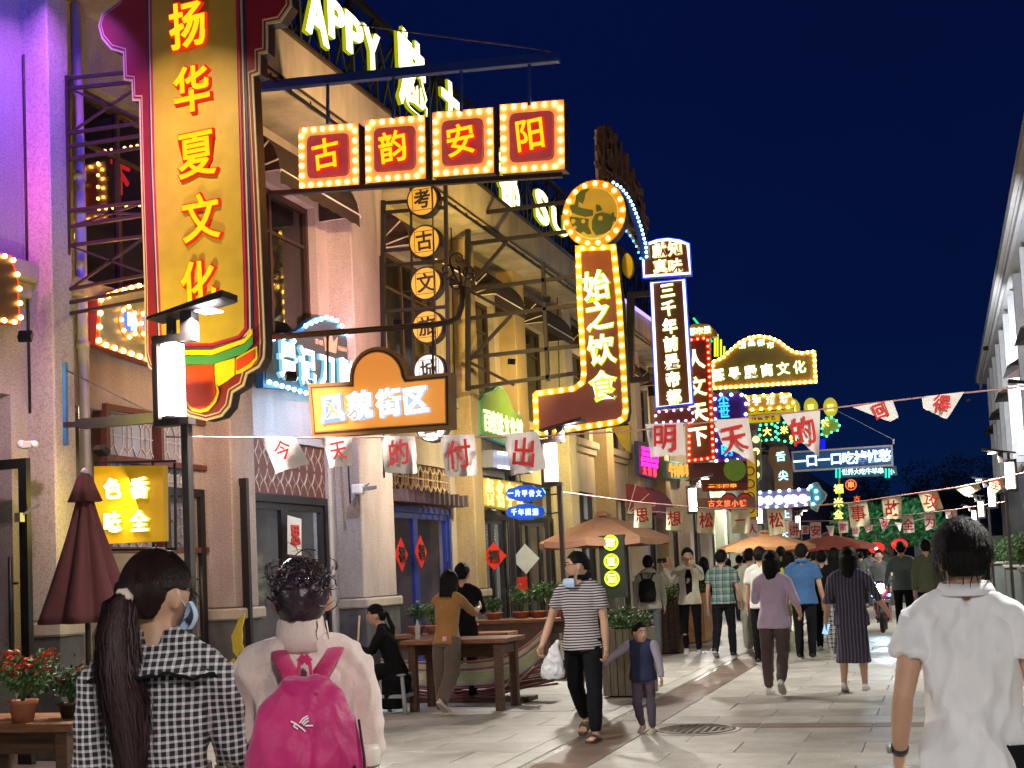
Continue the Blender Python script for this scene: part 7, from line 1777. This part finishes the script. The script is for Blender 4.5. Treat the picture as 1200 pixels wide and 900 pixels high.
# open parasols
def parasol(label, px, pytop, Y, w, mat, sag=.32, poleh=None, rot_=0.0):
    a = at_Y(px, pytop, Y); r = thing('open_parasol', label, 'parasol', (a.x, Y, 0), rot_); z = a.z; n = 8; m = MB(); vs = [(0, 0, z)]; R_ = 6
    for j in range(1, R_+1):
        for k in range(n*4):
            t = 2*pi*k/(n*4); f = j/R_; seg = (k % 4)/4; rr_ = w*f*(1 - .10*sin(pi*seg)*f) ; vs.append((cos(t)*rr_, sin(t)*rr_, z - sag*f**1.15 - .03*sin(pi*seg)*f))
    N = n*4; fs = [(0, 1+k, 1+(k+1) % N) for k in range(N)] + [(1+j*N+k, 1+(j+1)*N+k, 1+(j+1)*N+(k+1) % N, 1+j*N+(k+1) % N) for j in range(R_-1) for k in range(N)]
    vs += [(x*1.0, y*1.0, zz-.10) for x, y, zz in vs[-N:]]
    fs += [(1+(R_-1)*N+k, 1+R_*N+k, 1+R_*N+(k+1) % N, 1+(R_-1)*N+(k+1) % N) for k in range(N)]
    m.add(vs, fs); m.build('canopy', mat, r)
    m = MB(); m.lathe([(.0, z+.07), (.10, z+.05), (.16, z-.01)], n=8, smooth=False); m.build('vent_cap', mat, r)
    m = MB(); m.tube([(0, 0, 0), (0, 0, z)], .025, 8); m.build('pole', darkmetal, r)
    for k in range(n):
        t = 2*pi*k/n; m = MB(); m.bar((0, 0, z-.42), (cos(t)*w*.55, sin(t)*w*.55, z-.42*sag-.03), .014); m.build('rib', darkmetal, r)
    m = MB(); m.lathe([(.25, 0), (.25, .06), (.05, .09)], n=16); m.build('base', plinthm, r)
parasol('orange brown parasol open over the tables beside the cloud plates', 706, 604, 20.6, 1.12, paro, .40)
parasol('orange parasol under the 松 flag over the crowd', 896, 624, 33, 1.25, M('parasol_amber', (.45, .22, .09), .8, var=.1), .36)
parasol('brick red parasol beyond the orange one at the end of the crowd', 970, 626, 37, 1.3, parr, .34)
# long plank tables and benches on the shop side
tb = gpos(530, 790)
z_ = lambda px, py, Y: at_Y(px, py, Y).z
A = at_Y(468, 751, 13.4); B = at_Y(592, 746, 13.4)
plank_table('long plank table under the mustard top woman\'s hands with the striped hammock beneath', ((A.x+B.x)/2, 13.75, 0), B.x-A.x, .72, .80, .0)
A = at_Y(560, 735, 17.0); B = at_Y(655, 730, 17.0)
ct = plank_table('long wooden counter table carrying four plant pots before the glazed doors', ((A.x+B.x)/2-.2, 17.4, 0), B.x-A.x+1.0, .6, .86, .03)
m = MB(); m.box(-.55, .60, -.25, .25, 0, .805); m.build('side_cabinet', tabd, ct)
r_ = random.Random(4)
for i, (px, lb, h_, mt) in enumerate(((578, 'low bushy green plant in the long pot at the start of the counter', .16, leafg), (609, 'slim leafy plant in a round pot below the red notice', .34, leafb), (627, 'tall leafy plant in a pot in the middle of the counter', .38, leafb), (645, 'lime leafed plant in a wide pot at the end of the counter', .40, leafb))):
    v = at_Y(px, 729, 17.25); potted(lb, (v.x, 17.3+.06*i, .861), .12, .10, .16, h_, 420, mt, 0, 40+i, None, .028, 9)
v = at_Y(490, 745, 15.9)
sh = plank_table('low plank shelf with small pots beneath the blue framed doors', (v.x+.15, 16.6, 0), 1.9, .45, .72, .0)
for i, (px, lb) in enumerate(((488, 'small dark leafed pot plant beside the blue framed doors'), (508, 'bushy green pot plant behind the mustard top woman'), (551, 'green pot plant right of the person in black at the table'))):
    v = at_Y(px, 735, 16.5); potted(lb, (v.x, 16.5, .721), .11, .12, .15, .28, 380, leafg if i != 1 else leafb, 0, 50+i, None, .026, 8)
bt = thing('bottle', 'clear plastic water bottle on the long plank table', 'bottle', at_Y(490, 753, 13.6)); bt.location.z = .801
m = MB(); m.lathe([(.028, 0), (.032, .02), (.030, .08), (.033, .10), (.031, .15), (.012, .20), (.012, .225)], n=14); m.build('bottle_body', M('clear_plastic', (.6, .65, .62), .15, var=.1, alpha=.55), bt)
# wooden barrel planter with flowers behind the boy
v = gpos(733, 803)
def boxplanter(label, x, y, w, h, mat, flower, seed, leaf=leafb, n=900):
    r = thing('wooden_planter', label, 'planter', (x, y, 0))
    for s_ in (-1, 1):
        for k in range(6):
            m = MB(); xx = -w/2 + w*(k+.5)/6; m.bbox(xx-w/12+.003, xx+w/12-.003, s_*w/2-.015, s_*w/2+.015, .02, h, .004); m.build('slat', mat, r)
            m = MB(); m.bbox(s_*w/2-.015, s_*w/2+.015, xx-w/12+.003, xx+w/12-.003, .02, h-.002, .004); m.build('slat', mat, r)
    m = MB(); m.box(-w/2+.016, w/2-.016, -w/2+.016, w/2-.016, .03, h-.04); m.build('soil', soilm, r)
    b = leafball(n, w*.62, w*.62, .17, .03, seed, h+.08, .3); b.build('leaves', leaf, r)['kind'] = 'stuff'
    if flower:
        f = leafball(140, w*.62, w*.62, .19, .018, seed+1, h+.10, .8); f.build('flowers', flower, r)['kind'] = 'stuff'
    return r
barrel = M('grey_slat_wood', (.16, .14, .10), .6, var=.3, aniso=(8, 8, 1), bump=.2)
boxplanter('slatted grey planter with pale pink blossoms behind the striped polo man', at_Y(738, 780, 15.0).x, 15.0, .52, .80, barrel, M('pale_blossom', (.6, .4, .38), .6), 61)
boxplanter('brown wooden planter by the cream jacket man', at_Y(788, 730, 21.5).x-.25, 22.2, .62, .85, tabd, None, 63, leafg, 700)
boxplanter('amber wooden planter further along the shop fronts', at_Y(815, 730, 24.5).x-.3, 25, .9, .95, M('amber_wood', (.35, .16, .05), .5, var=.3, bump=.2), None, 65, leafg, 600)
boxplanter('dark planter at the foot of the circle light sign', at_Y(716, 720, 19.4).x, 19.2, .6, .6, tabd, None, 67, leafg, 1100)
# stools
stm = M('grey_plastic', (.30, .34, .36), .4, var=.08)
def stool(label, x, y, h=.45, w=.30, mat=stm):
    r = thing('stool', label, 'stool', (x, y, 0)); m = MB(); m.bbox(-w/2, w/2, -w/2, w/2, h-.03, h, .012); m.build('seat', mat, r)
    for sx_ in (-1, 1):
        for sy_ in (-1, 1): m = MB(); m.tube([(sx_*w*.42, sy_*w*.42, h-.03), (sx_*w*.56, sy_*w*.56, 0)], [.022, .028], 8); m.build('leg', mat, r)
    m = MB()
    for s_ in (-1, 1): m.bar((s_*w*.48, -w*.46, h*.45), (s_*w*.48, w*.46, h*.45), .018, .04); m.bar((-w*.46, s_*w*.48, h*.45), (w*.46, s_*w*.48, h*.45), .018, .04)
    m.build('stretcher', mat, r)
stool('grey plastic stool under the seated woman in black', P7.r.location.x, P7.r.location.y)
stool('pale plastic stool beside the seated woman', P7.r.location.x-.42, P7.r.location.y-.25, .42, .3, M('pale_plastic', (.5, .52, .5), .4, var=.08))
# boat shaped striped hammock
hp = at_Y(548, 825, 14.6); hb = thing('striped_hammock', 'boat shaped striped hammock bundled with pink frame under the long plank table', 'hammock', (hp.x, 14.55, 0)); hb.scale = (.95, .9, 1.0)
hcol = [M('hammock_cream', (.74, .72, .58), .8, var=.08), M('hammock_lime', (.70, .74, .40), .8, var=.08), M('hammock_pink', (.42, .16, .22), .8, var=.1), M('hammock_white', (.66, .68, .66), .8, var=.06), M('hammock_rust', (.26, .10, .09), .8, var=.15)]
bands = [(.47, .50, 1), (.44, .47, 0), (.415, .44, 2), (.39, .415, 3), (.30, .39, 1), (.26, .30, 0), (.24, .26, 3)]
def boat(u, h): return Vector((u*1.10, -.12 - .05*cos(u*1.4), h - .04 + .34*abs(u)**3*(1 if u > 0 else .15)))
for a0, a1, c_ in bands:
    m = MB(); n = 24; vs = []
    for i in range(n+1):
        u = -1 + 2*i/n; p = boat(u, 0); sc_ = (.5-abs(u)*.10)
        vs += [Vector((p.x, p.y, p.z + a0)), Vector((p.x, p.y - .02, p.z + a1))]
    m.add(vs, [(2*i, 2*i+2, 2*i+3, 2*i+1) for i in range(n)], True); m.build('fabric_stripe', hcol[c_], hb)
m = MB(); r_ = random.Random(6)
m.tube([boat(-1+2*i/16, .52) for i in range(17)], .014, 6); m.build('rail', hcol[2], hb)
for k in range(9):
    m = MB(); z0 = .05 + .022*k; dy = r_.uniform(-.1, .1); m.tube([Vector((-1.0, dy, z0+.02)), Vector((-.4, dy-.05, z0-.02)), Vector((.3, dy-.05, z0)), Vector((.8, dy, z0+.06+.05*r_.random())), Vector((1.15+.12*r_.random(), dy, z0+.12+.06*r_.random()))], [(.014, .03)]*5, 6); m.build('pole', hcol[4 if k % 3 else 2], hb)
for k in range(10):
    m = MB(); x = .55 + .055*k; m.bar((x-.1, -.16, .12+.02*k), (x+.12, -.05, .36 + r_.uniform(-.05, .08)), .035, .012); m.build('slat', hcol[(2, 4, 0)[k % 3]], hb)
m = MB(); m.bar((1.10, -.15, .38), (1.14, -.10, .82), .035, .03); m.build('end_post', tabw, hb)
m = MB(); m.bar((-.15, .0, .0), (-.05, .0, .1), .03); m.box(-.9, .9, -.2, .2, .0, .05); m.build('base_board', tabd, hb)
# gold plume decorations in a basket between the two women
gold = M('gold_plastic', (.75, .50, .05), .3, .5, var=.15)
gb = at_Y(290, 880, 4.3); g = thing('gold_plume_basket', 'basket of gold plume toys between the two women in front', 'basket', (gb.x, 4.4, gb.z-.25))
m = MB(); m.lathe([(.10, 0), (.12, .02), (.14, .30), (.15, .31), (.13, .29)], n=24); m.build('basket_rim', M('steel_bucket', (.5, .5, .5), .25, .9, var=.1), g)
for k, (px, py0, py1, bnd) in enumerate(((296, 790, 718, -.05), (281, 810, 765, .02), (273, 815, 772, -.02), (290, 815, 778, .03))):
    a = at_Y(px, py0, 4.35) - g.location; b = at_Y(px-10*(k == 0), py1, 4.35) - g.location; m = MB(); n = 8
    vsl = []; vsr = []
    for i in range(n+1):
        f = i/n; c_ = a.lerp(b, f) + Vector((bnd*sin(f*pi), 0, 0)); w = .020*sin(f*pi*.85+.35)*(1 + .35*(i % 2)); vsl.append(c_ - Vector((w, 0, 0))); vsr.append(c_ + Vector((w, 0, 0)))
    V_ = vsl + vsr + [p + Vector((0, .008, 0)) for p in vsl + vsr]; N = n+1
    m.add(V_, [(i, N+i, N+i+1, i+1) for i in range(n)] + [(2*N+i, 2*N+i+1, 3*N+i+1, 3*N+i) for i in range(n)] + [(i, i+1, 2*N+i+1, 2*N+i) for i in range(n)] + [(N+i, 3*N+i, 3*N+i+1, N+i+1) for i in range(n)])
    m.build('plume', gold, g)
m = MB(); r_ = random.Random(12)
for k in range(46):
    a_ = r_.uniform(0, 6.28); d = r_.uniform(0, .11); m.bar((cos(a_)*d*.8, sin(a_)*d*.8, .05), (cos(a_)*d*1.1, sin(a_)*d*1.1, .36 + r_.uniform(0, .08)), .006)
o = m.build('gold_sticks', gold, g); o['kind'] = 'stuff'
# broom stick against the wall
bs_ = at_Y(412, 722, 14.6); r = thing('broom', 'broom handle leaning by the pillar behind the fleece woman', 'broom', (bs_.x, 14.6, 0)); m = MB(); m.tube([(.0, 0, .02), (.05, .12, bs_.z)], .014, 8); m.build('handle', M('broom_wood', (.4, .28, .15), .6), r); m = MB(); m.bbox(-.14, .14, -.03, .03, 0, .12, .01); m.build('head', tabd, r)
# scooter coming towards us with its lamp on
sv = gpos(1040, 735); sc = thing('scooter', 'electric scooter facing us with a dazzling blue white headlamp beyond the striped dress woman', 'scooter', (sv.x, sv.y-1.5, 0))
scm = M('scooter_maroon', (.22, .02, .04), .3, var=.05, coat=.6)
def wheel(y):
    w = MB(); w.tube([Vector((0, y + .21*cos(t), .25 + .21*sin(t))) for t in [i*2*pi/20 for i in range(20)]], .045, 8, closed=True); wo = w.build('wheel', M('tyre', (.02, .02, .02), .8), sc)
    m = MB(); 
    for k in range(5): t = k*2*pi/5; m.bar((0, y, .25), (0, y+.17*cos(t), .25+.17*sin(t)), .02)
    m.build('rim', greymetal, wo)
wheel(-.55); wheel(.55)
m = MB(); m.tube([Vector((0, -.42, .30)), Vector((0, -.40, .55)), Vector((0, -.33, .85)), Vector((0, -.28, .98))], [(.10, .08), (.17, .09), (.16, .08), (.08, .06)], 16, flat=(1, 0, 0)); m.build('front_shield', scm, sc)
m = MB(); m.tube([Vector((0, -.3, .30)), Vector((0, .2, .28)), Vector((0, .45, .5)), Vector((0, .7, .62))], [(.15, .05), (.16, .05), (.15, .16), (.09, .08)], 14, flat=(1, 0, 0)); m.build('body_panel', scm, sc)
m = MB(); m.tube([Vector((0, .1, .70)), Vector((0, .4, .76)), Vector((0, .65, .74))], [(.11, .04), (.14, .05), (.10, .04)], 12, flat=(1, 0, 0)); m.build('saddle', blshoe, sc)
m = MB(); m.tube([Vector((-.32, -.18, 1.02)), Vector((-.12, -.26, 1.0)), Vector((.12, -.26, 1.0)), Vector((.32, -.18, 1.02))], .016, 8); m.build('handlebar', darkmetal, sc)
for s_ in (-1, 1): m = MB(); m.tube([Vector((s_*.22, -.24, 1.02)), Vector((s_*.26, -.26, 1.16))], .008, 6); m.sphere((s_*.27, -.27, 1.2), (.06, .015, .04), 10, 6); m.build('mirror', darkmetal, sc)
m = MB(); m.bbox(-.17, .17, -.56, -.44, .60, .66, .01)
for k in range(5): m.bar((-.15+.075*k, -.53, .40), (-.15+.075*k, -.53, .60), .018)
m.build('front_grille', M('chrome', (.6, .6, .6), .2, .9, var=0), sc)
m = MB(); m.sphere((0, -.44, .88), (.10, .05, .09), 16, 10); hl = m.build('headlight', EM('scooter_headlight', (.62, .88, 1), 60), sc)
m = MB()
for x_, zz in ((-.16, .74), (.16, .74), (-.22, 1.0), (-.12, .98)): m.sphere((x_, -.44, zz), .028, 8, 6)
m.build('marker_light', EM('marker_blue', (.1, .45, 1), 14), sc)
area_light('headlight_beam', sc, (0, -.52, .88), 2.5, (.6, .82, 1), .12, .12, (0, -1, -.22), radians(70))
# ================================================================ coloured floods of the first wall, then added fill lights
def flood(label, pos, aim, col, w, size=.25, spread=140):  # serves the first wall's floodlights and the added fill lights
    d = (Vector(aim) - Vector(pos)).normalized()
    r = thing('flood_or_fill_light', label, 'floodlight', pos)
    h = MB().bbox(-.055, .055, -.045, .045, -.03, .03, .006).build('housing', darkmetal, r); h.rotation_euler = d.to_track_quat('Z', 'Y').to_euler()
    h.location = -d*.035
    area_light('flood_or_fill_lamp', r, d*.01, w, col, .09, .07, d, radians(spread))
    return r
flood('blue floodlight clamped high on the first wall beside the tall sign', (-6.1, 7.4, 6.6), (-8, 8.8, 6.0), (.015, .004, 1), 55, spread=80)
flood('pink floodlight on the first wall beside the corner bulb board', (-7.72, 7.0, 5.6), (-7.88, 9.8, 5.3), (1, .14, .40), 13, spread=60)
flood('violet floodlight above the drain pipe near the tall sign', (-7.3, 9.3, 7.3), (-8, 10.6, 4.6), (.55, .15, 1), 14, spread=90)
flood('added yellow fill light at the wall arm below the tall sign', (-6.5, 8.9, 2.7), (-6.4, 9.95, 4.4), (1, .82, .18), 20, spread=110)  # added to brighten the tall sign from below, no fixture there
flood('added white fill light high by the bracket before the tall sign', (-6.2, 8.3, 6.6), (-6.3, 9.95, 5.2), (1, .68, .36), 13, spread=72)  # added to brighten the tall sign from above
flood('added cream fill light over the first glass door', (-7.0, 8.6, 3.6), (-7.9, 10.6, 1.8), (1, .66, .74), 14, spread=120)  # added to lift the wall by the first door
flood('added amber fill light by the beam of the four square sign', (-5.2, 13.5, 6.2), (-7.3, 15.5, 7.6), (1, .60, .26), 97)  # this and the next ones are added to wash the facade
flood('added pink fill light under the four square sign', (-6.3, 14.6, 4.7), (-7.8, 16.3, 5.3), (1, .50, .50), 68)
flood('added amber fill light by the crest sign bracket', (-5.4, 18.2, 5.6), (-7.3, 20, 7.4), (1, .64, .14), 91)
flood('added lemon fill light beside the disc column', (-6.2, 18.8, 4.8), (-8, 20.2, 5.2), (1, .74, .26), 45)
flood('added lemon fill light behind the crest sign', (-6.2, 22.5, 4.6), (-8, 23.5, 5.4), (1, .70, .22), 59)
flood('added amber fill light over the planter tables', (-6.0, 25.5, 4.4), (-8, 26.5, 4.0), (1, .78, .24), 84)
flood('added amber fill light near the neon frame sign', (-6.0, 30, 5.0), (-8, 31, 5.5), (1, .70, .34), 105)
flood('added amber fill light past the red bulb sign', (-6.0, 38, 5.0), (-8, 39, 5.5), (1, .76, .45), 125)
flood('added amber fill light near the globe row sign', (-6.0, 47, 4.0), (-8, 48, 3.5), (.8, .95, .7), 180)
flood('added blue white fill light under the barber board', (-6.7, 14.6, 3.7), (-8, 14.6, 2.4), (.55, .68, 1), 34)  # added to carry the board's blue glow onto the wall
flood('added warm fill light at the pillar beside the near lamp', (-6.2, 11.6, 3.6), (-7.7, 13.0, 2.6), (1, .62, .42), 31)  # this and the next ones are added fill for the lower storey
flood('added cream fill light low by the disc sign mast', (-6.4, 16.6, 3.7), (-7.8, 17.6, 2.0), (1, .80, .62), 42)
flood('added cream fill light over the glazed doors with paper charms', (-6.2, 19.8, 3.6), (-7.9, 21.6, 2.0), (1, .86, .5), 48)
flood('added cool fill light at the eave of the dark building', (1.0, 40, 6.0), (2.6, 50, 8.8), (.85, .9, 1), 420)  # both eave lights are added to brighten the opposite building
flood('second added cool fill light at the eave of the dark building', (1.2, 30, 6.0), (2.6, 36, 8.8), (.85, .9, 1), 260)
